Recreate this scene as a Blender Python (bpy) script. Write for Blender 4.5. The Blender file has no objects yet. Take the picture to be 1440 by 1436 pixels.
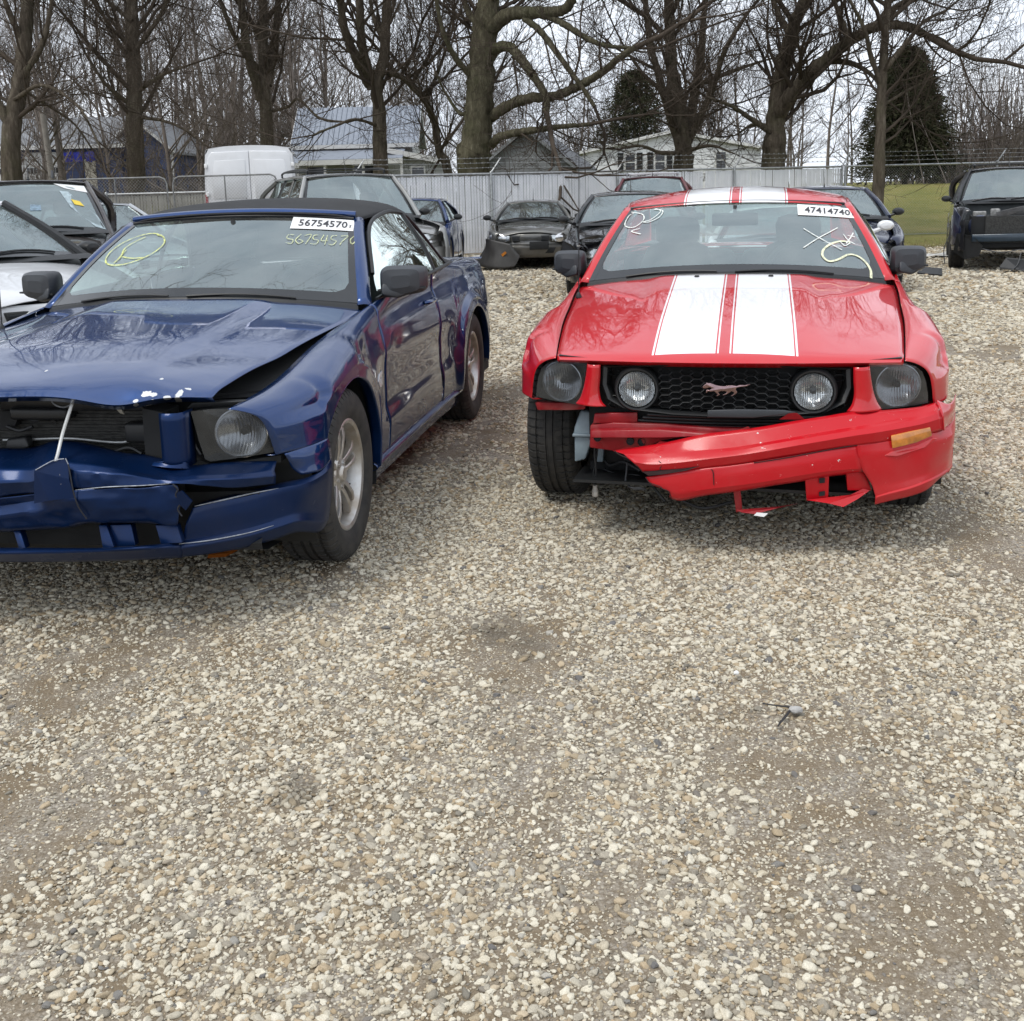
import bpy, bmesh, math, random
import numpy as np
from mathutils import Vector, Matrix
S = bpy.context.scene
COL = S.collection
rng = np.random.default_rng(7)
random.seed(7)

# ---------------------------------------------------------------- camera
cd = bpy.data.cameras.new('camera'); cam = bpy.data.objects.new('camera', cd); COL.objects.link(cam)
cd.sensor_width = 36; cd.sensor_fit = 'HORIZONTAL'; cd.lens = 38.246
cd.shift_y = -0.1149                      # the photograph is a crop of the lower part of a frame
cd.clip_start = 0.05; cd.clip_end = 800
PITCH, ROLL, EYE = 0.18295, -0.02629, 1.4429
fw = Vector((0, math.cos(PITCH), -math.sin(PITCH))); up = Vector((0, math.sin(PITCH), math.cos(PITCH))); rt = Vector((1, 0, 0))
rt2 = math.cos(ROLL)*rt + math.sin(ROLL)*up; up2 = -math.sin(ROLL)*rt + math.cos(ROLL)*up
m = Matrix((rt2, up2, -fw)).transposed().to_4x4(); m.translation = (0, 0, EYE)
cam.matrix_world = m
S.camera = cam

# ---------------------------------------------------------------- world: overcast sky
SUN_EL, SUN_AZ = math.radians(60), math.radians(-128)     # azimuth from +Y towards +X
w = bpy.data.worlds.new('World'); S.world = w; w.use_nodes = True
nt = w.node_tree; N = nt.nodes; L = nt.links; N.clear()
out = N.new('ShaderNodeOutputWorld'); bg = N.new('ShaderNodeBackground'); bg.inputs['Strength'].default_value = 0.1
sky = N.new('ShaderNodeTexSky'); sky.sky_type = 'NISHITA'; sky.sun_disc = False
sky.sun_elevation = SUN_EL; sky.sun_rotation = SUN_AZ
tc = N.new('ShaderNodeTexCoord'); mp = N.new('ShaderNodeMapping'); mp.inputs['Scale'].default_value = (1.2, 1.2, 4.0)
nz = N.new('ShaderNodeTexNoise'); nz.inputs['Scale'].default_value = 2.2; nz.inputs['Detail'].default_value = 6; nz.inputs['Roughness'].default_value = 0.55
cr = N.new('ShaderNodeValToRGB'); cr.color_ramp.elements[0].position = 0.3; cr.color_ramp.elements[1].position = 0.7
cr.color_ramp.elements[0].color = (6.9, 7.5, 8.5, 1); cr.color_ramp.elements[1].color = (10.4, 10.9, 11.7, 1)
mx = N.new('ShaderNodeMix'); mx.data_type = 'RGBA'; mx.inputs[0].default_value = 0.93
L.new(tc.outputs['Generated'], mp.inputs[0]); L.new(mp.outputs[0], nz.inputs['Vector']); L.new(nz.outputs[0], cr.inputs[0])
L.new(sky.outputs[0], mx.inputs[6]); L.new(cr.outputs[0], mx.inputs[7]); L.new(mx.outputs[2], bg.inputs[0]); L.new(bg.outputs[0], out.inputs[0])
sl = bpy.data.lights.new('sun', 'SUN'); sl.energy = 1.5; sl.angle = math.radians(22); sl.color = (1, 0.965, 0.91)
so = bpy.data.objects.new('sun', sl); COL.objects.link(so)
dv = Vector((math.sin(SUN_AZ)*math.cos(SUN_EL), math.cos(SUN_AZ)*math.cos(SUN_EL), math.sin(SUN_EL)))
so.rotation_euler = dv.to_track_quat('Z', 'Y').to_euler(); so.location = (0, 0, 30)
S.view_settings.view_transform = 'Standard'; S.view_settings.look = 'None'; S.view_settings.exposure = 0.42; S.view_settings.gamma = 1
S.view_settings.use_curve_mapping = False
S.render.engine = 'CYCLES'
S.cycles.use_denoising = True
S.cycles.max_bounces = 7; S.cycles.transparent_max_bounces = 16; S.cycles.diffuse_bounces = 3; S.cycles.glossy_bounces = 4
S.cycles.caustics_reflective = False; S.cycles.caustics_refractive = False

# ---------------------------------------------------------------- material helpers
MATS = {}
def new_mat(name):
    m = bpy.data.materials.new(name); m.use_nodes = True; MATS[name] = m
    nt = m.node_tree; b = nt.nodes['Principled BSDF']
    return m, nt.nodes, nt.links, b
def noise(Nn, Lk, scale, detail=4, rough=0.5, src='Object', dist=0.0, vec=None):
    t = Nn.new('ShaderNodeTexCoord'); n = Nn.new('ShaderNodeTexNoise')
    n.inputs['Scale'].default_value = scale; n.inputs['Detail'].default_value = detail; n.inputs['Roughness'].default_value = rough
    n.inputs['Distortion'].default_value = dist
    if vec:
        mpn = Nn.new('ShaderNodeMapping'); mpn.inputs['Scale'].default_value = vec
        Lk.new(t.outputs[src], mpn.inputs[0]); Lk.new(mpn.outputs[0], n.inputs['Vector'])
    else: Lk.new(t.outputs[src], n.inputs['Vector'])
    return n.outputs[0]
def ramp(Nn, Lk, src, stops):
    r = Nn.new('ShaderNodeValToRGB'); e = r.color_ramp.elements
    while len(e) < len(stops): e.new(0.5)
    for k, (p, c) in enumerate(stops):
        e[k].position = p; e[k].color = (c, c, c, 1) if isinstance(c, (int, float)) else (*c, 1)
    Lk.new(src, r.inputs[0]); return r.outputs[0]
def mixc(Nn, Lk, f, a, b, mode='MIX'):
    x = Nn.new('ShaderNodeMix'); x.data_type = 'RGBA'; x.blend_type = mode
    for s, v in ((0, f), (6, a), (7, b)):
        if hasattr(v, 'is_linked') or hasattr(v, 'links'): Lk.new(v, x.inputs[s])
        elif s == 0: x.inputs[0].default_value = v
        else: x.inputs[s].default_value = (*v, 1)
    return x.outputs[2]
def bump(Nn, Lk, b, h, strength=0.3, dist=0.01):
    u = Nn.new('ShaderNodeBump'); u.inputs['Strength'].default_value = strength; u.inputs['Distance'].default_value = dist
    Lk.new(h, u.inputs['Height']); Lk.new(u.outputs[0], b.inputs['Normal'])
def mat(name, col, rough=0.5, metal=0.0, coat=0.0, var=0.0, vscale=6.0, bmp=0.0, bscale=60.0, spec=0.5, col2=None):
    """plain procedural material: base colour with noise variation, roughness variation and fine relief"""
    if name in MATS: return MATS[name]
    m, Nn, Lk, b = new_mat(name)
    b.inputs['Roughness'].default_value = rough; b.inputs['Metallic'].default_value = metal
    b.inputs['Coat Weight'].default_value = coat; b.inputs['Coat Roughness'].default_value = 0.03; b.inputs['Specular IOR Level'].default_value = spec
    n = noise(Nn, Lk, vscale, 5, 0.6)
    c2 = col2 if col2 else tuple(max(0, c*(1-var)) for c in col)
    f = ramp(Nn, Lk, n, [(0.38, 0.0), (0.66, 1.0)])
    Lk.new(mixc(Nn, Lk, f, col, c2), b.inputs['Base Color'])
    if bmp: bump(Nn, Lk, b, noise(Nn, Lk, bscale, 4, 0.6), bmp, 0.004)
    return m
def paint(name, col, metal=0.0, rough=0.35, dust=0.25, flake=0.0, stripes=False, chips=None, coat=1.0, crough=(0.012, 0.05), cior=1.55):
    """car paint: base + clear coat, faint orange peel, dust that lies in drifts"""
    m, Nn, Lk, b = new_mat(name)
    b.inputs['Metallic'].default_value = metal; b.inputs['Coat Weight'].default_value = coat; b.inputs['Specular IOR Level'].default_value = 0.15; b.inputs['Coat Roughness'].default_value = 0.025
    b.inputs['Coat IOR'].default_value = cior
    n = noise(Nn, Lk, 3.0, 7, 0.62, dist=0.6)
    base = None
    if stripes:
        t = Nn.new('ShaderNodeTexCoord'); sx = Nn.new('ShaderNodeSeparateXYZ'); Lk.new(t.outputs['Object'], sx.inputs[0])
        ab = Nn.new('ShaderNodeMath'); ab.operation = 'ABSOLUTE'; Lk.new(sx.outputs[0], ab.inputs[0])
        def band(lo, hi, s=None):
            a = Nn.new('ShaderNodeMath'); a.operation = 'GREATER_THAN'; a.inputs[1].default_value = lo; Lk.new(s or ab.outputs[0], a.inputs[0])
            c = Nn.new('ShaderNodeMath'); c.operation = 'LESS_THAN'; c.inputs[1].default_value = hi; Lk.new(s or ab.outputs[0], c.inputs[0])
            q = Nn.new('ShaderNodeMath'); q.operation = 'MULTIPLY'; Lk.new(a.outputs[0], q.inputs[0]); Lk.new(c.outputs[0], q.inputs[1]); return q.outputs[0]
        y0 = band(0.165, 9.0, sx.outputs[1])
        tot = None
        for lo, hi in ((0.034, 0.270), (0.276, 0.284), (0.021, 0.027)):
            q = band(lo, hi)
            if tot is None: tot = q
            else:
                ad = Nn.new('ShaderNodeMath'); ad.operation = 'ADD'; Lk.new(tot, ad.inputs[0]); Lk.new(q, ad.inputs[1]); tot = ad.outputs[0]
        ml = Nn.new('ShaderNodeMath'); ml.operation = 'MULTIPLY'; Lk.new(tot, ml.inputs[0]); Lk.new(y0, ml.inputs[1])
        base = mixc(Nn, Lk, ml.outputs[0], col, (0.82, 0.82, 0.83))
    d = ramp(Nn, Lk, n, [(0.45, 0.0), (0.8, dust)])
    c = mixc(Nn, Lk, d, base if base is not None else col, (0.30, 0.27, 0.23))
    if chips:
        v = noise(Nn, Lk, chips[0], 6, 0.7, dist=1.5)
        cf = ramp(Nn, Lk, v, [(chips[1], 0.0), (chips[1]+0.015, 1.0)])
        c = mixc(Nn, Lk, cf, c, (0.62, 0.6, 0.58))
    Lk.new(c, b.inputs['Base Color'])
    rr = ramp(Nn, Lk, n, [(0.4, rough), (0.85, min(1, rough+0.3))]); Lk.new(rr, b.inputs['Roughness'])
    cr_ = ramp(Nn, Lk, noise(Nn, Lk, 9, 5, .6), [(0.35, crough[0]), (0.75, crough[1])]); Lk.new(cr_, b.inputs['Coat Roughness'])
    return m
def glass(name, tint=(0.55, 0.66, 0.62), ior=1.75, dirt=0.06, refl=(1, 1, 1)):
    m, Nn, Lk, b = new_mat(name); Nn.remove(b); o = Nn['Material Output']
    tr = Nn.new('ShaderNodeBsdfTransparent'); tr.inputs[0].default_value = (*tint, 1)
    gl = Nn.new('ShaderNodeBsdfGlossy'); gl.inputs['Roughness'].default_value = 0.015; gl.inputs[0].default_value = (*refl, 1)
    df = Nn.new('ShaderNodeBsdfDiffuse'); df.inputs[0].default_value = (0.5, 0.5, 0.47, 1)
    f = Nn.new('ShaderNodeFresnel'); f.inputs[0].default_value = ior
    m1 = Nn.new('ShaderNodeMixShader'); m2 = Nn.new('ShaderNodeMixShader')
    Lk.new(f.outputs[0], m1.inputs[0]); Lk.new(tr.outputs[0], m1.inputs[1]); Lk.new(gl.outputs[0], m1.inputs[2])
    dn = ramp(Nn, Lk, noise(Nn, Lk, 4, 6, 0.65), [(0.35, dirt*0.4), (0.75, dirt*1.6)])
    Lk.new(dn, m2.inputs[0]); Lk.new(m1.outputs[0], m2.inputs[1]); Lk.new(df.outputs[0], m2.inputs[2]); Lk.new(m2.outputs[0], o.inputs[0])
    return m

# ---------------------------------------------------------------- mesh helpers
def tag(o, label=None, cat=None, group=None, kind=None):
    if label: o['label'] = label
    if cat: o['category'] = cat
    if group: o['group'] = group
    if kind: o['kind'] = kind
    return o
def empty(name, loc=(0, 0, 0), rz=0.0, label=None, cat=None, group=None):
    o = bpy.data.objects.new(name, None); COL.objects.link(o); o.location = loc; o.rotation_euler = (0, 0, rz); o.empty_display_size = 0.3
    return tag(o, label, cat, group)
def obj(name, v, f, m, parent=None, smooth=True, angle=38, thick=0.0, mats=None, fm=None):
    me = bpy.data.meshes.new(name)
    me.from_pydata([tuple(map(float, p)) for p in v], [], [tuple(map(int, q)) for q in f]); me.update()
    for mm in (mats or [m]): me.materials.append(mm)
    if fm is not None: me.polygons.foreach_set('material_index', fm)
    if smooth:
        me.polygons.foreach_set('use_smooth', [True]*len(me.polygons)); me.set_sharp_from_angle(angle=math.radians(angle))
    o = bpy.data.objects.new(name, me); COL.objects.link(o)
    if parent is not None: o.parent = parent
    if thick:
        md = o.modifiers.new('thickness', 'SOLIDIFY'); md.thickness = abs(thick); md.offset = -1 if thick > 0 else 1
    return o
def grid_faces(nu, nv, wrap=False, off=0):
    F = []
    for i in range(nu-1):
        for j in range(nv - (0 if wrap else 1)):
            k = (j+1) % nv
            F.append((off+i*nv+j, off+i*nv+k, off+(i+1)*nv+k, off+(i+1)*nv+j))
    return F
def crm(k, n):
    M = np.zeros((n, k))
    for i, t in enumerate(np.linspace(0, k-1, n)):
        j = min(int(t), k-2); f = t-j
        for wt, q in zip((-.5*f+f*f-.5*f**3, 1-2.5*f*f+1.5*f**3, .5*f+2*f*f-1.5*f**3, -.5*f*f+.5*f**3), (j-1, j, j+1, j+2)):
            if q < 0: M[i, 0] += 2*wt; M[i, 1] -= wt
            elif q > k-1: M[i, k-1] += 2*wt; M[i, k-2] -= wt
            else: M[i, q] += wt
    return M
def netgrid(net, nu, nv):
    A = np.array(net, float)
    return np.einsum('ui,ijc,vj->uvc', crm(A.shape[0], nu), A, crm(A.shape[1], nv))
def gobj(name, G, m, parent, sx=1, thick=0.0, angle=38, flip=False):
    G = np.array(G, float).copy(); G[..., 0] *= sx
    nu, nv = G.shape[:2]; F = grid_faces(nu, nv)
    if (sx < 0) != flip: F = [q[::-1] for q in F]
    return obj(name, G.reshape(-1, 3), F, m, parent, angle=angle, thick=thick)
def patch(name, net, nu, nv, m, parent, sx=1, thick=0.0, angle=38, flip=False):
    return gobj(name, netgrid(net, nu, nv), m, parent, sx, thick, angle, flip)
def curve(xs, ys):
    xs = np.array(xs, float); ys = np.array(ys, float)
    d = np.diff(ys)/np.diff(xs); mm = np.zeros(len(xs)); mm[0] = d[0]; mm[-1] = d[-1]
    for i in range(1, len(xs)-1): mm[i] = 0 if d[i-1]*d[i] <= 0 else 2*d[i-1]*d[i]/(d[i-1]+d[i])
    def f(x):
        x = min(max(x, xs[0]), xs[-1]); i = int(min(max(np.searchsorted(xs, x)-1, 0), len(xs)-2)); h = xs[i+1]-xs[i]; t = (x-xs[i])/h
        return ((1+2*t)*(1-t)**2*ys[i] + t*(1-t)**2*h*mm[i] + t*t*(3-2*t)*ys[i+1] + t*t*(t-1)*h*mm[i+1])
    return f
def sst(a, b, x):
    t = min(max((x-a)/(b-a), 0.0), 1.0); return t*t*(3-2*t)
def tube_arrays(P, R, n=8, cap=True):
    P = np.array(P, float); k = len(P); R = np.full(k, R, float) if np.isscalar(R) else np.array(R, float)
    T = np.gradient(P, axis=0); T /= np.linalg.norm(T, axis=1)[:, None]+1e-12
    a = np.array([0, 0, 1.0]) if abs(T[0, 2]) < 0.9 else np.array([1.0, 0, 0])
    V = []
    U = np.cross(T[0], a); U /= np.linalg.norm(U)
    ang = np.arange(n)*2*np.pi/n; c, s = np.cos(ang)[:, None], np.sin(ang)[:, None]
    for i in range(k):
        U = U - T[i]*(U@T[i]); U /= np.linalg.norm(U)+1e-12; Wv = np.cross(T[i], U)
        V.append(P[i]+R[i]*(c*U+s*Wv))
    V = np.concatenate(V); F = grid_faces(k, n, True)
    if cap: F += [tuple(range(n))[::-1], tuple(range((k-1)*n, k*n))]
    return V, F
def smoothline(P, n):
    P = np.array(P, float); return crm(len(P), n) @ P
def tube(name, P, R, m, parent=None, n=8, sm=0):
    if sm: 
        if not np.isscalar(R): R = crm(len(R), sm) @ np.array(R, float)
        P = smoothline(P, sm)
    return obj(name, *tube_arrays(P, R, n), m, parent)
def lathe(prof, n=32, axis='y', c=(0, 0, 0)):
    """prof: list of (radius, along)"""
    V = []
    for r, a in prof:
        for k in range(n):
            t = 2*math.pi*k/n
            if axis == 'y': V.append((c[0]+r*math.cos(t), c[1]+a, c[2]+r*math.sin(t)))
            elif axis == 'x': V.append((c[0]+a, c[1]+r*math.cos(t), c[2]+r*math.sin(t)))
            else: V.append((c[0]+r*math.cos(t), c[1]+r*math.sin(t), c[2]+a))
    return np.array(V), grid_faces(len(prof), n, True)
def box_arrays(lo, hi):
    x0, y0, z0 = lo; x1, y1, z1 = hi
    return (np.array([(x0,y0,z0),(x1,y0,z0),(x1,y1,z0),(x0,y1,z0),(x0,y0,z1),(x1,y0,z1),(x1,y1,z1),(x0,y1,z1)], float),
            [(0,3,2,1),(4,5,6,7),(0,1,5,4),(1,2,6,5),(2,3,7,6),(3,0,4,7)])
def join(parts):
    V, F, o = [], [], 0
    for v, f in parts:
        V.append(np.asarray(v, float)); F += [tuple(i+o for i in q) for q in f]; o += len(v)
    return np.concatenate(V), F
def bevel(o, w=0.01, seg=2):
    md = o.modifiers.new('edge', 'BEVEL'); md.width = w; md.segments = seg; md.limit_method = 'ANGLE'; md.angle_limit = math.radians(40)
    o.data.polygons.foreach_set('use_smooth', [True]*len(o.data.polygons)); 
    return o
def boxo(name, lo, hi, m, parent=None, bev=0.0):
    o = obj(name, *box_arrays(lo, hi), m, parent, smooth=False)
    if bev: bevel(o, bev)
    return o
def slab(name, pts, off, m, parent=None, bev=0.0, smooth=False):
    """closed polygon of 3D points given depth by the vector off"""
    n = len(pts); P = np.array(pts, float); V = np.concatenate([P, P+np.array(off, float)])
    F = [tuple(range(n)), tuple(range(2*n-1, n-1, -1))] + [(i, i+n, (i+1) % n+n, (i+1) % n) for i in range(n)]
    F = [q[::-1] for q in F]
    o = obj(name, V, F, m, parent, smooth=smooth)
    if bev: bevel(o, bev)
    return o
def text_arrays(s, size=1.0, bold=0.0):
    cu = bpy.data.curves.new('t', 'FONT'); cu.body = s; cu.size = size; cu.offset = bold; cu.resolution_u = 2
    o = bpy.data.objects.new('t', cu); COL.objects.link(o)
    dg = bpy.context.evaluated_depsgraph_get(); me = bpy.data.meshes.new_from_object(o.evaluated_get(dg))
    V = np.array([v.co[:] for v in me.vertices]); F = [tuple(p.vertices) for p in me.polygons]
    bpy.data.objects.remove(o); bpy.data.curves.remove(cu); bpy.data.meshes.remove(me)
    return V, F
def ribbon2(P, w):
    """flat ribbon in 2D"""
    P = np.array(P, float); T = np.gradient(P, axis=0); T /= np.linalg.norm(T, axis=1)[:, None]+1e-9
    Nn = np.stack([-T[:, 1], T[:, 0]], 1); V = np.concatenate([P+Nn*w/2, P-Nn*w/2]); k = len(P)
    return V, [(i, i+1, k+i+1, k+i) for i in range(k-1)]
# value noise in numpy
def vnoise(x, y, seed=0):
    xi = np.floor(x).astype(int); yi = np.floor(y).astype(int); fx = x-xi; fy = y-yi
    def h(a, b):
        q = (a*374761393 + b*668265263 + seed*974634777) & 0xffffffff
        q = ((q ^ (q >> 13))*1274126177) & 0xffffffff
        return ((q ^ (q >> 16)) & 0xffff)/65535.0
    ux = fx*fx*(3-2*fx); uy = fy*fy*(3-2*fy)
    return (h(xi, yi)*(1-ux)+h(xi+1, yi)*ux)*(1-uy)+(h(xi, yi+1)*(1-ux)+h(xi+1, yi+1)*ux)*uy
def fbm(x, y, o=4, seed=0):
    s = 0; a = .5; t = 0
    for k in range(o): s = s+a*vnoise(x*2**k, y*2**k, seed+k); t += a; a *= .55
    return s/t

# ================================================================ materials
M_RED = paint('red_paint', (0.52, 0.005, 0.012), dust=0.22, rough=0.4)
M_REDS = paint('red_paint_with_white_stripes', (0.52, 0.005, 0.012), dust=0.08, rough=0.4, stripes=True)
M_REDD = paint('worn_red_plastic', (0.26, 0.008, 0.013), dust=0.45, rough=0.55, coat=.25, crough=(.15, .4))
M_REDB = paint('scuffed_red_paint', (0.50, 0.005, 0.012), dust=0.10, rough=0.45, chips=(18, 0.665), coat=.5, crough=(.12, .30))
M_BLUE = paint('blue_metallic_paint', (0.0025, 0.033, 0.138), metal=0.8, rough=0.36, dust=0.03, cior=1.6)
M_BLUED = paint('scuffed_shaded_blue_paint', (0.0015, 0.018, 0.078), metal=0.8, rough=0.45, dust=0.04, cior=1.5, chips=(15, 0.72), coat=.45, crough=(.16, .32))  # scuffed, and base blue darkened: shade on the nose put into the colour
M_BLACKP = mat('black_plastic', (0.014, 0.015, 0.016), 0.45, var=0.4, bmp=0.15, bscale=300)
M_GREYP = mat('charcoal_plastic', (0.035, 0.039, 0.045), 0.45, var=0.25, bmp=0.2, bscale=400)
M_DARK = mat('dark_interior', (0.012, 0.013, 0.014), 0.8, var=0.5)
M_SEAT = mat('charcoal_cloth', (0.065, 0.07, 0.072), 0.85, var=0.3, bmp=0.3, bscale=200)
M_DASH = mat('dash_vinyl', (0.10, 0.11, 0.112), 0.7, var=0.3)
M_GLASS = glass('windshield_glass', (.72, .82, .79), 3.0, .09, (.84, .98, 1.0))
M_SGLASS = glass('side_glass', (0.42, 0.50, 0.46), 1.5, 0.03, (.9, 1, .96))
M_DGLASS = glass('tinted_glass', (0.10, 0.12, 0.12), 1.8, 0.05, (.88, 1, .98))
M_FRIT = mat('black_glass_border', (0.022, 0.024, 0.026), 0.12, spec=0.6)
M_CLOTH = mat('black_canvas', (0.026, 0.027, 0.029), 0.9, var=0.25, vscale=5, bmp=0.4, bscale=500)
M_RUBBER = mat('tyre_rubber', (0.022, 0.022, 0.022), 0.75, var=0.35, vscale=20, bmp=0.3, bscale=120, col2=(0.045, 0.042, 0.038))
M_ALLOY = mat('alloy', (0.62, 0.62, 0.61), 0.38, metal=0.75, var=0.3, vscale=9, col2=(0.42, 0.37, 0.31))
M_STEEL = mat('galvanised_steel', (0.42, 0.43, 0.43), 0.42, metal=0.8, var=0.35, vscale=14)
M_CHROME = mat('chrome', (0.75, 0.75, 0.76), 0.08, metal=1.0, var=0.1)
M_AMBER = mat('amber_plastic', (0.62, 0.22, 0.03), 0.18, coat=1.0, var=0.35, vscale=25)
M_GREYB = mat('blue_grey_plastic', (0.20, 0.255, 0.29), 0.45, var=0.25, vscale=12)
M_WHITE = mat('white_vinyl', (0.8, 0.8, 0.79), 0.5, var=0.06)
M_INK = mat('black_ink', (0.03, 0.03, 0.035), 0.6)
def marker(name, col, cover=.5):
    m, Nn, Lk, b = new_mat(name); b.inputs['Base Color'].default_value = (*col, 1); b.inputs['Roughness'].default_value = .8; o = Nn['Material Output']
    tr = Nn.new('ShaderNodeBsdfTransparent'); mx_ = Nn.new('ShaderNodeMixShader'); Lk.new(ramp(Nn, Lk, noise(Nn, Lk, 70, 5, .7, vec=(1, .5, 1)), [(cover-.14, 1.0), (cover+.16, .12)]), mx_.inputs[0])
    Lk.new(tr.outputs[0], mx_.inputs[1]); Lk.new(b.outputs[0], mx_.inputs[2]); Lk.new(mx_.outputs[0], o.inputs[0]); return m
M_CHALKW = marker('white_paint_marker', (0.75, 0.77, 0.72), .58)
M_CHALKY = marker('yellow_paint_marker', (0.66, 0.70, 0.22), .52)
M_RADIATOR = mat('radiator_fins', (0.055, 0.055, 0.052), 0.6, metal=0.4, var=0.6, vscale=40, bmp=0.5, bscale=220)
def lens_mat():
    m, Nn, Lk, b = new_mat('lamp_reflector'); b.inputs['Metallic'].default_value = .85; b.inputs['Roughness'].default_value = 0.22
    Lk.new(ramp(Nn, Lk, noise(Nn, Lk, 18, 3), [(0.35, (0.62, 0.62, 0.63)), (0.65, (0.9, 0.9, 0.9))]), b.inputs['Base Color']); return m
M_REFL = lens_mat()
M_LENS = glass('lamp_lens', (0.86, 0.88, 0.88), 1.30, 0.05)
M_SMOKE = glass('smoked_lens', (0.50, 0.52, 0.54), 1.32, 0.09)

# ---- ground: gravel lot
STAINS = [(*(-0.57, 2.483, 0)[:2], .085, .11), (*(-0.057, 3.445, 0)[:2], .20, .20), (*(0.036, 3.322, 0)[:2], .10, .16), (*(0.925, 4.947, 0)[:2], .5, .25)]
def stain(Nn, Lk, c):
    """old oil drips soaked into the gravel"""
    gm = Nn.new('ShaderNodeNewGeometry'); tot = None; nn = Nn.new('ShaderNodeTexNoise'); nn.inputs['Scale'].default_value = 16; nn.inputs['Detail'].default_value = 5; Lk.new(gm.outputs['Position'], nn.inputs['Vector'])
    for cx, cy, rx, ry in STAINS:
        mpn = Nn.new('ShaderNodeMapping'); rx *= 1.7; ry *= 1.7; mpn.inputs['Location'].default_value = (-cx/rx, -cy/ry, 0); mpn.inputs['Scale'].default_value = (1/rx, 1/ry, 0); Lk.new(gm.outputs['Position'], mpn.inputs[0])
        ln = Nn.new('ShaderNodeVectorMath'); ln.operation = 'LENGTH'; Lk.new(mpn.outputs[0], ln.inputs[0]); ad = Nn.new('ShaderNodeMath'); ad.operation = 'MULTIPLY_ADD'; ad.inputs[1].default_value = 0.9; Lk.new(nn.outputs[0], ad.inputs[0]); Lk.new(ln.outputs['Value'], ad.inputs[2])
        f = ramp(Nn, Lk, ad.outputs[0], [(.48, .62), (1.0, 0.0)]); 
        if tot is None: tot = f
        else:
            q = Nn.new('ShaderNodeMath'); q.operation = 'MAXIMUM'; Lk.new(tot, q.inputs[0]); Lk.new(f, q.inputs[1]); tot = q.outputs[0]
    return mixc(Nn, Lk, tot, c, (.075, .062, .045))
def ground_mat():
    m, Nn, Lk, b = new_mat('gravel_ground'); b.inputs['Roughness'].default_value = 0.95; b.inputs['Specular IOR Level'].default_value = 0.2
    t = Nn.new('ShaderNodeTexCoord')
    def vor(sc, feat='F1'):
        v = Nn.new('ShaderNodeTexVoronoi'); v.inputs['Scale'].default_value = sc; v.feature = feat; Lk.new(t.outputs['Object'], v.inputs['Vector']); return v
    big = noise(Nn, Lk, 0.55, 6, 0.6, dist=0.4); mid = noise(Nn, Lk, 4, 5, 0.65)
    v1 = vor(120); v2 = vor(420)
    sp = Nn.new('ShaderNodeSeparateColor'); Lk.new(v1.outputs['Color'], sp.inputs[0])
    stone = ramp(Nn, Lk, sp.outputs[0], [(0.0, (0.17, 0.15, 0.125)), (0.3, (0.33, 0.30, 0.255)), (0.6, (0.46, 0.43, 0.375)), (0.85, (0.58, 0.55, 0.49)), (1.0, (0.26, 0.25, 0.245))])
    sp2 = Nn.new('ShaderNodeSeparateColor'); Lk.new(v2.outputs['Color'], sp2.inputs[0])
    fine = ramp(Nn, Lk, sp2.outputs[0], [(0.0, (0.10, 0.078, 0.052)), (0.6, (0.19, 0.15, 0.10)), (1.0, (0.36, 0.30, 0.225))])
    dirt = mixc(Nn, Lk, ramp(Nn, Lk, mid, [(0.35, 0.2), (0.7, 0.85)]), fine, (0.175, 0.135, 0.088))
    gap = ramp(Nn, Lk, v1.outputs['Distance'], [(0.35, 1.0), (0.75, 0.45)])
    stone = mixc(Nn, Lk, 1.0, stone, gap, 'MULTIPLY')
    f = ramp(Nn, Lk, big, [(0.50, 1.0), (0.72, 0.25)])
    mixn = Nn.new('ShaderNodeMath'); mixn.operation = 'MULTIPLY'; Lk.new(f, mixn.inputs[0]); Lk.new(ramp(Nn, Lk, mid, [(0.3, 0.35), (0.6, 1.0)]), mixn.inputs[1])
    c = stain(Nn, Lk, mixc(Nn, Lk, mixn.outputs[0], stone, dirt))
    Lk.new(c, b.inputs['Base Color'])
    sm = Nn.new('ShaderNodeMath'); sm.operation = 'ADD'; iv = Nn.new('ShaderNodeMath'); iv.operation = 'MULTIPLY'; iv.inputs[1].default_value = -1.0
    Lk.new(v1.outputs['Distance'], iv.inputs[0]); Lk.new(iv.outputs[0], sm.inputs[0]); Lk.new(mid, sm.inputs[1])
    bump(Nn, Lk, b, sm.outputs[0], 0.35, 0.006)
    return m
M_GROUND = ground_mat()
def grass_mat():
    m, Nn, Lk, b = new_mat('winter_grass'); b.inputs['Roughness'].default_value = 0.95; b.inputs['Specular IOR Level'].default_value = 0.15
    n = noise(Nn, Lk, 0.45, 7, 0.7); n2 = noise(Nn, Lk, 14, 5, 0.7)
    c = ramp(Nn, Lk, n, [(0.3, (0.12, 0.14, 0.036)), (0.5, (0.205, 0.195, 0.058)), (0.7, (0.29, 0.24, 0.095))])
    Lk.new(mixc(Nn, Lk, ramp(Nn, Lk, n2, [(0.35, 0.0), (0.75, 0.6)]), c, (0.075, 0.075, 0.02)), b.inputs['Base Color'])
    bump(Nn, Lk, b, n2, 0.8, 0.05); return m
M_GRASS = grass_mat()

def lawnz(x, y): return 1.30*sst(29.5, 46, y)*(sst(6, 13, x)+1-sst(-15.5, -11, x))
def relief(x, y):
    d = np.hypot(x, y)
    return 0.022*(fbm(x*1.3, y*1.3, 4, 3)-.5) + 0.012*(fbm(x*6, y*6, 3, 9)-.5)
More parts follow.
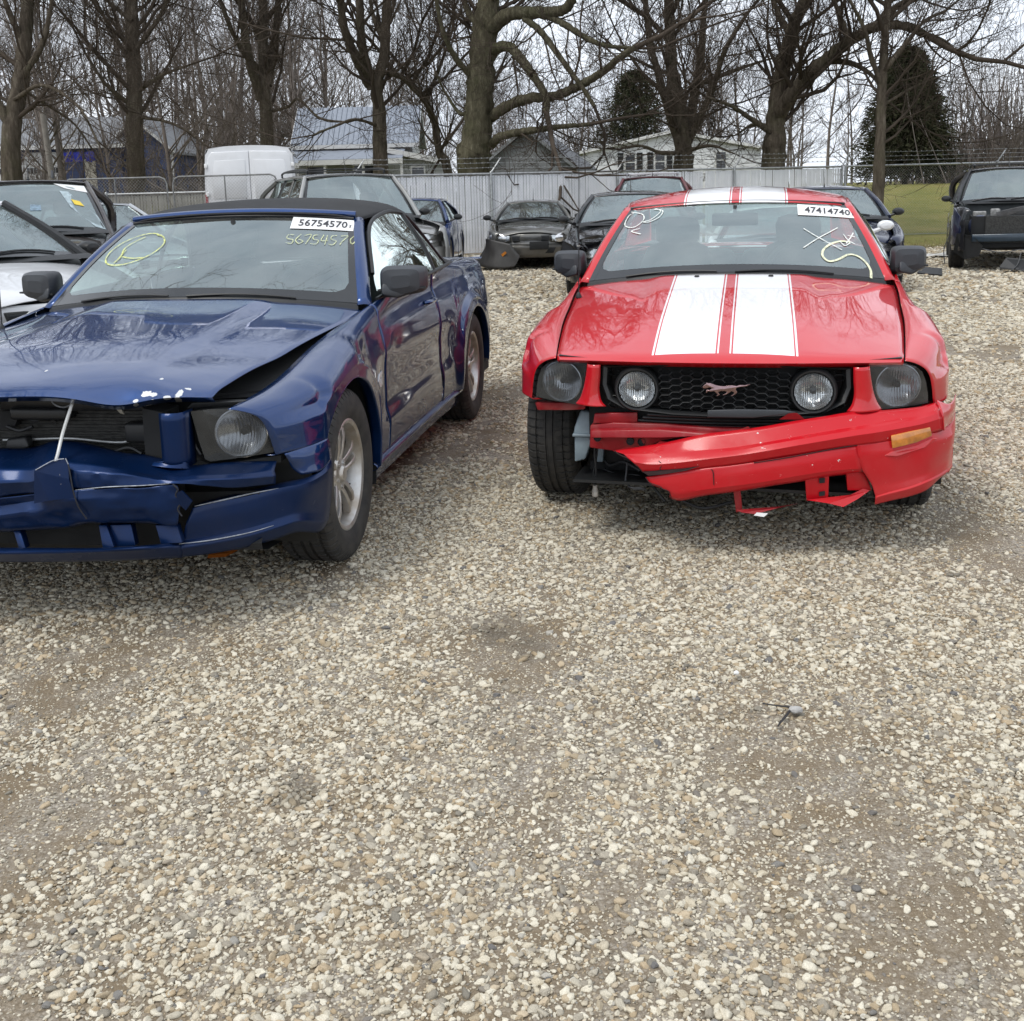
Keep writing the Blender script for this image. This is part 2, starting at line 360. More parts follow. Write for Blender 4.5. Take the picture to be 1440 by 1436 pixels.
# lot sheet: fine near the camera, coarse beyond; the lawn is a second sheet that goes to the horizon
xs_ = np.concatenate([np.linspace(-40, -7, 24)[:-1], np.linspace(-7, 8, 190), np.linspace(8, 40, 24)[1:]])
ys_ = np.concatenate([np.linspace(-12, 0.8, 14)[:-1], np.linspace(0.8, 10, 120), np.linspace(10, 28.6, 60)[1:]])
XX, YY = np.meshgrid(xs_, ys_, indexing='ij'); fade = np.clip(1-(YY-8)/10, 0.15, 1)
ZZ = relief(XX, YY)*fade - 0.012
o = obj('ground', np.stack([XX, YY, ZZ], -1).reshape(-1, 3), [q[::-1] for q in grid_faces(len(xs_), len(ys_))], M_GROUND); o['kind'] = 'structure'
lx = np.concatenate([np.linspace(-260, -20, 16)[:-1], np.linspace(-20, 40, 60), np.linspace(40, 260, 16)[1:]]); ly = np.concatenate([np.linspace(27.5, 60, 30), np.linspace(66, 420, 20)])
XX, YY = np.meshgrid(lx, ly, indexing='ij'); ZZ = -0.03+0.004*(YY-27.5)*0.5*np.clip((YY-28)/20, 0, 1)*(1-np.clip((YY-60)/60, 0, .8)) + 0.1*(fbm(XX*.1, YY*.1, 3, 5)-.5)*np.clip((YY-29)/8, 0, 1)
ZZ = ZZ+np.vectorize(lawnz)(XX, YY)
o = obj('lawn', np.stack([XX, YY, ZZ], -1).reshape(-1, 3), [q[::-1] for q in grid_faces(len(lx), len(ly))], M_GRASS); o['kind'] = 'structure'

# ---- loose stones
def stone_mat():
    m, Nn, Lk, b = new_mat('loose_stones'); b.inputs['Roughness'].default_value = 0.85; b.inputs['Specular IOR Level'].default_value = 0.3
    oi = Nn.new('ShaderNodeObjectInfo')
    st = [(0.0, (0.220, 0.200, 0.162)), (0.06, (0.330, 0.292, 0.230)), (0.20, (0.540, 0.492, 0.388)), (0.42, (0.700, 0.648, 0.524)), (0.62, (0.580, 0.516, 0.392)), (0.76, (0.370, 0.307, 0.212)), (0.88, (0.420, 0.321, 0.199)), (0.94, (0.550, 0.458, 0.325)), (0.975, (0.120, 0.117, 0.117)), (1.0, (0.720, 0.672, 0.560))]
    c = ramp(Nn, Lk, oi.outputs['Random'], st)
    n = noise(Nn, Lk, 4, 4, 0.65, src='Object')
    dv = ramp(Nn, Lk, n, [(0.3, 0.66), (0.7, 1.08)])
    Lk.new(stain(Nn, Lk, mixc(Nn, Lk, 1.0, c, dv, 'MULTIPLY')), b.inputs['Base Color'])
    return m
M_STONE = stone_mat()
def dirtmask(x, y):
    a = fbm(x*.9+3.1, y*.55+1.7, 4, 21); b_ = fbm(x*3.1, y*2.2, 3, 44); c = fbm(x*9, y*7, 3, 63)
    g = np.clip((a*.50+b_*.32+c*.18-.35)/.12, 0, 1)
    bare = 0
    for cx, cy, rx, ry in BARE: bare = bare+np.exp(-((x-cx)/rx)**2-((y-cy)/ry)**2)
    return np.clip(g-.95*np.clip(bare, 0, 1)*(.45+.95*b_), 0.09, 1)
BARE = [(*(0.77, 2.261, 0)[:2], .16, .30), (*(0.804, 1.854, 0)[:2], .22, .28), (*(0.562, 2.421, 0)[:2], .13, .30), (*(0.173, 1.963, 0)[:2], .07, .16), (*(0.766, 2.732, 0)[:2], .30, .25), (*(0.012, 2.62, 0)[:2], .12, .5), (*(-0.021, 3.354, 0)[:2], .25, .35), (*(1.947, 4.224, 0)[:2], .35, .9), (*(-1.307, 3.438, 0)[:2], .4, .25)]
pts, rad = [], []
for y0, y1, dens, r0 in ((1.2, 3.2, 12500, .0040), (3.2, 5.2, 10000, .0046), (5.2, 8.5, 5200, .0062), (8.5, 13, 1800, .0098), (13, 26, 440, .0160)):
    n = int((y1-y0)*((y1*.52+1.0)*2)*dens)
    y = rng.uniform(y0, y1, n); hw_ = y1*.52+1.0; x = rng.uniform(-hw_, hw_, n)
    k = rng.random(n) < dirtmask(x, y)*np.where(np.abs(x) < y*.52+.9, 1, 0)
    x, y = x[k], y[k]; r = r0*np.exp(rng.normal(0, .50, len(x))); r = np.clip(r, r0*.4, r0*3.0)
    pts.append(np.stack([x, y, relief(x, y)*np.clip(1-(y-8)/10, .15, 1)-.012+r*.18], 1)); rad.append(r)
# fine grit, also on the bare patches
n = 115000; y = 1.2+3.6*rng.random(n)**.8; x = rng.uniform(-1, 1, n)*(y*.52+.9); r = .0020*np.exp(rng.normal(0, .35, n))
pts.append(np.stack([x, y, relief(x, y)-.012+r*.2], 1)); rad.append(r)
pts = np.concatenate(pts); rad = np.concatenate(rad)
me = bpy.data.meshes.new('gravel'); me.vertices.add(len(pts)); me.vertices.foreach_set('co', pts.astype(np.float32).ravel())
at_ = me.attributes.new('rad', 'FLOAT', 'POINT'); at_.data.foreach_set('value', rad.astype(np.float32))
gravel = bpy.data.objects.new('gravel', me); COL.objects.link(gravel); gravel['kind'] = 'stuff'
tag(gravel, 'loose pale crushed stone scattered over the lot', 'gravel')
ng = bpy.data.node_groups.new('stones', 'GeometryNodeTree'); ng.interface.new_socket('Geometry', in_out='INPUT', socket_type='NodeSocketGeometry'); ng.interface.new_socket('Geometry', in_out='OUTPUT', socket_type='NodeSocketGeometry')
Nn, Lk = ng.nodes, ng.links; gi = Nn.new('NodeGroupInput'); go = Nn.new('NodeGroupOutput')
mtp = Nn.new('GeometryNodeMeshToPoints'); Lk.new(gi.outputs[0], mtp.inputs[0]); mtp.inputs['Radius'].default_value = 0.001
jn = Nn.new('GeometryNodeJoinGeometry')
for k in range(6):
    ico = Nn.new('GeometryNodeMeshIcoSphere'); ico.inputs['Radius'].default_value = 1; ico.inputs['Subdivisions'].default_value = 2
    sp = Nn.new('GeometryNodeSetPosition'); nz = Nn.new('ShaderNodeTexNoise'); nz.noise_dimensions = '4D'; nz.inputs['W'].default_value = k*3.7; nz.inputs['Scale'].default_value = 0.75; nz.inputs['Detail'].default_value = 1.5
    sb = Nn.new('ShaderNodeVectorMath'); sb.operation = 'SUBTRACT'; sb.inputs[1].default_value = (.5, .5, .5)
    sc = Nn.new('ShaderNodeVectorMath'); sc.operation = 'SCALE'; sc.inputs['Scale'].default_value = 1.9
    Lk.new(nz.outputs['Color'], sb.inputs[0]); Lk.new(sb.outputs[0], sc.inputs[0]); Lk.new(ico.outputs[0], sp.inputs[0]); Lk.new(sc.outputs[0], sp.inputs['Offset'])
    tr = Nn.new('GeometryNodeTransform'); tr.inputs['Scale'].default_value = (1.2, .95-.08*(k % 3), .52+.08*(k % 2))
    smn = Nn.new('GeometryNodeSetShadeSmooth'); smn.inputs['Shade Smooth'].default_value = (k % 2 == 0)
    sm_ = Nn.new('GeometryNodeSetMaterial'); sm_.inputs['Material'].default_value = M_STONE
    gtoi = Nn.new('GeometryNodeGeometryToInstance')
    Lk.new(sp.outputs[0], tr.inputs[0]); Lk.new(tr.outputs[0], smn.inputs[0]); Lk.new(smn.outputs[0], sm_.inputs[0]); Lk.new(sm_.outputs[0], gtoi.inputs[0]); Lk.new(gtoi.outputs[0], jn.inputs[0])
iop = Nn.new('GeometryNodeInstanceOnPoints'); iop.inputs['Pick Instance'].default_value = True
Lk.new(mtp.outputs[0], iop.inputs['Points']); Lk.new(jn.outputs[0], iop.inputs['Instance'])
ri = Nn.new('FunctionNodeRandomValue'); ri.data_type = 'INT'; ri.inputs[4].default_value = 0; ri.inputs[5].default_value = 5; Lk.new(ri.outputs[2], iop.inputs['Instance Index'])
rr = Nn.new('FunctionNodeRandomValue'); rr.data_type = 'FLOAT_VECTOR'; rr.inputs[0].default_value = (-.45, -.45, 0); rr.inputs[1].default_value = (.45, .45, 6.283); rr.inputs['Seed'].default_value = 3
Lk.new(rr.outputs[0], iop.inputs['Rotation'])
na = Nn.new('GeometryNodeInputNamedAttribute'); na.data_type = 'FLOAT'; na.inputs['Name'].default_value = 'rad'
Lk.new(na.outputs[0], iop.inputs['Scale']); Lk.new(iop.outputs[0], go.inputs[0])
md = gravel.modifiers.new('stones', 'NODES'); md.node_group = ng
print('stones', len(pts))
def blue_hood_mat():
    m = paint('blue_hood_paint', (0.003, 0.039, 0.160), metal=0.8, rough=0.36, dust=0.015, cior=1.75)
    Nn, Lk = m.node_tree.nodes, m.node_tree.links; b = Nn['Principled BSDF']
    src = b.inputs['Base Color'].links[0].from_socket
    # bare chipped patches along the crumpled leading edge
    t = Nn.new('ShaderNodeTexCoord'); total = None
    nw = noise(Nn, Lk, 30, 3, 0.6)
    for (cx, cy, rx, ry) in ((.43, .215, .030, .014), (.50, .205, .022, .010), (.535, .235, .013, .022), (.40, .185, .008, .006), (.462, .188, .014, .007), (.44, .30, .007, .007), (.55, .262, .012, .006), (.04, .26, .006, .010)):
        mpn = Nn.new('ShaderNodeMapping'); mpn.vector_type = 'POINT'; mpn.inputs['Location'].default_value = (-cx/rx, -cy/ry, 0); mpn.inputs['Scale'].default_value = (1/rx, 1/ry, 0)
        Lk.new(t.outputs['Object'], mpn.inputs[0]); ln = Nn.new('ShaderNodeVectorMath'); ln.operation = 'LENGTH'; Lk.new(mpn.outputs[0], ln.inputs[0])
        ad = Nn.new('ShaderNodeMath'); ad.operation = 'MULTIPLY_ADD'; ad.inputs[1].default_value = 2.6; Lk.new(nw, ad.inputs[0]); Lk.new(ln.outputs['Value'], ad.inputs[2])
        lt = Nn.new('ShaderNodeMath'); lt.operation = 'LESS_THAN'; lt.inputs[1].default_value = 2.15; Lk.new(ad.outputs[0], lt.inputs[0])
        if total is None: total = lt.outputs[0]
        else:
            q = Nn.new('ShaderNodeMath'); q.operation = 'MAXIMUM'; Lk.new(total, q.inputs[0]); Lk.new(lt.outputs[0], q.inputs[1]); total = q.outputs[0]
    Lk.new(mixc(Nn, Lk, total, src, (.72, .72, .70)), b.inputs['Base Color'])
    return m
M_BLUED_HOOD = blue_hood_mat()

# ================================================================ the two coupes
def fr(x): return 0.10+0.22*(abs(x)/.8)**2.2
def bm(x): return 0.02+0.30*(abs(x)/.9)**2.6
# ---- wheel meshes (axis along x, outer face at +x)
def tyre_mesh(R=.345, Wd=.235, Rr=.222, blocks=58):
    h = Wd/2
    prof = [(Rr, -h+.022), (Rr+.02, -h+.008), (R*.80, -h), (R*.91, -h+.004), (R-.014, -h+.013), (R-.005, -h+.024)]
    tread = [(-h+.03, 0), (-h*.58, 0), (-h*.56, 1), (-h*.48, 1), (-h*.46, 0), (-h*.2, 0), (-h*.18, 1), (-h*.10, 1), (-h*.08, 0), (h*.08, 0), (h*.10, 1), (h*.18, 1), (h*.2, 0), (h*.46, 0), (h*.48, 1), (h*.56, 1), (h*.58, 0), (h-.03, 0)]
    prof += [(R-(.008 if g else 0)-abs(a)*.012, a) for a, g in tread]
    prof += [(r, -a) for r, a in prof[:6][::-1]]
    ang = []
    for b in range(blocks): ang += [((b+q)/blocks*2*math.pi, g) for q, g in ((0, 0), (.70, 0), (.74, 1), (.96, 1))]
    V = []
    for i, (r, a) in enumerate(prof):
        ridge = r > R-.0095 and abs(a) > h*.3 or (R-.03 < r < R-.003 and abs(a) > h*.7)
        for t, g in ang:
            tt = t+a*.35*(1 if a > 0 else -1)
            q = r-(.0065 if g and ridge else 0)
            V.append((a, q*math.cos(tt), q*math.sin(tt)))
    return np.array(V), grid_faces(len(prof), len(ang), True)
def rim_arrays(R=.222, h=.1, spokes=5):
    P = [lathe([(R, h-.012), (R+.006, h-.004), (R-.004, h), (R-.016, h-.006), (R-.026, h-.03), (R-.034, -h*.2), (R-.03, -h)], 56, 'x')]
    P.append(lathe([(.001, h-.018), (.028, h-.018), (.034, h-.024), (.036, h-.03), (.066, h-.034), (.074, h-.045), (.07, h-.08)], 30, 'x'))
    for k in range(spokes):
        a = 2*math.pi*k/spokes+.3
        for s in (-1, 1):
            st = []
            for r, wd, x, off in ((.055, .026, h-.036, .018), (.10, .022, h-.026, .024), (.15, .022, h-.020, .030), (.195, .028, h-.026, .036)):
                c = np.array([0, math.cos(a), math.sin(a)])*r; t = np.array([0, -math.sin(a), math.cos(a)])
                ctr = c+t*off*s
                st.append([ctr-t*wd/2+np.array([x-.03, 0, 0]), ctr-t*wd/2+np.array([x-.004, 0, 0]), ctr-t*wd*.3+np.array([x, 0, 0]), ctr+t*wd*.3+np.array([x, 0, 0]), ctr+t*wd/2+np.array([x-.004, 0, 0]), ctr+t*wd/2+np.array([x-.03, 0, 0])])
            A = np.array(st); P.append((A.reshape(-1, 3), grid_faces(4, 6)))
        b = a+math.pi/spokes
        P.append(lathe([(.001, h-.026), (.009, h-.026), (.0095, h-.05)], 8, 'x', (0, .05*math.cos(b), .05*math.sin(b))))
    return join(P)
TY = None
def wheel(parent, x, y, side, steer=0.0, R=.345, camber=0.0):
    """side +1: outer face towards +x"""
    global TY
    v, f = lathe([(.001, -.03), (.05, -.03), (.05, .02), (.15, .0), (.155, -.02), (.05, -.025)], 28, 'x')
    hub = obj('wheel', v, f, M_STEEL, parent)
    hub.location = (x, y, R); hub.rotation_euler = (0, camber, steer+(math.pi if side < 0 else 0))
    if TY is None:
        t = obj('tyre', *tyre_mesh(), M_RUBBER, hub, angle=30); r = obj('rim', *rim_arrays(), M_ALLOY, hub, angle=40); TY = (t.data, r.data)
    else:
        for nm, d in (('tyre', TY[0]), ('rim', TY[1])):
            o = bpy.data.objects.new(nm, d); COL.objects.link(o); o.parent = hub
    hub.scale = (R/.345,)*3
    return hub

HW = curve([.34, .45, .57, .75, .92, 1.1, 1.35, 1.6, 2.2, 2.8, 3.2, 3.64, 4.0, 4.3, 4.55, 4.7], [.825, .893, .925, .936, .938, .934, .916, .909, .908, .912, .924, .938, .932, .91, .87, .80])
TX = curve([.25, .4, .57, .8, 1.1, 1.45, 1.62, 1.9, 2.8, 3.3, 3.7, 4.2, 4.66], [.690, .708, .727, .75, .770, .795, .80, .832, .838, .825, .78, .72, .66])
TZ = curve([.25, .4, .57, .8, 1.1, 1.45, 1.62, 1.9, 2.4, 2.8, 3.3, 3.8, 4.3, 4.66], [.757, .787, .815, .85, .888, .93, .95, .982, .998, 1.008, 1.022, 1.02, 1.0, .97])
ARY, ARZ = .42, .39
def archz(y):
    for c in (.92, 3.64):
        q = 1-((y-c)/ARY)**2
        if q > 0: return .345+ARZ*math.sqrt(q)
    return None
HWD = 0.0
def xside(y, z):
    x = HW(y)-HWD*(1-sst(1.2, 1.7, y))-.57*max(z-.62, 0)**2-.25*max(.5-z, 0)**2
    r = min(math.hypot((y-c)/ARY, (z-.345)/ARZ) for c in (.92, 3.64))
    x -= .028*sst(1.19, 1.245, r)
    wy = sst(1.45, 1.6, y)*(1-sst(2.95, 3.15, y))
    x -= .016*sst(.425, .44, z)*(1-sst(.64, .74, z))*wy
    x += .006*sst(.80, .815, z)*(1-sst(.815, .88, z))*sst(1.3, 1.6, y)
    return x
def station(y, zb, lip=True, n=9):
    x0, z0 = TX(y), TZ(y); zs = z0-.085; x1 = xside(y, zs)
    P = [(x0, y, z0), (x0+.40*(x1-x0), y, z0+.001), (x0+.72*(x1-x0), y, z0-.014), (x0+.92*(x1-x0), y, z0-.042), (x1, y, zs)]
    for k in range(1, n+1):
        z = zs+(zb-zs)*k/n; P.append((xside(y, z), y, z))
    if lip: P += [(P[-1][0]-.012, y, zb-.004), (P[-1][0]-.05, y, zb+.004)]
    return P
def ws(u, v, off=0.0):
    B = np.array([.755*u, 1.45+.17*u*u, 1.015-.055*u*u]); T = np.array([.59*u, 2.12+.05*u*u, 1.352-.028*u*u])
    return B+(T-B)*v+np.array([0, -.6, .8])*(.022*math.sin(math.pi*min(max(v, 0), 1))+off)
def ws_map(name, V2, F, m, parent, off=.003):
    return obj(name, [ws(p[0], p[1], off) for p in V2], F, m, parent, smooth=False)
HFZ = curve([0, .035, .08, .3, .6, 1.0], [.765, .788, .805, .868, .93, 1.002])
HFE = curve([0, .035, .08, .3, .6, 1.0], [.750, .768, .779, .829, .879, .938])
def hood_net(nu=60, nv=60, dmg=None, bulge=.012):
    G = np.zeros((nu+1, nv, 3))
    for j in range(nv):
        u = -1+2*j/(nv-1)
        for i in range(nu):
            v = (i/(nu-1))**1.25
            # plan outline
            yf, yc = .10+.155*abs(u)**2.2, 1.415+.16*u*u
            y = yf+(yc-yf)*v
            x = u*(TX(max(y, .25))-.006)
            z = HFE(v)+(HFZ(v)-HFE(v))*(1-abs(u)**2.6)
            z += bulge*(1-sst(.52-.1*v, .66-.1*v, abs(u)))*sst(.02, .35, v)-.5*bulge*sst(.02, .35, v)
            p = np.array([x, y, z])
            if dmg: p = dmg(p, u, v)
            G[i+1, j] = p
        G[0, j] = G[1, j]+np.array([0, .022, -.02])
    return G

def coupe(style, root):
    global HWD
    red = style == 'red'; HWD = .020 if red else 0.0; P = M_RED if red else M_BLUE
    # ---- side panels, both sides
    for sx in (1, -1):
        front = [[(.690,.252,.757),(.712,.262,.752),(.737,.276,.742),(.757,.289,.730),(.775,.300,.715),(.788,.309,.695),(.796,.317,.675),(.801,.323,.655),(.805,.328,.635),(.808,.333,.617),(.810,.337,.600),(.812,.340,.588),(.814,.343,.576),(.815,.345,.567),(.805,.348,.562),(.77,.352,.562)]]
        for y, k in ((.40, .45), (.48, .75)):
            st = station(max(y, .57), .565, True); a = np.array(front[0]); b = np.array(st); b[:, 1] = .57
            q = a*(1-k)+b*k; q[:, 0] += .018*math.sin(k*math.pi)*np.linspace(0, 1, len(q))**.5
            # hood line stays on the hood edge
            q[0] = (TX(q[0, 1]), q[0, 1], TZ(q[0, 1])); front.append([tuple(p) for p in q])
        ysf = [.57, .61, .66, .72, .80, .88, .96, 1.04, 1.12, 1.19, 1.24, 1.28, 1.31, 1.325, 1.335]
        net = front+[station(y, max(archz(y) or 0, .36)) for y in ysf]+[station(y, .285) for y in (1.345, 1.36, 1.45, 1.55, 1.612)]
        G = netgrid(net, 90, 40)
        if not red and sx > 0:       # wing knocked down and out under the lifted bonnet
            for p in G.reshape(-1, 3):
                k = math.exp(-((p[1]-.52)/.33)**2)*sst(.68, .80, p[2]); p[2] -= .030*k; p[0] += .012*k
        gobj('fender', G, P, root, sx, .0016)
        gobj('door', netgrid([station(y, .29) for y in np.linspace(1.619, 2.778, 26)], 40, 40), P, root, sx, .0016)
        ysq = [2.786, 2.9, 3.0, 3.1, 3.18, 3.205]
        net = [station(y, .285) for y in ysq]+[station(y, max(archz(y) or 0, .345)) for y in (3.222, 3.235, 3.26, 3.31, 3.38, 3.47, 3.56, 3.64, 3.72, 3.81, 3.9, 3.97, 4.02, 4.045)]+[station(y, .33) for y in (4.065, 4.15, 4.3, 4.45, 4.56, 4.66)]
        gobj('quarter_panel', netgrid(net, 80, 40), P, root, sx, .0016)
        # sill
        net = []
        for y in np.linspace(1.33, 3.23, 12):
            h = HW(y)-.04; net.append([(h-.005, y, .285), (h+.012, y, .272), (h+.014, y, .258), (h-.012, y, .245), (h-.02, y, .20), (h-.05, y, .165), (h-.2, y, .165)])
        patch('sill', net, 24, 18, P, root, sx, .002)
        # wheel wells
        for c in (.92, 3.64):
            V = []
            t1 = .60 if (red and sx < 0 and c < 1) else 1.12
            for k in range(19):
                t = math.pi*(-.12+(t1+.12)*k/18)
                for xx in (.885, .60): V.append((sx*xx, c+.43*math.cos(t), .345+.41*math.sin(t)))
            wl = obj('wheel_well', V, grid_faces(19, 2), M_BLACKP, root)
            n = len(V)
        # door handle, A pillar
        hx = xside(2.62, .86)
        tube('door_handle', [(sx*(hx-.002), 2.52, .868), (sx*(hx+.022), 2.545, .870), (sx*(hx+.026), 2.62, .872), (sx*(hx+.022), 2.69, .873), (sx*(hx-.002), 2.715, .873)], [.011, .013, .013, .013, .011], P, root, 8, 16)
        net = []
        for v in np.linspace(-.02, 1.02, 9):
            a = ws(1.0, v); b = ws(1.055, v)
            o_ = np.array([.012, -.004, .006])
            net.append([a+np.array([-.006, .0, .001]), a+o_*.6, (a+b)/2+o_+np.array([.002, .004, .002]), b+np.array([.012, .02, -.004]), b+np.array([.0, .055, -.02])])
        patch('pillar', net, 16, 10, P, root, sx, .003)
        # door mirror
        mr = np.array([sx*.0, 0, 0])
        prof = [(-.005, .40), (0.004, .80), (.03, .95), (.07, 1.0), (.105, .97), (.118, .9)]
        V = []; Nn = 28
        # shell: superellipse sections along y (front rounded, open face to the rear), tapering to the car
        cx, cz, a, b = (.892, 1.045, .092, .070) if red else (.925, 1.045, .105, .071)
        for yy, s in prof:
            for k in range(Nn):
                t = 2*math.pi*k/Nn; c_, s_ = math.cos(t), math.sin(t)
                e = 2/5.0; px = a*s*math.copysign(abs(c_)**e, c_); pz = b*s*math.copysign(abs(s_)**e, s_)
                V.append((sx*(cx+px-.004), 1.74+yy+(px+.1)*.25, cz+pz*(1-.12*(px/a))+.006*px/a))
        F = grid_faces(len(prof), Nn, True)+[tuple(range(Nn))]
        if sx < 0: F = [q[::-1] for q in F]
        mo = obj('door_mirror', V, F, M_GREYP, root, angle=30)
        boff = (len(prof)-1)*Nn
        obj('mirror_glass', [(p[0], p[1]-.012, p[2]) for p in [np.array(V[boff+k])*np.array([1, 1, 1]) for k in range(Nn)]], [tuple(range(Nn))], M_CHROME, mo, smooth=False)
        ft = slab('mirror_foot', [(sx*.835, 1.72, .985), (sx*.835, 1.74, 1.04), (sx*.90, 1.78, 1.05), (sx*(cx+.04), 1.80, 1.01), (sx*(cx+.05), 1.79, .99), (sx*.90, 1.765, .967)], (0, .085, 0), M_GREYP, mo, .012)
        # mirror seam: the cap sits above a lower band
        slab('mirror_band', [(sx*.815, 1.735, 1.012), (sx*(cx+a), 1.80, 1.017), (sx*(cx+a), 1.80, 1.009), (sx*.815, 1.735, 1.004)], (0, .04, 0), M_BLACKP, mo)
    # ---- bonnet
    if red: G = hood_net()
    else:
        def dmg(p, u, v):
            lift = .050*(1-sst(.15, .95, v))+.018*math.exp(-((v-.12)/.2)**2)
            p = p.copy(); p[2] += lift*(.80-.25*u)+.004*math.sin(9*u+3*v)*math.exp(-(v/.3)**2)
            p[0] -= .030*(1-v)*sst(.2, 1, u)+.015*(1-v)
            p[2] -= .022*math.exp(-((u-.55)/.16)**2-((v)/.05)**2)
            p[1] += .02*math.exp(-((u-.62)/.2)**2)*(1-sst(0, .12, v))
            # fold line across the bonnet
            p[2] -= .006*math.exp(-((v-.25-.1*u)/.10)**2)
            p[2] += .0012*(math.sin(5*u+4*v)+math.sin(4*v*2.1-3*u))
            return p
        G = hood_net(dmg=dmg)
    gobj('hood', G, M_REDS if red else M_BLUED_HOOD, root, 1, .004)
    if red:
        for xx in (-.17, .19):
            v, f = lathe([(.001, .010), (.010, .010), (.013, .004), (.013, -.01)], 12, 'z', (xx, 1.37, .997)); obj('washer_nozzle', v, f, M_BLACKP, root)
    # cowl panel and wipers
    net = []
    for u in np.linspace(-1, 1, 13):
        net.append([(.76*u, 1.405+.165*u*u, .985-.062*u*u), (.76*u, 1.43+.165*u*u, .985-.06*u*u), tuple(ws(u, -.01)), tuple(ws(u, .03, -.004))])
    patch('cowl_panel', net, 40, 8, M_BLACKP, root)
    for u0, u1 in ((-.72, -.10), (.02, .66)):
        L_ = [ws(u0+(u1-u0)*t, -.005+.022*math.sin(math.pi*t*.9), .008) for t in np.linspace(0, 1, 12)]
        tube('wiper', L_, [.006]*4+[.0045]*8, M_BLACKP, root, 6)
    # windshield
    U = np.linspace(-1, 1, 33); Vv = np.linspace(0, 1, 17)
    wg = gobj('windshield', [[ws(u, v) for u in U] for v in Vv], M_GLASS, root)
    def band(name, us, vs, off=.002):
        return gobj(name, [[ws(u, v, off) for u in us] for v in vs], M_FRIT, wg)
    band('glass_border', np.linspace(-1, 1, 33), [0, .04, .085, .09+.0]); band('glass_border', np.linspace(-1, 1, 33), [.985, 1.0])
    for s in (-1, 1): band('glass_border', [s*.955, s*.98, s*1.0], np.linspace(0, 1, 17), .0025)
    for s in (-1, 1):    # rounded lower corners of the border
        pl = [(s*.96, .08), (s*.80, .08), (s*.88, .095), (s*.93, .13), (s*.955, .20)]
        ws_map('glass_border', pl, [(0, 1, 2, 3, 4)], M_FRIT, wg, .0022)
    tube('header_trim', [ws(u, 1.01, .003) for u in np.linspace(-1.0, 1.0, 25)], .008, M_BLACKP, root, 6)
    # ---- cabin
    net = [[(.72*u, 1.56+.12*u*u, .955), (.72*u, 1.72, .985-.02*u*u), (.70*u, 1.92, .975+.012*math.exp(-((u-.5)/.2)**2)*3), (.70*u, 1.98, .93), (.70*u, 1.98, .6)] for u in np.linspace(-1, 1, 21)]
    patch('dashboard', net, 30, 20, M_DASH, root)
    t = []
    for k in range(33):
        a = 2*math.pi*k/32; c, s = .185*math.cos(a), .185*math.sin(a)
        t.append((.36+c, 2.14+s*.42, .955+s*.90))
    sw = tube('steering_wheel', t, .016, M_DASH, root, 8)
    v, f = lathe([(.001, -.03), (.05, -.025), (.062, 0), (.05, .03)], 16, 'y', (.36, 2.14, .95)); obj('wheel_hub', v, f, M_DASH, sw)
    tube('wheel_spoke', [(.18, 2.14, .955), (.36, 2.135, .945), (.54, 2.14, .955)], [.018, .03, .018], M_DASH, sw, 8)
    def seat(x, y):
        prof = [(0, .33, .05), (.02, .44, .24), (.05, .50, .27), (.10, .72, .255), (.18, .95, .235), (.235, 1.07, .19), (.25, 1.10, .12)]
        V = []
        for dy, z, hw_ in prof:
            for k in range(16):
                a = 2*math.pi*k/16; c, s = math.cos(a), math.sin(a)
                V.append((x+hw_*math.copysign(abs(c)**.6, c), y+dy+.075*math.copysign(abs(s)**.6, s)*(1 if z > .5 else 1.6), z))
        so_ = obj('seat', V, grid_faces(len(prof), 16, True)+[tuple(range(96, 112))], M_SEAT, root)
        V = []
        for z, s in ((1.09, .7), (1.11, 1), (1.20, 1.02), (1.245, .9), (1.26, .5)):
            for k in range(14):
                a = 2*math.pi*k/14; c, q = math.cos(a), math.sin(a)
                V.append((x+.135*s*math.copysign(abs(c)**.6, c), y+.26+.05*s*math.copysign(abs(q)**.6, q), z))
        obj('headrest', V, grid_faces(5, 14, True)+[tuple(range(56, 70))], M_SEAT, so_)
        boxo('seat_cushion', (x-.25, y-.42, .38), (x+.25, y+.06, .52), M_SEAT, so_, .05)
    seat(-.37, 2.62); seat(.37, 2.62)
    for xx in (-.33, .33): boxo('rear_seat', (xx-.31, 3.42, .40), (xx+.31, 3.58, 1.02), M_SEAT, root, .06)
    boxo('cabin_floor', (-.84, .95, .20), (.84, 4.5, .26), M_DARK, root)
    boxo('bulkhead', (-.76, 1.50, .26), (.76, 1.56, .93), M_DARK, root)
    mv = boxo('rear_view_mirror', (-.125, 2.03, 1.225), (.125, 2.065, 1.295), M_BLACKP, root, .012)
    tube('mirror_stalk', [(0, 2.05, 1.29), (0, 2.06, 1.335)], .012, M_BLACKP, mv, 6)
    boxo('rear_bulkhead', (-.80, 3.62, .26), (.80, 3.66, .98), M_DARK, root)
    # ---- tail
    net = [[(x, 3.72+.02*(x/.7)**2 if red else 3.70, 1.03-.03*(x/.7)**2), (x, 4.0, 1.035-.03*(x/.7)**2), (x, 4.35, 1.02-.03*(x/.7)**2), (x, 4.62, .995-.02*(x/.7)**2), (x, 4.68, .98)] for x in np.linspace(-.78, .78, 11)]
    patch('trunk_lid', net, 20, 20, P, root, thick=.003)
    net = [[(u*.72, 4.62+.06*(1-u*u), .965), (u*.765, 4.635+.09*(1-u*u), .90), (u*.79, 4.64+.10*(1-u*u), .62), (u*.80, 4.65+.12*(1-u*u), .50), (u*.79, 4.64+.11*(1-u*u), .34), (u*.76, 4.58+.06*(1-u*u), .26)] for u in np.linspace(-1, 1, 13)]
    patch('rear_bumper', net, 30, 26, P, root, thick=.003)
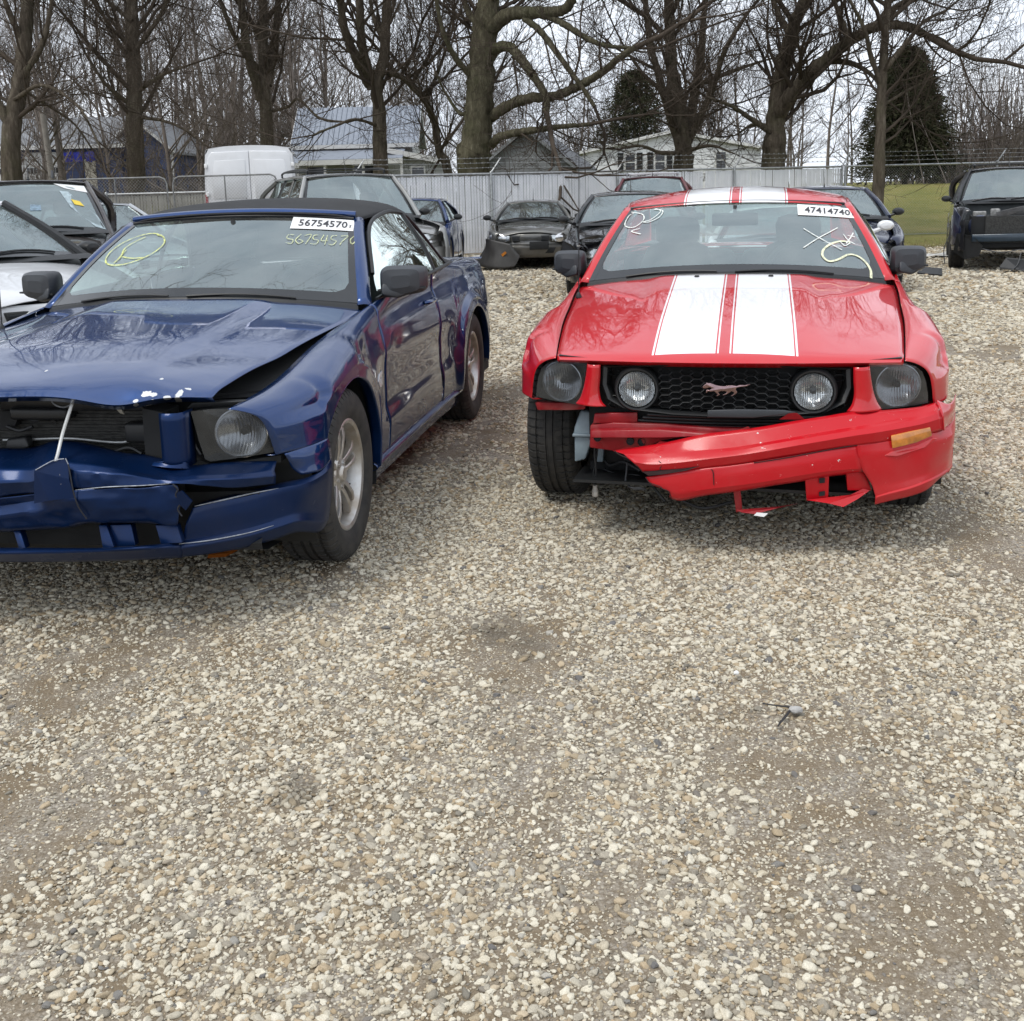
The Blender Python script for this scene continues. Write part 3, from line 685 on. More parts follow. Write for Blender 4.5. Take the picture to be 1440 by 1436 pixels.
    for s in (-1, 1):
        for k in range(3): boxo('tail_lamp', (s*(.47+.1*k)-.042, 4.70, .73), (s*(.47+.1*k)+.042, 4.745, .90), mat('tail_lamp_red', (.25, .01, .01), .2, coat=1.0, var=.2), root, .008)
    # ---- underbody and front structure
    boxo('underbody', (-.58, .45, .20), (.58, 4.55, .27), M_DARK, root)
    boxo('engine_block', (-.35, .75, .28), (.35, 1.35, .74), M_DARK, root, .05)
    boxo('inner_wing', (-.68, .62, .30), (-.62, 1.5, .74), M_DARK, root); boxo('inner_wing', (.62, .62, .30), (.68, 1.5, .74), M_DARK, root)
    tube('axle', [(-.75, 3.64, .33), (.75, 3.64, .33)], .05, M_DARK, root, 10)
    for sx in (1, -1):
        wheel(root, sx*.792, 3.64, sx)
        wheel(root, sx*(.772 if red else .792), .92, sx, steer=(-.03 if red else .02))
    # whip aerial on the wing away from the driver
    ax = -.755; ay = 1.28 if red else 1.22; az = TZ(ay)-.004
    an = tube('aerial', [(ax, ay, az), (ax+.004, ay+.02, az+.40), (ax+.006, ay+.045, az+.80)], [.0032, .0026, .0018], M_BLACKP, root, 6, 10)
    v, f = lathe([(.016, 0), (.016, .008), (.009, .022), (.005, .03)], 12, 'z', (ax, ay, az)); obj('aerial_base', v, f, M_BLACKP, an)

# ---------------------------------------------------------------- headlamps shared by both coupes
HLO = [(.552, .745), (.62, .748), (.69, .744), (.735, .728), (.762, .705), (.779, .665), (.788, .62), (.792, .577), (.70, .570), (.60, .566), (.585, .575), (.570, .64)]
def headlamp(root, sx, lx=.672, lz=.652, broken=False, tr=None):
    tr = tr or (lambda p: p)
    n = len(HLO)
    f3 = [tr((sx*x, fr(x)+.012, z)) for x, z in HLO]; b3 = [tr((sx*(x*.97+.02), fr(x)+.10, z*.96+.025)) for x, z in HLO]
    V = f3+b3; F = [(i, (i+1) % n, n+(i+1) % n, n+i) for i in range(n)]+[tuple(range(n, 2*n))]
    h = obj('headlamp', V, F, mat('lamp_housing', (.009, .010, .011), .4, var=.3), root, smooth=False)
    # lens cover, gently domed
    c = np.mean(np.array(f3), 0)+np.array([0, -.008, 0])
    V = [tuple(c)]+[tuple(c+(np.array(p)-c)*k+np.array([0, -.004*(1-k)*k*3, 0])) for k in (.35, .7, 1.0) for p in f3]
    F = [(0, 1+i, 1+(i+1) % n) for i in range(n)]+[(1+r*n+i, 1+(r+1)*n+i, 1+(r+1)*n+(i+1) % n, 1+r*n+(i+1) % n) for r in range(2) for i in range(n)]
    obj('lens', V, F, M_SMOKE, h)
    # round fluted reflector
    yy = fr(lx)+.040; V = []; rings = [(r, .055*(1-(r/.083)**2)) for r in np.linspace(.001, .082, 22)]+[(.084, -.004), (.088, -.003), (.089, .02)]; q = 120
    for r, d in rings:
        for k in range(q):
            t = 2*math.pi*k/q; x, z = r*math.cos(t), r*math.sin(t)
            fl = .0010*math.cos(x*2*math.pi/.0105)*(1 if .016 < r < .081 else 0)
            V.append(tr((sx*(lx+x), yy+d+fl+(abs(x+lx)-lx)*.25, lz+z)))
    obj('reflector', V, grid_faces(len(rings), q, True), M_REFL, h, angle=60)
    v, f = lathe([(.001, -.0), (.012, .002), (.014, .03)], 12, 'y', (0, 0, 0)); v = [tr((sx*lx+p[0], yy+.018+p[1], lz+p[2])) for p in v]; obj('bulb', v, f, M_GREYP, h)
    return h
def round_lamp(root, cx, cz, R=.074):
    """driving lamp set in the grille"""
    y0 = fr(cx)+.018
    v, f = lathe([(R+.020, .05), (R+.017, .010), (R+.010, -.004), (R+.004, -.003), (R, .012), (R, .04)], 40, 'y', (cx, y0, cz)); h = obj('driving_lamp', v, f, M_BLACKP, root, angle=50)
    V = []; q = 110; rings = [(r, .05*(1-(r/R)**2)+.004) for r in np.linspace(.001, R-.002, 20)]
    for r, d in rings:
        for k in range(q):
            t = 2*math.pi*k/q; x, z = r*math.cos(t), r*math.sin(t)
            V.append((cx+x, y0+d+.0018*math.cos(x*2*math.pi/.0085+z*14)*(.012 < r), cz+z))
    obj('reflector', V, grid_faces(len(rings), q, True), M_REFL, h, angle=60)
    v, f = lathe([(R, .008), (R*.75, -.004), (R*.4, -.009), (.001, -.011)], 32, 'y', (cx, y0, cz)); obj('lens', v, f, M_LENS, h)
    v, f = lathe([(.001, .0), (.013, .002), (.015, .03)], 12, 'y', (cx, y0+.02, cz)); obj('bulb', v, f, M_GREYP, h)
def honeycomb(x0, x1, z0, z1, cw, ch, bar, depth, holes):
    """grid of stretched hexagon cells, each cell a recessed ring of faces"""
    parts = []; row = 0; z = z0
    while z < z1+ch:
        x = x0+(cw*.75 if row % 2 else 0)
        while x < x1+cw:
            if x0-.01 < x < x1+.01 and z0-.005 < z < z1+.005 and all((x-a)**2+(z-b)**2 > r*r for a, b, r in holes):
                o_, i_, d_ = [], [], []
                for dx, dz in ((-.5, 0), (-.25, .5), (.25, .5), (.5, 0), (.25, -.5), (-.25, -.5)):
                    o_.append((x+dx*cw, fr(x)+.045, z+dz*ch)); i_.append((x+dx*(cw-bar*1.6), fr(x)+.043, z+dz*(ch-bar)))
                    d_.append((x+dx*(cw-bar*2.4), fr(x)+.045+depth, z+dz*(ch-bar*1.8)))
                V = o_+i_+d_; F = [(k, (k+1) % 6, 6+(k+1) % 6, 6+k) for k in range(6)]+[(6+k, 6+(k+1) % 6, 12+(k+1) % 6, 12+k) for k in range(6)]
                parts.append((V, F))
            x += cw*1.5
        z += ch/2; row += 1
    return join(parts)
HORSE = [(-0.098, 0.008), (-0.094, 0.014), (-0.088, 0.02), (-0.082, 0.023), (-0.08, 0.029), (-0.076, 0.025), (-0.066, 0.026), (-0.054, 0.022), (-0.042, 0.019), (-0.025, 0.015), (-0.008, 0.014), (0.008, 0.016), (0.022, 0.019), (0.034, 0.017), (0.044, 0.016), (0.056, 0.02), (0.076, 0.019), (0.1, 0.024), (0.086, 0.015), (0.07, 0.012), (0.054, 0.011), (0.043, 0.009), (0.039, 0), (0.046, -0.011), (0.039, -0.023), (0.025, -0.033), (0.019, -0.032), (0.031, -0.022), (0.033, -0.013), (0.022, -0.006), (0.014, -0.014), (0.002, -0.024), (-0.012, -0.03), (-0.014, -0.027), (-0.001, -0.019), (0.005, -0.01), (-0.004, -0.006), (-0.024, -0.007), (-0.033, -0.014), (-0.025, -0.026), (-0.036, -0.035), (-0.04, -0.032), (-0.033, -0.026), (-0.042, -0.015), (-0.05, -0.008), (-0.062, -0.012), (-0.075, -0.009), (-0.08, -0.019), (-0.084, -0.017), (-0.081, -0.004), (-0.066, -0.003), (-0.058, 0.004), (-0.067, 0.009), (-0.078, 0.005), (-0.09, 0.003)]

# ================================================================ red coupe
red_car = empty('coupe', (0.80290, 4.07993, 0), -0.22306, 'red coupe with two white racing stripes and a torn front bumper', 'car')
coupe('red', red_car)
R0 = red_car
# roof with stripes
net = []
for y, zc, hwx, dz in ((2.10, 1.352, .585, .03), (2.16, 1.377, .60, .042), (2.3, 1.412, .612, .060), (2.55, 1.436, .62, .070), (2.85, 1.434, .615, .070), (3.1, 1.408, .60, .068), (3.28, 1.365, .59, .06)):
    net.append([(hwx*u, y+.055*u*u*(1 if y < 2.2 else .6), zc-dz*abs(u)**2.2-.012*(abs(u) > .99)) for u in (-1, -.97, -.85, -.6, -.3, 0, .3, .6, .85, .97, 1)])
patch('roof', net, 40, 44, M_REDS, R0, thick=.004)
for sx in (1, -1):
    # roof rail, rear pillar and side glass
    net = [[(.60, 2.17, 1.325), (.617, 2.19, 1.318), (.625, 2.20, 1.30)], [(.622, 2.55, 1.362), (.640, 2.55, 1.352), (.652, 2.55, 1.33)], [(.615, 2.95, 1.352), (.640, 2.95, 1.342), (.655, 2.95, 1.32)], [(.59, 3.28, 1.30), (.635, 3.28, 1.29), (.66, 3.28, 1.265)]]
    patch('roof_rail', net, 24, 8, M_RED, R0, sx, .003)
    net = [[(.585, 3.28, 1.30), (.64, 3.25, 1.28), (.665, 3.05, 1.26), (.70, 2.95, 1.2)], [(.60, 3.55, 1.19), (.68, 3.50, 1.17), (.71, 3.3, 1.16), (.74, 3.15, 1.1)], [(.63, 3.85, 1.07), (.74, 3.8, 1.04), (.80, 3.55, 1.03), (.815, 3.35, 1.03)]]
    patch('rear_pillar', net, 20, 20, M_RED, R0, sx, .003)
    net = [[(.80, 1.80, 1.0), (.79, 1.83, 1.03), (.77, 1.87, 1.06)], [(.828, 2.1, .998), (.76, 2.1, 1.13), (.665, 2.16, 1.27)], [(.835, 2.5, 1.005), (.765, 2.5, 1.18), (.652, 2.5, 1.335)], [(.835, 2.86, 1.012), (.765, 2.84, 1.17), (.655, 2.83, 1.325)]]
    patch('door_glass', net, 20, 16, M_SGLASS, R0, sx)
    patch('quarter_glass', [[(.833, 2.90, 1.014), (.77, 2.88, 1.17), (.657, 2.87, 1.315)], [(.822, 3.2, 1.022), (.765, 3.12, 1.12), (.668, 3.05, 1.265)]], 8, 10, M_SGLASS, R0, sx)
net = [[(.58*u, 3.28+.02*u*u, 1.345-.05*u*u), (.60*u, 3.52, 1.235-.04*u*u), (.62*u, 3.78, 1.10-.03*u*u)] for u in np.linspace(-1, 1, 9)]
patch('rear_window', net, 20, 12, M_SGLASS, R0)
# lamps and grille
for sx in (1, -1): headlamp(R0, sx)
for cx in (-.343, .343): round_lamp(R0, cx, .647)
gv, gf = honeycomb(-.44, .44, .572, .722, .056, .027, .0042, .018, [(-.343, .647, .105), (.343, .647, .105), (0.01, .655, .02)])
obj('grille_mesh', gv, gf, M_BLACKP, R0, smooth=False)['kind'] = 'stuff'
# grille surround: a deep rounded ring, and the dark shroud behind
ring = []
ox = [(-.487, .735), (-.25, .752), (0, .756), (.25, .752), (.487, .735), (.492, .66), (.470, .60), (.40, .566), (.2, .552), (0, .548), (-.2, .552), (-.40, .566), (-.470, .60), (-.492, .66)]
V, n = [], len(ox)
for s, d in ((1.0, .012), (.985, .0), (.955, .008), (.935, .05), (.93, .075)):
    for x, z in ox: V.append((x*s, fr(x*s)+.012+d, .655+(z-.655)*(s if s > .97 else s-.03)))
obj('grille_surround', V, grid_faces(5, n, True), M_BLACKP, R0, angle=50)
net = [[(x, fr(x)+.10, .745), (x, fr(x)+.11, .65), (x, fr(x)+.10, .50), (x, fr(x)+.10, .40)] for x in np.linspace(-.56, .56, 13)]
patch('radiator_shroud', net, 20, 10, M_DARK, R0)
patch('upper_shroud', [[(x, fr(x)+.03, .757), (x, fr(x)+.04, .768), (x, fr(x)+.35, .78)] for x in np.linspace(-.68, .68, 13)], 20, 6, M_BLACKP, R0)
for k, z in enumerate((.543, .528, .513, .498)):
    tube('grille_bar', [(x, fr(x)+.035+.01*k, z) for x in np.linspace(-.30-.02*k, .42, 14)], .005, M_BLACKP, R0, 6)
slab('plate_bracket', [(-0.059, 0.085, 0.58), (0.064, 0.085, 0.586), (0.231, 0.09, 0.585), (0.279, 0.09, 0.577), (0.212, 0.088, 0.565), (0.118, 0.085, 0.553), (-0.061, 0.085, 0.552)], (0, .012, 0), M_GREYP, R0, .003)
hv = [(.0105+x*.94, fr(.01)+.030-(0.004 if -.05 < x < .05 else 0), .656+(z if z > -.006 else -.006+(z+.006)*.78)*.95) for x, z in HORSE]
slab('horse_emblem', hv, (0, .010, 0), mat('red_reflecting_chrome', (.42, .28, .28), .12, metal=1.0, var=.3, vscale=40), R0, .0008)['label'] = 'chrome running horse emblem'  # reflection of the red bodywork is put into the chrome colour
# red uprights between headlamps and grille
for sx in (1, -1):
    net = [[(sx*x0, fr(x0)+.004, z), (sx*(x0*.55+x1*.45), fr(x0)-.006, z), (sx*x1, fr(x1)-.004, z), (sx*(x1+.004), fr(x1)+.05, z)] for x0, x1, z in ((.492, .548, .742), (.494, .556, .69), (.498, .566, .64), (.490, .582, .595), (.470, .600, .566 if sx > 0 else .572))]
    patch('grille_upright', [[(p[0], p[1], p[2]) for p in r] for r in net], 16, 10, M_RED, R0, 1, .003)
# ---- bumper cover: whole on one side, torn loose and hanging on the other
def hat(k, n):
    M = np.zeros((n, k))
    for i, t in enumerate(np.linspace(0, k-1, n)):
        j = min(int(t), k-2); M[i, j] = 1-(t-j); M[i, j+1] = t-j
    return M
def prow(pts, n, k=None):
    return crm(len(pts), n) @ np.array(pts, float)
def prow_straight(pts, n, k=None):
    P = np.array(pts, float); s = np.concatenate([[0], np.cumsum(np.hypot(np.diff(P[:, 0]), np.diff(P[:, 2])))]); t = np.linspace(0, s[-1], n)
    return np.stack([np.interp(t, s, P[:, c]) for c in range(3)], 1)
rows = [
 [(-0.434, 0.14, 0.394), (-0.327, 0.117, 0.417), (-0.212, 0.102, 0.444), (-0.086, 0.091, 0.479), (0.037, 0.09, 0.499), (0.159, 0.093, 0.518), (0.28, 0.104, 0.541), (0.387, 0.128, 0.555), (0.484, 0.16, 0.567), (0.594, 0.207, 0.565), (0.745, 0.279, 0.567), (0.826, 0.33, 0.579)],
 [(-0.398, 0.086, 0.393), (-0.308, 0.068, 0.4), (-0.195, 0.056, 0.412), (-0.084, 0.051, 0.425), (0.039, 0.05, 0.44), (0.16, 0.053, 0.462), (0.28, 0.064, 0.485), (0.386, 0.083, 0.503), (0.482, 0.109, 0.516), (0.59, 0.15, 0.526), (0.74, 0.23, 0.54), (0.826, 0.29, 0.561)],
 [(-0.367, 0.061, 0.386), (-0.286, 0.047, 0.385), (-0.185, 0.037, 0.397), (-0.075, 0.032, 0.412), (0.045, 0.032, 0.43), (0.165, 0.036, 0.455), (0.285, 0.047, 0.478), (0.39, 0.066, 0.495), (0.486, 0.092, 0.508), (0.593, 0.134, 0.519), (0.743, 0.214, 0.532), (0.831, 0.284, 0.548)],
 [(-0.348, 0.041, 0.374), (-0.276, 0.03, 0.37), (-0.178, 0.02, 0.381), (-0.068, 0.016, 0.399), (0.051, 0.016, 0.417), (0.171, 0.02, 0.439), (0.29, 0.032, 0.462), (0.395, 0.051, 0.479), (0.49, 0.078, 0.492), (0.598, 0.119, 0.502), (0.747, 0.201, 0.516), (0.836, 0.278, 0.527)],
 [(-0.312, 0.051, 0.334), (-0.249, 0.041, 0.336), (-0.165, 0.034, 0.346), (-0.055, 0.03, 0.365), (0.056, 0.03, 0.382), (0.177, 0.034, 0.405), (0.296, 0.047, 0.425), (0.402, 0.067, 0.442), (0.498, 0.092, 0.453), (0.606, 0.133, 0.46), (0.751, 0.213, 0.471), (0.845, 0.289, 0.479)]]
NC = 60
G = np.array([prow(r, NC) for r in rows])
j_ = np.random.default_rng(3)
for k in range(len(rows)): G[k, 0, 0] += j_.uniform(-.006, .012); G[k, 0, 2] += j_.uniform(-.004, .004)
gobj('front_bumper', np.einsum('uk,knc->unc', hat(5, 17), G), M_REDB, R0, 1, .003, angle=14)
# lower face
low = [[(-0.298, 0.051, 0.311), (-0.193, 0.035, 0.336), (-0.082, 0.031, 0.358), (0.056, 0.032, 0.379), (0.177, 0.036, 0.401), (0.296, 0.049, 0.422), (0.402, 0.069, 0.439), (0.509, 0.098, 0.449)],
       [(-0.278, 0.044, 0.285), (-0.193, 0.031, 0.294), (-0.082, 0.027, 0.316), (0.057, 0.026, 0.338), (0.178, 0.03, 0.361), (0.297, 0.043, 0.381), (0.403, 0.063, 0.398), (0.515, 0.096, 0.405)],
       [(-0.207, 0.037, 0.263), (-0.165, 0.032, 0.254), (-0.068, 0.028, 0.276), (0.063, 0.028, 0.298), (0.178, 0.032, 0.318), (0.298, 0.045, 0.341), (0.404, 0.065, 0.356), (0.528, 0.105, 0.361)],
       [(-0.2, 0.046, 0.237), (-0.157, 0.043, 0.231), (-0.063, 0.04, 0.255), (0.065, 0.04, 0.277), (0.184, 0.045, 0.3), (0.304, 0.058, 0.321), (0.411, 0.079, 0.338), (0.535, 0.122, 0.345)],
       [(-0.2, 0.086, 0.22), (-0.16, 0.083, 0.213), (-0.065, 0.08, 0.238), (0.065, 0.08, 0.26), (0.185, 0.085, 0.284), (0.306, 0.098, 0.304), (0.414, 0.12, 0.322), (0.539, 0.159, 0.33)]]
G = np.array([prow(r, 40) for r in low])
for k in range(5): G[k, 0, 0] += j_.uniform(-.008, .008); G[k, 1, 2] += j_.uniform(-.004, .004)
gobj('bumper_lower_face', np.einsum('uk,knc->unc', hat(5, 15), G), M_REDB, R0, 1, .003, angle=25)
# whole corner, wraps round to the wheel arch
cor = [[(0.503, 0.096, 0.458), (0.6, 0.132, 0.463), (0.697, 0.181, 0.471), (0.783, 0.237, 0.475), (.865, .36, .470), (.905, .45, .480), (.927, .535, .49), (.934, .578, .5)],
       [(0.51, 0.094, 0.413), (0.601, 0.125, 0.417), (0.697, 0.171, 0.425), (0.792, 0.235, 0.433), (.885, .36, .432), (.915, .45, .44), (.930, .535, .45), (.934, .575, .455)],
       [(0.528, 0.105, 0.355), (0.609, 0.129, 0.36), (0.706, 0.177, 0.37), (0.795, 0.237, 0.378), (.880, .36, .385), (.912, .45, .39), (.928, .535, .395), (.932, .56, .398)],
       [(0.569, 0.125, 0.289), (0.623, 0.139, 0.292), (0.714, 0.184, 0.303), (0.792, 0.239, 0.317), (.870, .36, .335), (.903, .45, .335), (.922, .535, .335), (.928, .55, .335)],
       [(0.584, 0.129, 0.242), (0.635, 0.141, 0.258), (0.718, 0.18, 0.273), (0.792, 0.233, 0.29), (.872, .36, .296), (.902, .45, .290), (.92, .52, .285), (.926, .54, .28)],
       [(0.583, 0.123, 0.238), (0.634, 0.133, 0.252), (0.717, 0.172, 0.266), (0.791, 0.225, 0.283), (.876, .36, .288), (.905, .45, .282), (.92, .51, .277), (.926, .53, .272)],
       [(0.583, 0.137, 0.208), (0.637, 0.154, 0.22), (0.721, 0.199, 0.23), (0.788, 0.244, 0.246), (.85, .36, .262), (.885, .45, .255), (.90, .51, .25), (.91, .52, .245)]]
G = np.array([prow(r, 40) for r in cor])
gobj('bumper_corner', np.einsum('uk,knc->unc', hat(7, 28), G), M_REDB, R0, 1, .003, angle=14)
net = [[(0.82, 0.325, 0.588), (.872, .37, .565), (.908, .46, .567), (.932, .565, .572)], [(0.831, 0.286, 0.553), (.882, .37, .535), (.914, .46, .54), (.933, .57, .545)], [(0.84, 0.28, 0.52), (.876, .37, .505), (.911, .46, .51), (.932, .573, .515)], [(0.848, 0.289, 0.473), (.868, .36, .474), (.906, .45, .482), (.934, .578, .496)]]
patch('bumper_side', net, 16, 16, M_RED, R0, 1, .003)
# indicator set in a pocket
sg = slab('indicator', [(0.633, 0.13, 0.484), (0.707, 0.168, 0.494), (0.788, 0.224, 0.5), (0.797, 0.227, 0.466), (0.737, 0.182, 0.449), (0.687, 0.152, 0.441), (0.64, 0.13, 0.434)], (0, .02, 0), M_AMBER, R0, .003)
slab('indicator_ledge', [(0.609, 0.123, 0.406), (0.639, 0.135, 0.421), (0.738, 0.189, 0.436), (0.801, 0.234, 0.456), (0.821, 0.258, 0.448), (0.767, 0.204, 0.422), (0.66, 0.138, 0.401)], (0, .02, 0), M_RED, R0, .003)
# remains of the lower inlet
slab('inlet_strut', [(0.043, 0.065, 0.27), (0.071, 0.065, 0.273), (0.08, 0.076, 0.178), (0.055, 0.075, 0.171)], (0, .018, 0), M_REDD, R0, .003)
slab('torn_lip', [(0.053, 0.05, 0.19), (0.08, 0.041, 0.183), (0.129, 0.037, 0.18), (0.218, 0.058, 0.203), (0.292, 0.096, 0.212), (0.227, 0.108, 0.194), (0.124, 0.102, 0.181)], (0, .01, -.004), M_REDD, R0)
slab('torn_lip', [(0.124, 0.034, 0.175), (0.162, 0.035, 0.17), (0.178, 0.038, 0.184), (0.135, 0.036, 0.186)], (0, .004, 0), M_WHITE, R0)
slab('inlet_box', [(0.316, 0.08, 0.315), (0.407, 0.098, 0.33), (0.407, 0.108, 0.236), (0.324, 0.091, 0.229)], (0, .10, .01), M_REDB, R0, .003)
slab('inlet_box', [(0.472, 0.126, 0.331), (0.537, 0.138, 0.341), (0.572, 0.153, 0.258), (0.48, 0.134, 0.26)], (0, .08, .01), M_REDB, R0, .003)
for q in ((1156, 676), (1157, 697)): pass
slab('bracket_clip', [(0.369, 0.084, 0.319), (0.391, 0.088, 0.321), (0.391, 0.088, 0.301), (0.37, 0.084, 0.299)], (0, .004, 0), M_DARK, R0)
slab('bracket_clip', [(0.371, 0.092, 0.262), (0.393, 0.097, 0.265), (0.393, 0.097, 0.247), (0.371, 0.092, 0.245)], (0, .004, 0), M_DARK, R0)
slab('torn_lip', [(0.32, 0.07, 0.235), (0.406, 0.078, 0.222), (0.462, 0.083, 0.208), (0.517, 0.111, 0.234), (0.563, 0.139, 0.262), (0.539, 0.139, 0.269), (0.491, 0.132, 0.244), (0.394, 0.115, 0.231)], (0, .012, -.004), M_REDB, R0)
# exposed crash structure on the torn side
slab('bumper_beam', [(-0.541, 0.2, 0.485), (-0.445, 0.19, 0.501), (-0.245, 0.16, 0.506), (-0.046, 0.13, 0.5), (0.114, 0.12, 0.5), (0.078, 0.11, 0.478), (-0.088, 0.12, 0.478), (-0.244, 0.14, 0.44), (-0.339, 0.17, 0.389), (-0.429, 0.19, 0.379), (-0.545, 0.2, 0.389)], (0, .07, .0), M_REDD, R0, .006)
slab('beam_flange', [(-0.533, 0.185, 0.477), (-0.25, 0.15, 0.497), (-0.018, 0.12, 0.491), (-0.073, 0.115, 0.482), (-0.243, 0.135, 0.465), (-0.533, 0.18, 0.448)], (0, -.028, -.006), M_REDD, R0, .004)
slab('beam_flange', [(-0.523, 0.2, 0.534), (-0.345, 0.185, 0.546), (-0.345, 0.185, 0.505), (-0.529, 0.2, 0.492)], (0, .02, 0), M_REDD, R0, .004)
for q in ((-0.506, 0.16, 0.441), (-0.371, 0.15, 0.432), (-0.325, 0.15, 0.43)):
    v, f = lathe([(.001, .006), (.013, .006), (.016, .0), (.016, .02)], 14, 'y', q); obj('bolt_hole', v, f, M_DARK, R0)
# torn edges, tabs and cracks of the cover
for q in ([(0.215, 0.095, 0.547), (0.247, 0.09, 0.571), (0.263, 0.092, 0.579), (0.284, 0.095, 0.571), (0.312, 0.107, 0.546)], [(0.065, 0.088, 0.505), (0.097, 0.085, 0.518), (0.108, 0.085, 0.51), (0.135, 0.09, 0.512)], [(-0.269, 0.105, 0.43), (-0.246, 0.1, 0.446), (-0.223, 0.098, 0.445), (-0.201, 0.098, 0.445)], [(-0.421, 0.134, 0.399), (-0.374, 0.12, 0.415), (-0.339, 0.116, 0.414)]):
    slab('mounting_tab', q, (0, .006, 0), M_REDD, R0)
M_TEAR = mat('raw_torn_plastic', (.035, .012, .012), .8, var=.4, vscale=80)
slab('tear_edge', [(-0.308, 0.037, 0.335), (-0.234, 0.028, 0.348), (-0.151, 0.022, 0.358), (-0.085, 0.02, 0.37), (-0.14, 0.021, 0.35), (-0.22, 0.027, 0.332), (-0.285, 0.034, 0.322)], (0, .02, 0), M_TEAR, R0)
tube('seam', [(-0.041, 0.022, 0.359), (-0.033, 0.021, 0.348), (-0.03, 0.022, 0.296)], .0018, M_TEAR, R0, 5, 8)
tube('seam', [(0.121, 0.028, 0.388), (0.254, 0.037, 0.412), (0.439, 0.072, 0.445), (0.508, 0.094, 0.453)], .0022, M_TEAR, R0, 5, 12)
tube('seam', [(-0.245, 0.027, 0.386), (-0.231, 0.025, 0.372), (-0.24, 0.029, 0.354), (-0.232, 0.033, 0.342)], .0016, M_TEAR, R0, 5, 10)
tube('torn_rim', [(-0.433, 0.137, 0.395), (-0.404, 0.087, 0.39), (-0.361, 0.058, 0.381), (-0.339, 0.04, 0.368), (-0.309, 0.049, 0.332)], .0022, M_TEAR, R0, 5, 18)
tube('torn_rim', [(-0.298, 0.047, 0.312), (-0.281, 0.042, 0.291), (-0.241, 0.036, 0.279), (-0.229, 0.035, 0.269), (-0.207, 0.033, 0.261), (-0.197, 0.046, 0.232)], .0022, M_TEAR, R0, 5, 18)
# crushed foam, ducts and hoses behind the hanging cover
slab('foam_absorber', [(-0.336, 0.2, 0.4), (-0.02, 0.17, 0.451), (0.201, 0.16, 0.481), (0.202, 0.16, 0.418), (-0.047, 0.17, 0.35), (-0.322, 0.2, 0.319)], (0, .07, 0), mat('grey_foam', (.045, .045, .046), .95, var=.5, vscale=30, bmp=.6, bscale=60), R0, .01)
boxo('condenser', (-.42, .34, .30), (.42, .40, .55), M_RADIATOR, R0)
slab('undertray', [(-.62, .22, .235), (.55, .18, .225), (.60, .50, .215), (-.62, .55, .215)], (0, 0, .012), M_BLACKP, R0)
for q in ([(-0.523, 0.4, 0.31), (-0.481, 0.36, 0.274), (-0.422, 0.33, 0.299), (-0.347, 0.3, 0.271)], [(-0.514, 0.42, 0.242), (-0.447, 0.38, 0.229), (-0.336, 0.34, 0.23), (-0.243, 0.3, 0.142)], [(-0.163, 0.22, 0.168), (-0.075, 0.2, 0.147), (0.038, 0.22, 0.172)]): tube('loose_hose', q, .007, M_BLACKP, R0, 7, 18)
slab('frame_horn', [(-0.537, 0.42, 0.431), (-0.42, 0.42, 0.434), (-0.408, 0.42, 0.277), (-0.539, 0.42, 0.266)], (0, .5, 0), mat('dusty_black_steel', (.03, .029, .028), .7, var=.5, vscale=12), R0, .006)
slab('lamp_bracket', [(-0.805, 0.36, 0.545), (-0.564, 0.24, 0.57), (-0.57, 0.24, 0.543), (-0.641, 0.27, 0.532), (-0.794, 0.36, 0.511)], (0, .05, 0), M_REDD, R0, .004)
slab('washer_bottle', [(-0.601, 0.32, 0.52), (-0.522, 0.32, 0.515), (-0.539, 0.31, 0.462), (-0.532, 0.3, 0.421), (-0.63, 0.3, 0.418), (-0.625, 0.31, 0.453)], (0, .09, .0), M_GREYB, R0, .008)
slab('washer_bottle', [(-0.625, 0.305, 0.411), (-0.551, 0.305, 0.413), (-0.555, 0.305, 0.388), (-0.581, 0.31, 0.312), (-0.628, 0.315, 0.297)], (0, .08, .0), M_GREYB, R0, .006)
boxo('bottle_rim', ((-0.632, 0.295, 0.42)[0], .292, (-0.632, 0.295, 0.413)[2]), ((-0.544, 0.295, 0.422)[0], .39, (-0.544, 0.295, 0.425)[2]), M_GREYB, R0, .003)
slab('washer_bottle', [(-0.539, 0.36, 0.357), (-0.508, 0.36, 0.352), (-0.512, 0.36, 0.289), (-0.539, 0.36, 0.288)], (0, .06, .0), M_GREYB, R0, .004)
wl = tube('wiring', [(-0.534, 0.29, 0.398), (-0.537, 0.285, 0.338), (-0.531, 0.28, 0.262), (-0.541, 0.28, 0.221)], .004, M_BLACKP, R0, 6, 14)
tube('wiring', [(-0.522, 0.29, 0.392), (-0.529, 0.29, 0.321), (-0.544, 0.285, 0.251), (-0.538, 0.28, 0.202)], .003, M_BLACKP, R0, 6, 14)
v, f = lathe([(.011, 0), (.013, .004), (.013, .03), (.010, .034), (.010, .05)], 12, 'z', (-0.536, 0.28, 0.158)); obj('connector', v, f, mat('dirty_white_plastic', (.5, .47, .42), .6, var=.4, vscale=40), R0)
tube('brake_hose', [(-0.395, 0.25, 0.317), (-0.397, 0.24, 0.279), (-0.399, 0.23, 0.239), (-0.374, 0.22, 0.218), (-0.338, 0.21, 0.219), (-0.314, 0.21, 0.217)], [.004]*4+[.007, .004], M_GREYP, R0, 8, 20)
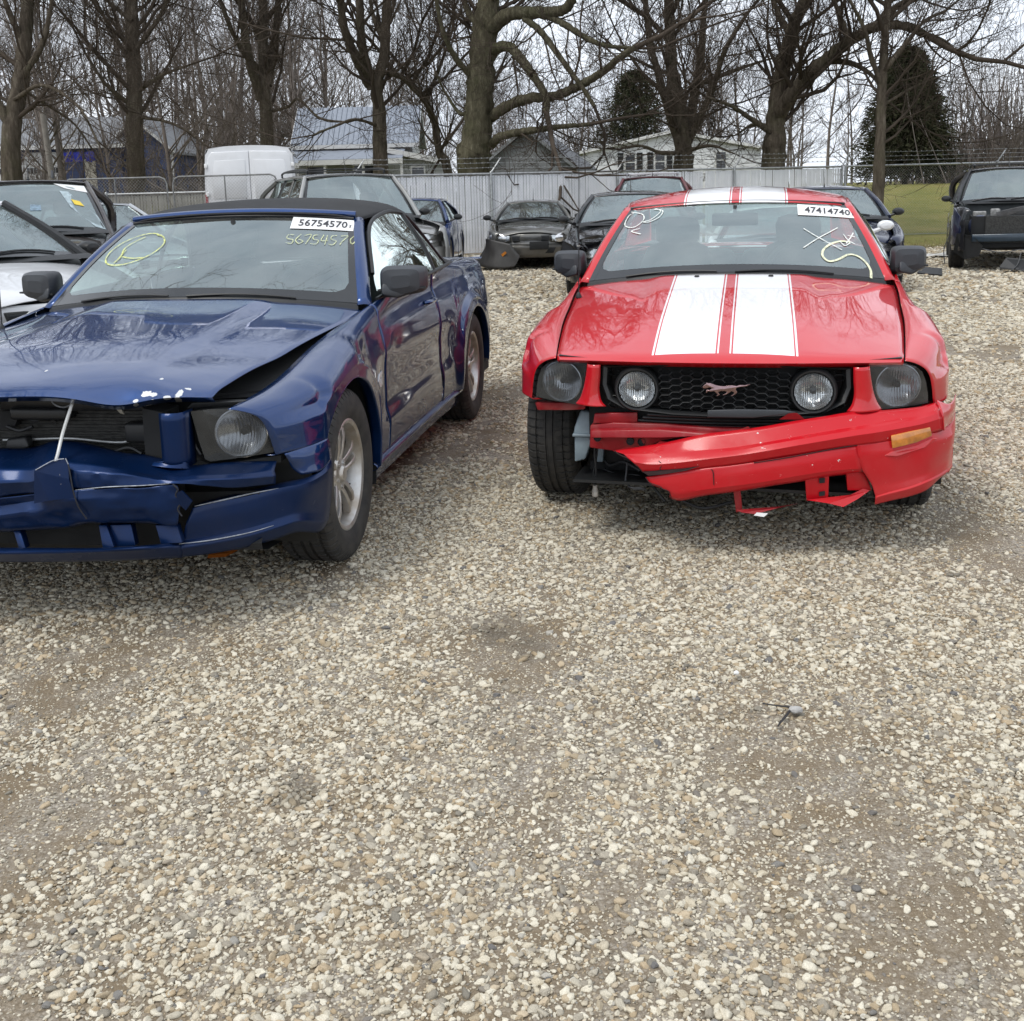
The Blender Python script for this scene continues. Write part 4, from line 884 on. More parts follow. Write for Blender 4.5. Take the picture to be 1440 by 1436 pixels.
# number sticker and marker scrawl on the windshield
def sticker(car, c0, c1, c2, c3, txt, small):
    # corners bl, br, tr, tl in windshield coordinates
    q = [np.array(c) for c in (c0, c1, c2, c3)]
    def bil(s, t): return (q[0]*(1-s)+q[1]*s)*(1-t)+(q[3]*(1-s)+q[2]*s)*t
    V = [bil(s, t) for t in (0, 1) for s in np.linspace(0, 1, 9)]
    st = ws_map('number_sticker', V, grid_faces(2, 9), M_WHITE, car, .004)
    tv, tf = text_arrays(txt, 1.0, .012); lo, hi = tv.min(0), tv.max(0)
    sc = lambda p, a, b, c, d: bil(a+(p[0]-lo[0])/(hi[0]-lo[0])*(b-a), c+(p[1]-lo[1])/(hi[1]-lo[1])*(d-c))
    ws_map('number', [sc(p, .12, .90, .22, .80) for p in tv], tf, M_INK, st, .0065)
    tv, tf = text_arrays(small, 1.0, 0); lo, hi = tv.min(0), tv.max(0)
    ws_map('number', [sc(p, .925, .965, .25, .55) for p in tv], tf, M_INK, st, .0065)
def scrawl(car, strokes, m, w=.014, name='marker_scrawl'):
    parts = []
    for s in strokes:
        P = smoothline(s, max(6, len(s)*7)); P = P*np.array([.68, .60])      # metric on the glass
        v, f = ribbon2(P, w); parts.append((np.concatenate([v/np.array([.68, .60]), np.zeros((len(v), 1))], 1), f))
    v, f = join(parts); return ws_map(name, v, f, m, car, .004)
sticker(R0, (0.532, 0.769), (1.019, 0.767), (1.068, 0.925), (0.558, 0.957), '47414740', 'x')
scrawl(R0, [[(-0.967, 0.939), (-0.843, 0.878), (-0.796, 0.772), (-0.845, 0.668), (-0.942, 0.71), (-0.967, 0.866), (-0.932, 0.92)], [(-0.791, 0.737), (-0.725, 0.771), (-0.676, 0.897), (-0.741, 0.959)], [(-0.791, 0.737), (-0.737, 0.727), (-0.661, 0.796), (-0.659, 0.907), (-0.751, 0.948)], [(-0.785, 0.635), (-0.849, 0.604), (-0.752, 0.544)]], M_CHALKW, .0065)
scrawl(R0, [[(0.503, 0.298), (0.628, 0.427), (0.818, 0.597)], [(0.543, 0.559), (0.631, 0.447), (0.777, 0.298)], [(0.84, 0.509), (0.853, 0.435), (0.892, 0.385)], [(0.829, 0.385), (0.883, 0.467), (0.925, 0.541)], [(0.868, 0.494), (0.919, 0.482)], [(0.787, 0.407), (0.812, 0.356), (0.865, 0.399)]], M_CHALKW, .006)
scrawl(R0, [[(0.862, 0.408), (0.793, 0.408), (0.709, 0.362), (0.642, 0.283), (0.623, 0.204), (0.657, 0.149), (0.732, 0.182), (0.805, 0.242), (0.865, 0.241), (0.909, 0.181), (0.923, 0.086), (0.902, -0.013)]], marker('pale_yellow_marker', (.74, .75, .52), .60), .011)

# ================================================================ blue convertible
blue_car = empty('convertible', (-1.68470, 3.46243, 0), -0.15446, 'dark blue convertible with black canvas roof and crushed front end', 'car')
coupe('blue', blue_car)
B0 = blue_car
net = [[(0,2.115,1.372),(.18,2.118,1.370),(.36,2.13,1.362),(.50,2.15,1.350),(.585,2.17,1.330),(.600,2.185,1.316)],
       [(0,2.25,1.402),(.18,2.25,1.400),(.37,2.26,1.391),(.53,2.27,1.374),(.615,2.28,1.350),(.632,2.29,1.330)],
       [(0,2.5,1.432),(.19,2.5,1.429),(.39,2.5,1.418),(.55,2.5,1.396),(.635,2.5,1.366),(.652,2.5,1.342)],
       [(0,2.8,1.440),(.19,2.8,1.437),(.39,2.8,1.424),(.555,2.8,1.400),(.64,2.8,1.366),(.658,2.8,1.340)],
       [(0,2.98,1.428),(.19,2.98,1.424),(.39,2.98,1.410),(.56,2.98,1.382),(.648,2.98,1.340),(.672,2.97,1.300)],
       [(0,3.12,1.395),(.19,3.12,1.391),(.395,3.12,1.374),(.57,3.13,1.336),(.675,3.13,1.270),(.725,3.10,1.190)],
       [(0,3.30,1.315),(.2,3.30,1.311),(.40,3.31,1.290),(.585,3.32,1.243),(.71,3.29,1.150),(.788,3.24,1.060)],
       [(0,3.50,1.195),(.2,3.50,1.19),(.41,3.50,1.172),(.60,3.50,1.130),(.74,3.46,1.065),(.815,3.36,1.024)],
       [(0,3.78,1.045),(.2,3.78,1.043),(.42,3.77,1.038),(.62,3.73,1.032),(.74,3.64,1.028),(.812,3.50,1.024)]]
full = [[(-x, y, z) for x, y, z in r[::-1]][:-1]+r for r in net]
patch('soft_top', full, 60, 60, M_CLOTH, B0, thick=.006, angle=60)
for sx in (1, -1):
    a = [(.795, 1.80, 1.0), (.775, 1.84, 1.035), (.76, 1.88, 1.065)]
    patch('door_glass', [a, [(.828, 2.1, .998), (.765, 2.1, 1.13), (.672, 2.16, 1.275)], [(.835, 2.5, 1.005), (.77, 2.5, 1.18), (.657, 2.5, 1.345)], [(.835, 2.86, 1.012), (.77, 2.84, 1.17), (.662, 2.83, 1.338)]], 20, 16, M_SGLASS, B0, sx)
    patch('quarter_glass', [[(.834, 2.89, 1.014), (.77, 2.87, 1.17), (.664, 2.86, 1.332)], [(.828, 3.05, 1.018), (.773, 3.02, 1.15), (.680, 2.97, 1.285)], [(.815, 3.26, 1.024), (.79, 3.20, 1.07), (.755, 3.14, 1.13)]], 10, 10, M_SGLASS, B0, sx)
    tube('window_seal', [(sx*x, y, z) for x, y, z in ((.76, 1.86, 1.075), (.672, 2.15, 1.285), (.655, 2.5, 1.350), (.66, 2.83, 1.342), (.683, 2.98, 1.29), (.74, 3.12, 1.17), (.805, 3.27, 1.03))], .011, M_BLACKP, B0, 6, 30)
    tube('window_post', [(sx*x, y, z) for x, y, z in ((.835, 2.875, 1.0), (.772, 2.855, 1.17), (.664, 2.845, 1.335))], .012, M_BLACKP, B0, 6, 12)
    tube('belt_seal', [(sx*(TX(y)+.003), y, TZ(y)+.006) for y in np.linspace(1.72, 3.30, 14)], .010, M_BLACKP, B0, 6)
tube('header_rail', [ws(u, 1.05, .01) for u in np.linspace(-1.02, 1.02, 25)], .017, M_BLUE, B0, 8)
net = [[(x, 3.72, 1.055), (x, 3.80, 1.045), (x, 3.86, 1.035)] for x in np.linspace(-.62, .62, 9)]
patch('boot_edge', net, 12, 6, M_BLACKP, B0)
# letters on the wing
tv, tf = text_arrays('GT', .085, .004)
for sx in (1, -1):
    g = obj('badge', [(sx*(xside(1.44+p[0], .60+p[1])+.004), (1.435+p[0]) if sx > 0 else (1.55-p[0]), .605+p[1]*.9) for p in tv], tf, mat('satin_chrome', (.85, .85, .86), .35, metal=.6), B0, smooth=False, thick=.006)
    g['label'] = 'chrome GT letters'
# ---- wrecked nose
headlamp(B0, 1, .690, .652, tr=lambda p: (p[0]+.012, p[1]+.035, p[2]-.006))
headlamp(B0, -1, .672, .655)
def post(x0, x1, z0, z1, sx):
    net = [[(sx*x0, fr(x0)+.01, z), (sx*(x0+x1)/2, fr(x0)+.004, z), (sx*x1, fr(x1)+.0, z), (sx*(x1+.005), fr(x1)+.07, z)] for z in np.linspace(z0, z1, 5)]
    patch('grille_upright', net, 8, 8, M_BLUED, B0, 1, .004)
post(.482, .552, .745, .555, 1); post(.482, .552, .742, .560, -1)
slab('upright_foot', [(0.445, 0.181, 0.577), (0.513, 0.173, 0.587), (0.56, 0.19, 0.575), (0.563, 0.201, 0.548), (0.52, 0.155, 0.564), (0.446, 0.161, 0.569)], (0, .02, -.01), M_BLUED, B0, .003)
# radiator with visible fins, pipes and dark surrounds
rd = boxo('radiator', (-.50, .33, .40), (.455, .38, .735), M_RADIATOR, B0)
parts = [box_arrays((-.49, .322, z), (.445, .331, z+.0035)) for z in np.arange(.42, .73, .0125)]
fo = obj('cooling_fins', *join(parts), M_RADIATOR, rd, smooth=False); fo['kind'] = 'stuff'
tube('cooler_pipe', [(-0.184, 0.31, 0.617), (-0.074, 0.31, 0.621), (0.077, 0.31, 0.625), (0.28, 0.31, 0.614), (0.362, 0.31, 0.665)], .006, M_STEEL, B0, 8, 24)
tube('cooler_pipe', [(0.408, 0.3, 0.658), (0.39, 0.3, 0.632), (0.384, 0.3, 0.569)], .006, M_STEEL, B0, 8, 10)
tube('cooler_pipe', [(0.417, 0.3, 0.638), (0.405, 0.3, 0.617), (0.398, 0.3, 0.569)], .005, M_STEEL, B0, 8, 10)
tube('hood_prop_rod', [(0.187, 0.17, 0.795), (0.18, 0.15, 0.758), (0.164, 0.12, 0.686), (0.16, 0.09, 0.63), (0.156, 0.075, 0.6)], [.0055, .006, .006, .006, .006], mat('bright_rod', (.6, .6, .58), .4, metal=.6, var=.2), B0, 8, 20)
tube('cable', [(0.079, 0.2, 0.799), (0.1, 0.19, 0.774), (0.137, 0.18, 0.764), (0.172, 0.17, 0.773)], .003, M_STEEL, B0, 6, 14)
slab('latch_panel', [(-0.159, 0.28, 0.776), (0.148, 0.26, 0.765), (0.377, 0.27, 0.749), (0.409, 0.28, 0.732), (0.165, 0.27, 0.733), (-0.002, 0.28, 0.728), (-0.178, 0.3, 0.731)], (0, .05, 0), M_BLACKP, B0, .004)
slab('latch_panel', [(-0.179, 0.3, 0.723), (-0.089, 0.29, 0.731), (-0.123, 0.29, 0.671), (-0.186, 0.3, 0.658)], (0, .04, 0), M_DARK, B0)
slab('horn', [(-0.148, 0.27, 0.629), (-0.071, 0.27, 0.64), (-0.058, 0.26, 0.602), (-0.086, 0.26, 0.591), (-0.158, 0.27, 0.591)], (0, .04, 0), M_BLACKP, B0, .008)
slab('torn_clip', [(0.285, 0.26, 0.743), (0.303, 0.26, 0.746), (0.312, 0.26, 0.724), (0.299, 0.26, 0.728)], (0, .006, 0), mat('torn_foam', (.35, .33, .28), .8), B0)
slab('lamp_frame', [(0.392, 0.24, 0.75), (0.463, 0.24, 0.736), (0.448, 0.24, 0.562), (0.388, 0.24, 0.566)], (0, .12, 0), M_DARK, B0)
slab('lamp_frame', [(0.522, 0.3, 0.736), (0.694, 0.34, 0.737), (0.721, 0.34, 0.757), (0.545, 0.3, 0.759)], (0, .04, 0), M_BLACKP, B0, .004)
slab('lamp_frame', [(0.523, 0.27, 0.58), (0.618, 0.27, 0.543), (0.821, 0.38, 0.556), (0.819, 0.38, 0.531), (0.616, 0.27, 0.511), (0.519, 0.27, 0.53)], (0, .10, 0), M_DARK, B0)
net = [[(x, fr(x)+.26, .76), (x, fr(x)+.27, .60), (x, fr(x)+.26, .35)] for x in np.linspace(-.80, .80, 13)]
patch('core_support', net, 16, 8, M_DARK, B0)
net = [[(x, .36+.12*(abs(x)/.7)**2, .745), (x, .8, .80), (x, 1.45, .90)] for x in np.linspace(-.70, .74, 13)]
patch('engine_bay_tray', net, 14, 8, M_DARK, B0)
# crumpled bumper cover
rows = [
 [(-0.321, 0.24, 0.578), (-0.22, 0.235, 0.591), (-0.147, 0.23, 0.603), (-0.032, 0.22, 0.607), (0.084, 0.21, 0.638), (0.167, 0.21, 0.629), (0.285, 0.22, 0.602), (0.423, 0.225, 0.583), (0.534, 0.24, 0.55), (0.687, 0.29, 0.547), (0.813, 0.35, 0.538)],
 [(-0.241, 0.12, 0.539), (-0.14, 0.11, 0.553), (-0.07, 0.105, 0.56), (0.038, 0.1, 0.56), (0.124, 0.1, 0.593), (0.205, 0.085, 0.591), (0.328, 0.09, 0.581), (0.453, 0.11, 0.548), (0.552, 0.11, 0.543), (0.712, 0.17, 0.536), (0.822, 0.3, 0.516)],
 [(-0.22, 0.085, 0.513), (-0.123, 0.08, 0.521), (-0.054, 0.075, 0.524), (0.064, 0.075, 0.533), (0.161, 0.08, 0.584), (0.227, 0.06, 0.571), (0.34, 0.065, 0.566), (0.467, 0.08, 0.545), (0.563, 0.085, 0.535), (0.72, 0.15, 0.527), (0.83, 0.29, 0.503)],
 [(-0.23, 0.09, 0.462), (-0.129, 0.08, 0.471), (-0.07, 0.09, 0.472), (0.055, 0.085, 0.488), (0.191, 0.05, 0.51), (0.229, 0.056, 0.514), (0.338, 0.06, 0.519), (0.468, 0.074, 0.522), (0.565, 0.08, 0.529), (0.715, 0.155, 0.499), (0.822, 0.3, 0.475)]]
G = np.array([prow(r, 110) for r in rows])
def crump(G, a, s):
    g = np.random.default_rng(s); q = fbm(G[..., 0]*9+s, G[..., 2]*11, 3, s)-.5; q2 = np.abs(fbm(G[..., 0]*5+s, G[..., 2]*5, 2, s+9)-.5)
    G[..., 1] += a*(q*2+q2*2.5); G[..., 2] += a*.5*q
    return G
G = np.einsum('uk,knc->unc', hat(4, 26), G)
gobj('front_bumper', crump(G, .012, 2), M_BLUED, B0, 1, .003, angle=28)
mid = [
 [(-0.238, 0.1, 0.456), (-0.14, 0.095, 0.464), (-0.074, 0.095, 0.468), (0.051, 0.09, 0.484), (0.188, 0.055, 0.506), (0.335, 0.064, 0.515), (0.466, 0.078, 0.518), (0.558, 0.084, 0.526), (0.571, 0.09, 0.505)],
 [(-0.249, 0.11, 0.423), (-0.151, 0.105, 0.434), (-0.088, 0.11, 0.433), (0.042, 0.1, 0.456), (0.187, 0.05, 0.473), (0.335, 0.06, 0.485), (0.464, 0.075, 0.485), (0.557, 0.085, 0.489), (0.569, 0.09, 0.48)],
 [(-0.235, 0.085, 0.393), (-0.138, 0.08, 0.401), (-0.072, 0.08, 0.405), (0.051, 0.08, 0.425), (0.178, 0.065, 0.427), (0.331, 0.06, 0.446), (0.461, 0.075, 0.446), (0.561, 0.085, 0.45), (0.571, 0.09, 0.446)],
 [(-0.248, 0.095, 0.354), (-0.154, 0.095, 0.358), (-0.088, 0.095, 0.352), (0.048, 0.09, 0.364), (0.167, 0.075, 0.377), (0.257, 0.065, 0.399), (0.345, 0.07, 0.397), (0.454, 0.08, 0.396), (0.558, 0.09, 0.39)],
 [(-0.29, 0.15, 0.33), (-0.194, 0.15, 0.335), (-0.127, 0.15, 0.329), (0.008, 0.15, 0.339), (0.126, 0.14, 0.35), (0.218, 0.13, 0.373), (0.305, 0.14, 0.369), (0.421, 0.14, 0.372), (0.53, 0.15, 0.366)]]
G = np.einsum('uk,knc->unc', hat(5, 26), np.array([prow(r, 80) for r in mid]))
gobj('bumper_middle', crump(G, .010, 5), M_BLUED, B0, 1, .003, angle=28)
# folded flap that stands up in the middle
slab('crease_flap', [(0.082, 0.065, 0.572), (0.154, 0.062, 0.605), (0.199, 0.06, 0.614), (0.212, 0.056, 0.596), (0.213, 0.05, 0.549), (0.227, 0.046, 0.487), (0.133, 0.055, 0.473), (0.067, 0.068, 0.458)], (0, .004, 0), M_BLUED, B0)
# sound corner of the cover, wraps to the wheel arch
cor = [
 [(0.579, 0.178, 0.428), (0.635, 0.212, 0.439), (0.735, 0.282, 0.451), (0.831, 0.369, 0.459), (0.889, 0.428, 0.46), (.925, .50, .472), (.936, .578, .50)],
 [(0.586, 0.151, 0.424), (0.65, 0.179, 0.436), (0.749, 0.245, 0.444), (0.849, 0.321, 0.455), (0.907, 0.39, 0.452), (.935, .50, .460), (.938, .578, .48)],
 [(0.567, 0.138, 0.38), (0.648, 0.174, 0.388), (0.748, 0.24, 0.395), (0.836, 0.312, 0.406), (0.901, 0.386, 0.414), (.930, .50, .40), (.936, .57, .41)],
 [(0.546, 0.14, 0.317), (0.64, 0.18, 0.324), (0.743, 0.242, 0.334), (0.822, 0.304, 0.347), (0.881, 0.372, 0.353), (.920, .49, .325), (.930, .555, .33)],
 [(0.543, 0.124, 0.305), (0.645, 0.167, 0.31), (0.747, 0.229, 0.318), (0.824, 0.295, 0.329), (0.879, 0.36, 0.333), (.918, .48, .295), (.925, .545, .29)],
 [(0.544, 0.119, 0.296), (0.646, 0.163, 0.302), (0.748, 0.225, 0.309), (0.825, 0.291, 0.32), (0.88, 0.356, 0.324), (.918, .48, .283), (.925, .54, .278)],
 [(0.527, 0.148, 0.256), (0.631, 0.19, 0.259), (0.733, 0.252, 0.264), (0.808, 0.315, 0.273), (0.859, 0.377, 0.278), (.895, .48, .245), (.905, .53, .24)]]
G = np.einsum('uk,knc->unc', hat(7, 26), np.array([prow(r, 44) for r in cor]))
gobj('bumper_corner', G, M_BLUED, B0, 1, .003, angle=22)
net = [[(.835, .375, .562), (.875, .44, .566), (.905, .49, .570), (.932, .565, .575)], [(.845, .385, .535), (.885, .44, .54), (.915, .495, .54), (.936, .57, .545)], [(.85, .40, .505), (.892, .445, .505), (.920, .50, .505), (.937, .575, .515)], [(.875, .42, .475), (.905, .455, .474), (.926, .50, .474), (.937, .578, .498)]]
patch('bumper_side', net, 14, 14, M_BLUE, B0, 1, .003)
slab('torn_chip', [(0.575, 0.07, 0.501), (0.593, 0.07, 0.511), (0.622, 0.08, 0.472), (0.595, 0.085, 0.439), (0.572, 0.075, 0.47)], (0, .006, 0), M_BLUED, B0)
# lower lip and inlet bars
lip = [[(-0.208, 0.03, 0.305), (-0.043, 0.02, 0.313), (0.137, 0.02, 0.317), (0.309, 0.03, 0.318), (0.455, 0.04, 0.326), (0.545, 0.14, 0.307)], [(-0.187, 0, 0.304), (-0.024, -0.01, 0.311), (0.155, -0.01, 0.318), (0.326, 0, 0.324), (0.465, 0.02, 0.328), (0.549, 0.131, 0.302)], [(-0.192, 0.005, 0.292), (-0.032, 0, 0.298), (0.148, 0, 0.305), (0.319, 0.01, 0.311), (0.459, 0.03, 0.315), (0.55, 0.127, 0.294)], [(-0.221, 0.04, 0.259), (-0.056, 0.03, 0.267), (0.126, 0.03, 0.271), (0.299, 0.04, 0.275), (0.44, 0.06, 0.277), (0.536, 0.151, 0.255)]]
patch('bumper_lip', [list(map(tuple, prow(r, 12))) for r in lip], 12, 40, M_BLUED, B0, 1, .004, angle=25)
for q in ([(0.271, 0.1, 0.378), (0.302, 0.1, 0.379), (0.337, 0.07, 0.31), (0.296, 0.07, 0.304)], [(0.306, 0.11, 0.376), (0.384, 0.11, 0.38), (0.403, 0.09, 0.31), (0.325, 0.09, 0.303)], [(0.464, 0.12, 0.376), (0.541, 0.12, 0.378), (0.565, 0.1, 0.321), (0.489, 0.1, 0.314)], [(-0.051, 0.11, 0.348), (-0.024, 0.11, 0.349), (0.009, 0.08, 0.294), (-0.017, 0.08, 0.293)]):
    slab('inlet_bar', q, (0, .03, 0), M_BLUED, B0, .003)
net = [[(x, .20+.1*x*x, .46), (x, .22+.1*x*x, .34), (x, .20+.1*x*x, .25), (x, .45, .22)] for x in np.linspace(-.75, .78, 9)]
patch('inlet_duct', net, 14, 10, M_DARK, B0)
# cracks, scraped edges and loose bits of the wreck
M_TEARB = mat('raw_torn_edge', (.02, .022, .03), .8, var=.4, vscale=80); M_PRIMER = mat('scraped_primer', (.42, .45, .50), .7, var=.5, vscale=60)
tube('crack', [(0.561, 0.078, 0.53), (0.576, 0.08, 0.512), (0.566, 0.082, 0.49), (0.582, 0.085, 0.468), (0.568, 0.085, 0.443), (0.579, 0.088, 0.418)], .003, M_TEARB, B0, 5, 20)
tube('crack', [(0.215, 0.052, 0.602), (0.222, 0.046, 0.565), (0.229, 0.042, 0.513), (0.239, 0.045, 0.459), (0.259, 0.055, 0.412)], .0025, M_TEARB, B0, 5, 18)
tube('scrape', [(0.233, 0.048, 0.513), (0.343, 0.052, 0.524), (0.46, 0.066, 0.527), (0.55, 0.076, 0.532)], [.0008, .0018, .0016, .0006], M_PRIMER, B0, 5, 20)
tube('scrape', [(0.546, 0.117, 0.312), (0.648, 0.16, 0.315), (0.75, 0.223, 0.322), (0.817, 0.28, 0.331)], [.001, .0022, .0018, .001], M_PRIMER, B0, 5, 20)
tube('scrape', [(0.596, 0.151, 0.434), (0.673, 0.186, 0.445), (0.772, 0.254, 0.455), (0.895, 0.372, 0.454)], [.001, .0024, .002, .001], M_PRIMER, B0, 5, 20)
for q in ([(0.091, 0.06, 0.576), (0.157, 0.057, 0.609), (0.2, 0.055, 0.617)], [(0.206, 0.054, 0.618), (0.216, 0.05, 0.6)]): tube('scrape', q, .0016, M_PRIMER, B0, 5, 10)
for q in ([(-0.098, 0.3, 0.708), (-0.033, 0.28, 0.695), (0.001, 0.29, 0.711), (0.035, 0.3, 0.686)], [(0.229, 0.27, 0.577), (0.305, 0.28, 0.601), (0.361, 0.27, 0.583)], [(-0.144, 0.28, 0.674), (-0.09, 0.27, 0.661), (-0.046, 0.28, 0.674)], [(0.527, 0.3, 0.674), (0.548, 0.28, 0.623), (0.575, 0.27, 0.581)]): tube('loose_hose', q, .007, M_BLACKP, B0, 7, 16)
for q, s in (((0.565, 0.27, 0.525), .010), ((0.744, 0.35, 0.525), .009), ((0.774, 0.37, 0.533), .008)): v, f = lathe([(.001, -.01), (s*.8, -.008), (s, .0), (s, .02)], 10, 'y', q); obj('screw', v, f, M_STEEL, B0)
boxo('bracket', (.30, .27, .62), (.44, .33, .69), M_BLACKP, B0, .01); boxo('bracket', (-.12, .26, .70), (.10, .34, .745), M_BLACKP, B0, .012)
# the far corner, past the edge of the photograph
net = [[(-.20, .11, .50), (-.5, .14, .52), (-.75, .26, .54), (-.88, .42, .56), (-.934, .575, .57)], [(-.20, .06, .44), (-.5, .09, .46), (-.78, .24, .48), (-.90, .42, .50), (-.937, .578, .50)], [(-.20, .05, .36), (-.5, .08, .37), (-.79, .24, .38), (-.90, .42, .39), (-.93, .56, .39)], [(-.20, .06, .25), (-.5, .09, .25), (-.78, .25, .25), (-.89, .42, .25), (-.92, .54, .25)]]
patch('bumper_corner', net, 26, 26, M_BLUED, B0, 1, .003)
sticker(B0, (0.505, 0.814), (0.994, 0.821), (1.007, 0.981), (0.493, 0.992), '56754570', 'x')
Y1 = M_CHALKY
scrawl(B0, [[(0.556, 0.723), (0.514, 0.72), (0.513, 0.67), (0.558, 0.654), (0.556, 0.605), (0.514, 0.612)], [(0.607, 0.737), (0.579, 0.655), (0.606, 0.609), (0.633, 0.64), (0.598, 0.666)], [(0.632, 0.719), (0.683, 0.733), (0.658, 0.604)], [(0.746, 0.739), (0.705, 0.725), (0.705, 0.676), (0.743, 0.66), (0.728, 0.611), (0.687, 0.616)], [(0.777, 0.743), (0.764, 0.662), (0.814, 0.668)], [(0.804, 0.735), (0.793, 0.609)], [(0.873, 0.744), (0.837, 0.729), (0.834, 0.689), (0.871, 0.665), (0.848, 0.615), (0.817, 0.621)], [(0.957, 0.745), (0.916, 0.671), (0.897, 0.621)], [(0.904, 0.738), (0.957, 0.755)], [(0.999, 0.751), (0.973, 0.698), (0.982, 0.642), (1.008, 0.684), (1.009, 0.742)]], marker('dull_yellow_marker', (.60, .64, .36), .50), .0055)
scrawl(B0, [[(-0.533, 0.751), (-0.652, 0.8), (-0.77, 0.777), (-0.862, 0.693), (-0.886, 0.574), (-0.846, 0.469), (-0.767, 0.405), (-0.643, 0.387), (-0.526, 0.43), (-0.449, 0.517), (-0.437, 0.628), (-0.505, 0.726), (-0.584, 0.768)], [(-0.738, 0.417), (-0.727, 0.493), (-0.772, 0.609), (-0.739, 0.691), (-0.684, 0.753)], [(-0.713, 0.491), (-0.603, 0.457), (-0.505, 0.453)], [(-0.729, 0.433), (-0.741, 0.586)]], M_CHALKY, .0075)
# scrawl on the side glass
parts = []
g_ = np.random.default_rng(5)
for k in range(9):
    y = 2.36+.055*k; z = 1.10+.012*math.sin(k*1.7)
    q = [(y+g_.uniform(-.02, .02), z+.05), (y+.015, z+.01), (y-.01, z-.03), (y+.03, z+.02), (y+.045, z-.01)]
    v, f = ribbon2(smoothline(q, 16), .009); parts.append((np.stack([.838-.17*((v[:, 1]-1.0)/.34)*(1+.1*0)-.02*((v[:, 1]-1.0)/.34)**2+.006, v[:, 0], v[:, 1]], 1), f))
v, f = join(parts); obj('marker_scrawl', v, f, M_CHALKY, B0, smooth=False)

